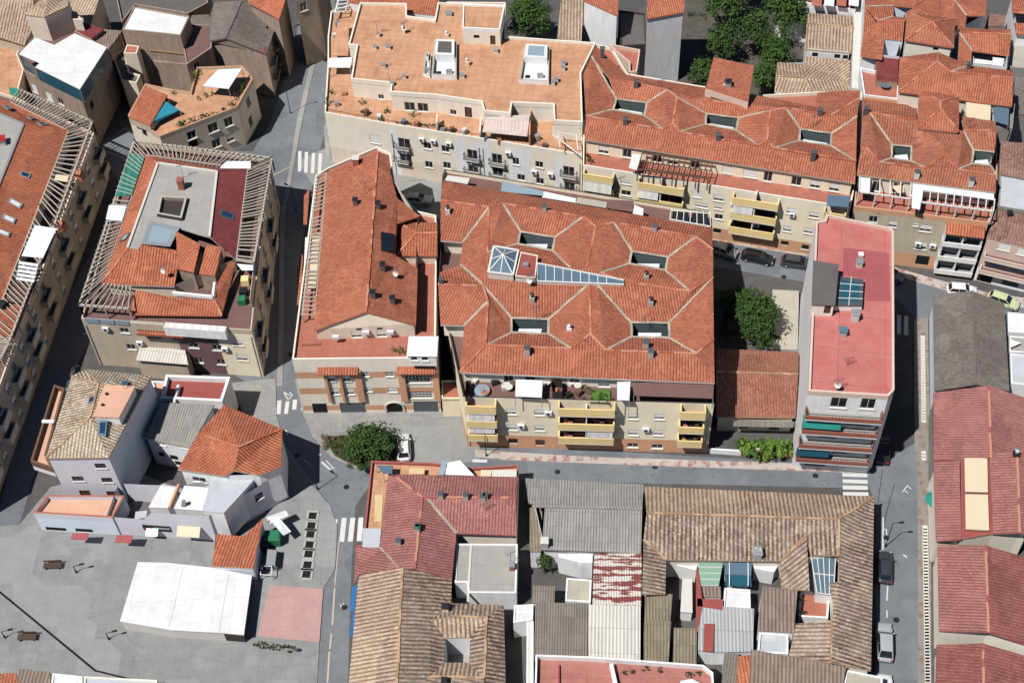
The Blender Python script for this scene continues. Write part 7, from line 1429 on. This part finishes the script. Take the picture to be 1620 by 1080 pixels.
TT = (('broad tree behind the terracotta roof at the top edge', 838, 72, 8.5, 4.0, 4.0, 3.4, 'leaf_mid'), ('tall garden tree at the top edge, left of the garden path', 1146, 50, 9, 3.4, 3.8, 3.4, 'leaf_mid'), ('big garden tree right of the tall one, near the tan cottages', 1236, 62, 9, 3.6, 4.0, 3.4, 'leaf_mid'), ('dark tree in the middle of the top garden', 1190, 88, 8, 3.3, 3.4, 3.0, 'leaf_dark'), ('tree against the lower tan cottage', 1226, 118, 7, 2.8, 2.9, 2.5, 'leaf_mid'), ('low tree beside the red lift hut', 1206, 148, 5.5, 2.2, 2.2, 2.1, 'leaf_mid'), ('shaded tree close to the white gable wall', 1110, 138, 5, 2.2, 2.4, 2.1, 'leaf_dark'), ('dark tree at the foot of the tall garden tree', 1140, 100, 6.5, 2.9, 3.1, 2.7, 'leaf_dark'), ('tree cut by the top edge above the tan cottages', 1180, 20, 8.5, 3.1, 3.3, 3.0, 'leaf_mid'))
for k, (lab, x, y, h, rx, ry, rz, mt) in enumerate(TT):
    tree(lab, P(x, y), h, rx, ry, rz, 3600 if rx > 3.3 else 2200, mt, .48, seed=20+k)
gs = MB()
for k in range(26): leaves(gs, P(1100+(k*37) % 150, 20+(k*53) % 120, .5), 1.4, 1.4, .6, 70, .34, ('leaf_dark', 'leaf_mid')[k % 2], 5, 900+k, -.8)
o = gs.build('undergrowth'); tag(o, 'dark green undergrowth covering the garden floor at the top', 'undergrowth', None, 'stuff')
tree('small yard tree squeezed between corrugated roofs in the south block', P(862, 905), 3.4, .9, 1.2, 1., 420, 'leaf_dark', .3, seed=40)
o = thing('shrub', 'straggly brown-green hedge of potted shrubs at the edge of the pink slab', 'hedge', P(430, 1020, .1)); m = MB()
R(13)
for k in range(8): leaves(m, P(1360+k*31, 870+k*4, .6), .45, .45, .45, 90, .2, ('leaf_dark', 'plant_dry', 'leaf_mid')[k % 3], 4, 600+k, -.6)
m.build('foliage', o)
# ================================================================== cars
R(0)
def carat(label, x0, y0, x1, y1, col, **k):
    a, c = P(x0, y0, .5), P(x1, y1, .5); d = c-a; m_ = (a+c)/2
    return car(label, (m_.x, m_.y, .03), math.atan2(d.y, d.x), col, group=None, **k)
carat('white hatchback parked beside the dark tree in front of the brick garages', 640, 732, 637, 684, 'white')
carat('silver grey car parked in the lane behind the long gabled roof', 628, 314, 692, 318, 'silver', kind='sedan', Ln=4.5)
carat('small white and dark car half hidden behind the red block on the north street', 1130, 392, 1162, 403, 'silver', Ln=3.9)
carat('black estate car in the middle of the north street row', 1171, 402, 1226, 414, 'black', Ln=4.7)
carat('dark grey estate car at the east end of the north street row', 1234, 412, 1288, 420, 'charcoal', Ln=4.6)
carat('white car parked behind the grey tiled hall', 1497, 458, 1546, 462, 'white', Ln=4.2)
carat('pale lime green car parked right of the grey tiled hall', 1562, 468, 1612, 485, 'lime', Ln=4.4)
carat('dark grey car, upper one in the row beside the tan corner house', 1400, 926, 1400, 869, 'charcoal', Ln=4.4)
carat('silver grey van-like car, middle one in the row beside the tan corner house', 1400, 1050, 1398, 982, 'silver', Ln=4.9, W=1.9, Hh=1.8)
carat('white car cut by the bottom edge beside the tan corner house', 1400, 1122, 1399, 1068, 'white', Ln=4.3)
carat('dark red car parked in the deep shade beside the white tower', 1395, 735, 1397, 690, 'darkred', Ln=4.2)
carat('blue car peeking out from behind the white tower on the north street', 1390, 430, 1424, 440, 'blue', Ln=4.1)
# ================================================================== street furniture
def lamp(label, x, y, h=5, a=0., rg=13):
    R(rg); p = P(x, y, .1); o = thing('street_lamp', label, 'street lamp', p, None); m = MB(); m.tube(p, p+Vector((0, 0, .5)), .12, .1, 'iron'); m.tube(p+Vector((0, 0, .5)), p+Vector((0, 0, h)), .06, .045, 'iron'); m.build('pole', o); m = MB(); t = p+Vector((0, 0, h)); m.beam(t, t+Vector((math.cos(a)*.9, math.sin(a)*.9, .1)), .06, .06, 'iron'); m.build('arm', o)
    m = MB(); q = t+Vector((math.cos(a)*1., math.sin(a)*1., .05)); m.box(q, .6, .24, .12, 'metal_dark', a, .8); m.build('lantern', o); return o
lamp('dark lamp post on the plaza near the pink awnings', 408, 490, 1.4, .2); lamp('dark lamp post at the left edge of the plaza beside the dark bench', 28, 838, 1.4, .2); lamp('dark lamp post on the plaza below the white canopy corner', 582, 846, 1.4, .2)
lamp('tall street lamp in the shaded narrow street at the top left', 290, 380, 7, .6, 2); lamp('street lamp on the corner above the top zebra crossing', 230, 690, 6, .3, 2); lamp('street lamp on the kerb where the left road bends by the plaza', 345, 45, 5, 2.4, 14)
lamp('street lamp on the pavement south of the red block', 1425, 930, 4, 1.5, 10); lamp('street lamp on the pavement by the tan corner house', 880, 350, 5, 0, 16); lamp('street lamp at the dark kerb left of the gabled block', 265, 445, 5, 2.5, 6)
def bench(label, x, y, rz):
    R(13); p = P(x, y, .1); o = thing('bench', label, 'bench', p); m = MB()
    for k in range(4): c = p+Vector((0, -.3+k*.2, .42)); m.box(c, 2.2, .16, .06, 'timber_dark', rz)
    m.build('seat', o)
    for s in (-.8, .8):
        m = MB(); m.box(p+Vector((s, 0, 0)), .12, .7, .415, 'iron', rz); m.build('leg', o)
    m = MB(); m.box(p+Vector((0, .42, .6)), 2.2, .06, .3, 'timber_dark', rz); m.build('backrest', o); return o
bench('dark slatted bench on the plaza left of the upper lamp post', 286, 462, 0); bench('dark slatted bench on the plaza at the lower left', 150, 842, -.05)
R(14)
for k, (x, y) in enumerate(((320, 188), (313, 240), (308, 287), (303, 342), (298, 392), (292, 450), (287, 500))):
    p = P(x, y, .1); nm = ('topmost', 'second from top', 'third from top', 'middle', 'third from bottom', 'second from bottom', 'bottom'); o = thing('tree_pit', nm[k]+' dark square pit of the row of seven by the road kerb', 'planter', p, 'row of dark square pits along the kerb')
    m = MB(); s = .62
    for (dx, dy, w, h) in ((0, s, 1.5, .26), (0, -s, 1.5, .26), (s, 0, .26, .98), (-s, 0, .26, .98)): m.box(p+Vector((dx, dy, 0)), w, h, .09, 'concrete', -.12)
    m.build('kerb', o); m = MB(); m.box(p, .98, .98, .03, 'black_rubber', -.12); m.build('grate', o)
def dumpster(label, x, y, mt, w=1.6, l=1.1, h=1.3, rz=0.):
    R(14); p = P(x, y, .1); o = thing('bin', label, 'bin', p); m = MB(); m.box(p+Vector((0, 0, .12)), w*.9, l*.9, h-.12, mt, rz, 1.1); m.build('body', o); m = MB(); m.box(p+Vector((0, 0, h)), w*1.04, l*1.04, .16, mt, rz, .8); m.build('lid', o)
    for sx in (-1, 1):
        m = MB(); m.tube(p+Vector((sx*w*.32, -l*.3, .1)), p+Vector((sx*w*.32, l*.3, .1)), .1, .1, 'black_rubber'); m.build('wheel', o)
dumpster('green waste container between the kiosk and the pit row', 115, 330, 'green_box', 1.9, 1.5, 1.6)
dumpster('dark container next to the green one', 60, 360, 'metal_dark', 1.4, 1.6, 1.5)
b_ = [P(x, y, 1.5) for x, y in ((78, 365), (128, 370), (118, 452), (70, 448))]
o = thing('market_stall', 'small pale stall with a grey roof and open frame beside the kiosk', 'stall', sum(b_, Vector())/4-Vector((0, 0, 1.5))); awn(o, b_, 'metal_light', .06, 'stall_roof', 1, .1); m = MB(); p = sum(b_, Vector())/4; m.box((p.x, p.y, .1), 1.4, 1.8, .9, 'metal_grey'); m.build('counter', o)
c_ = [P(x, y, 1.2) for x, y in ((45, 455), (100, 455), (98, 505), (40, 500))]
o = thing('frame_rack', 'white open metal frame at the corner of the plaza canopy', 'rack', sum(c_, Vector())/4-Vector((0, 0, 1.2))); m = MB()
for i in range(4): m.beam(c_[i], c_[(i+1) % 4], .08, .08, 'frame_white'); m.beam((c_[i].x, c_[i].y, .1), c_[i], .08, .08, 'frame_white')
m.build('frame', o)
for lab, (x0, y0), (x1, y1) in (('tilted white parasol by the shaded corner, upper of two', (80, 215), (185, 175)), ('tilted white parasol by the shaded corner, lower of two', (125, 215), (185, 285))):
    a, c = P(x0, y0, 2.3), P(x1, y1, 2.); o = thing('closed_parasol', lab, 'parasol', P(x0, y0, .1)); d = (c-a).normalized(); s = Vector((-d.y, d.x, 0)); awn(o, [a-s*.5, c-s*.55+Vector((0, 0, .3)), c+s*.55, a+s*.45+Vector((0, 0, .25))], 'sheet_white', .08, 'cloth'); m = MB(); p = (a+c)/2; m.tube((p.x, p.y, .1), (p.x, p.y, 2.15), .04, .04, 'metal_light'); m.build('pole', o)
# thin black tube added along a dark line on the plaza
R(0); o = thing('ground_line', 'long black line running across the lower left corner of the plaza', 'cable', P(80, 1000, 0)); m = MB(); A, B, Cc = P(-30, 912, .2), P(150, 1060, .2), P(216, 1076, .2); n = 14
for (q0, q1) in ((A, B), (B, Cc)):
    for k in range(n):
        f = lambda t: q0.lerp(q1, t); m.tube(f(k/n), f((k+1)/n), .1, .1, 'black_rubber', 6, False)
m.build('wire', o)
R(16)
o = thing('overhead_cable', 'thin black cable sagging from the tan corner house across the road', 'cable', P(850, 100, 0)); m = MB(); A, B = P(865, -60, 7), P(832, 185, 4.2)
for k in range(10): f = lambda t: A.lerp(B, t)-Vector((0, 0, .8*t*(1-t))); m.tube(f(k/10), f((k+1)/10), .035, .035, 'black_rubber', 5, False)
m.build('wire', o)
o = thing('parasol', 'teal parasol on the pavement at the edge of the panelled crimson hall', 'parasol', P(1118, 160, .12)); m = MB(); p = P(1130, 150, .12); t = p+Vector((0, 0, 2.5))
for k in range(8):
    a, c = k*math.pi/4, (k+1)*math.pi/4; q = [t, p+Vector((math.cos(a)*1.3, math.sin(a)*1.3, 2.05)), p+Vector((math.cos(c)*1.3, math.sin(c)*1.3, 2.05))]; m.poly(q, 'teal_cloth')
m.build('canopy', o); m = MB(); m.tube(p, t, .04, .04, 'metal_light'); m.build('pole', o)
# manhole covers
R(0)
for x, y in ((1036, 738), (882, 746), (1290, 752), (1240, 438), (1402, 850), (548, 770), (470, 720), (545, 960), (460, 560), (1418, 980)):
    p = P(x, y, .02); m = MB(); m.tube(p, p+Vector((0, 0, .015)), .36, .36, 'iron', 16); o = m.build('manhole_cover'); tag(o, 'small round dark manhole cover set in the road asphalt', 'manhole cover', 'manhole covers in the roads')
# shaded courtyard shrubs
for k, (x, y, mt) in enumerate(((1150, 478, 'leaf_dark'), (1148, 535, 'leaf_dark'), (1172, 470, 'leaf_mid'), (1212, 542, 'leaf_dark'))):
    o = thing('shrub', ('shrub in the dark north corner of the shaded courtyard', 'shrub in the dark south corner of the shaded courtyard', 'shrub at the street end of the courtyard tree', 'shrub between the courtyard tree and the parking deck')[k], 'shrub', P(x, y, .02), 'courtyard shrubs'); bush(o, P(x, y, .02), 1.9, 2.2, 520, mt, .32, 'foliage', 700+k)
# air conditioners, drainpipes and small awnings on the street fronts
rf_ = random.Random(11)
for b_, fr_f, zz, nn in ((mainb, FR, (4.6, 7.4), 7), (nb, NFr, (4.2, 7.2), 8), (pb_, facade(pp[0], pp[1], 1), (5.2, 7.6), 5), (eb, EFr, (4.4, 6.6), 5), (fb_, facade(tf[1], tf[2], 1), (5., 7.8), 5), (fb_, facade(tf[2], tf[3], 1), (5., 7.8), 5), (wb2, facade(wl_[0], wl_[1], 1), (5.2, 7.4), 0)):
    a, d, n, Ln = fr_f
    for k in range(nn):
        s = 1.+(Ln-2)*(k+.2+.6*rf_.random())/nn; z = rf_.choice(zz); m = MB(); c = a+d*s+n*.24+Vector((0, 0, z)); m.box(c, .85, .36, .6, 'sheet_white', math.atan2(d.y, d.x)); o = m.build('air_conditioner', b_); m = MB(); m.tube(c+n*.18+Vector((0, 0, .3)), c+n*.2+Vector((0, 0, .3)), .22, .22, 'metal_dark', 12); m.build('fan', o)
    for k in range(nn//2):
        s = .3+(Ln-.6)*k/max(1, nn//2-1); m = MB(); m.tube(a+d*s+n*.07+Vector((0, 0, .1)), a+d*s+n*.07+Vector((0, 0, 8.2)), .06, .06, 'metal_light', 6); m.build('drainpipe', b_)
# roof aerials
R(7)
for b_, rg, x, y, z, h, a, dsh in ((mainb, 11, 190, 90, 13.2, 2.2, .3, False), (mainb, 7, 150, 900, 13.5, 2.4, 1., True), (mainb, 7, 700, 300, 13.3, 2., .4, False), (mainb, 11, 850, 130, 12.9, 1.6, .8, False), (abl, 6, 690, 330, 14.9, 2, .2, False), (abl, 6, 880, 850, 13.6, 2, .9, True), (nb, 3, 1340, 560, 14, 2.2, .3, True), (nb, 3, 950, 555, 14, 2, .5, False), (nb, 4, 330, 770, 13.6, 2, .5, False), (eb, 4, 940, 900, 13.6, 1.8, .2, False), (tb, 12, 480, 520, 15.4, 1.6, .5, True), (tb, 12, 540, 380, 15, 1.4, .2, False), (fb_, 2, 835, 500, 12.9, 3, .7, False), (fb_, 2, 760, 210, 12.5, 2.4, .1, False), (fb_, 2, 930, 200, 12.5, 2, .9, True), (pb_, 5, 1120, 230, 12.6, 2.2, .3, False), (pb_, 5, 1010, 830, 12, 1.8, .9, True), (rb, 25, 1120, 590, 5, 1.8, .4, False), (rb, 25, 1340, 1010, 4, 1.8, .4, False), (lt, 16, 200, 380, 4.8, 1.8, .5, True), (wb2, 5, 30, 900, 11.6, 2., .6, False), (wh, 9, 760, 520, 12.4, 1.6, .2, False), (eb, 4, 1280, 790, 13.6, 1.8, .6, False)):
    R(rg); aerial(b_, x, y, z, h, a, dsh)
# ================================================================== light
w = bpy.data.worlds.new('World'); SC.world = w; w.use_nodes = True; nt = w.node_tree
sky = nt.nodes.new('ShaderNodeTexSky'); sky.sky_type = 'NISHITA'; sky.sun_disc = False; sky.dust_density = 0.; sky.altitude = 700; sky.air_density = .8
SD = Vector((-.47, -.37, 1.)).normalized()
sky.sun_elevation = math.asin(SD.z); sky.sun_rotation = math.atan2(SD.x, SD.y)
nt.links.new(sky.outputs[0], nt.nodes['Background'].inputs[0]); nt.nodes['Background'].inputs[1].default_value = .05
sd = bpy.data.lights.new('sun', 'SUN'); sd.energy = 5; sd.angle = math.radians(.5); sd.color = (1, .972, .93)
so = bpy.data.objects.new('sun', sd); COL.objects.link(so); so.rotation_euler = SD.to_track_quat('Z', 'Y').to_euler(); so.location = (0, 0, 200)
SC.view_settings.view_transform = 'Standard'; SC.view_settings.look = 'None'; SC.view_settings.exposure = .02; SC.view_settings.gamma = 1
bpy.context.view_layer.update()
SC.render.engine = 'CYCLES'; SC.cycles.max_bounces = 5; SC.cycles.diffuse_bounces = 1
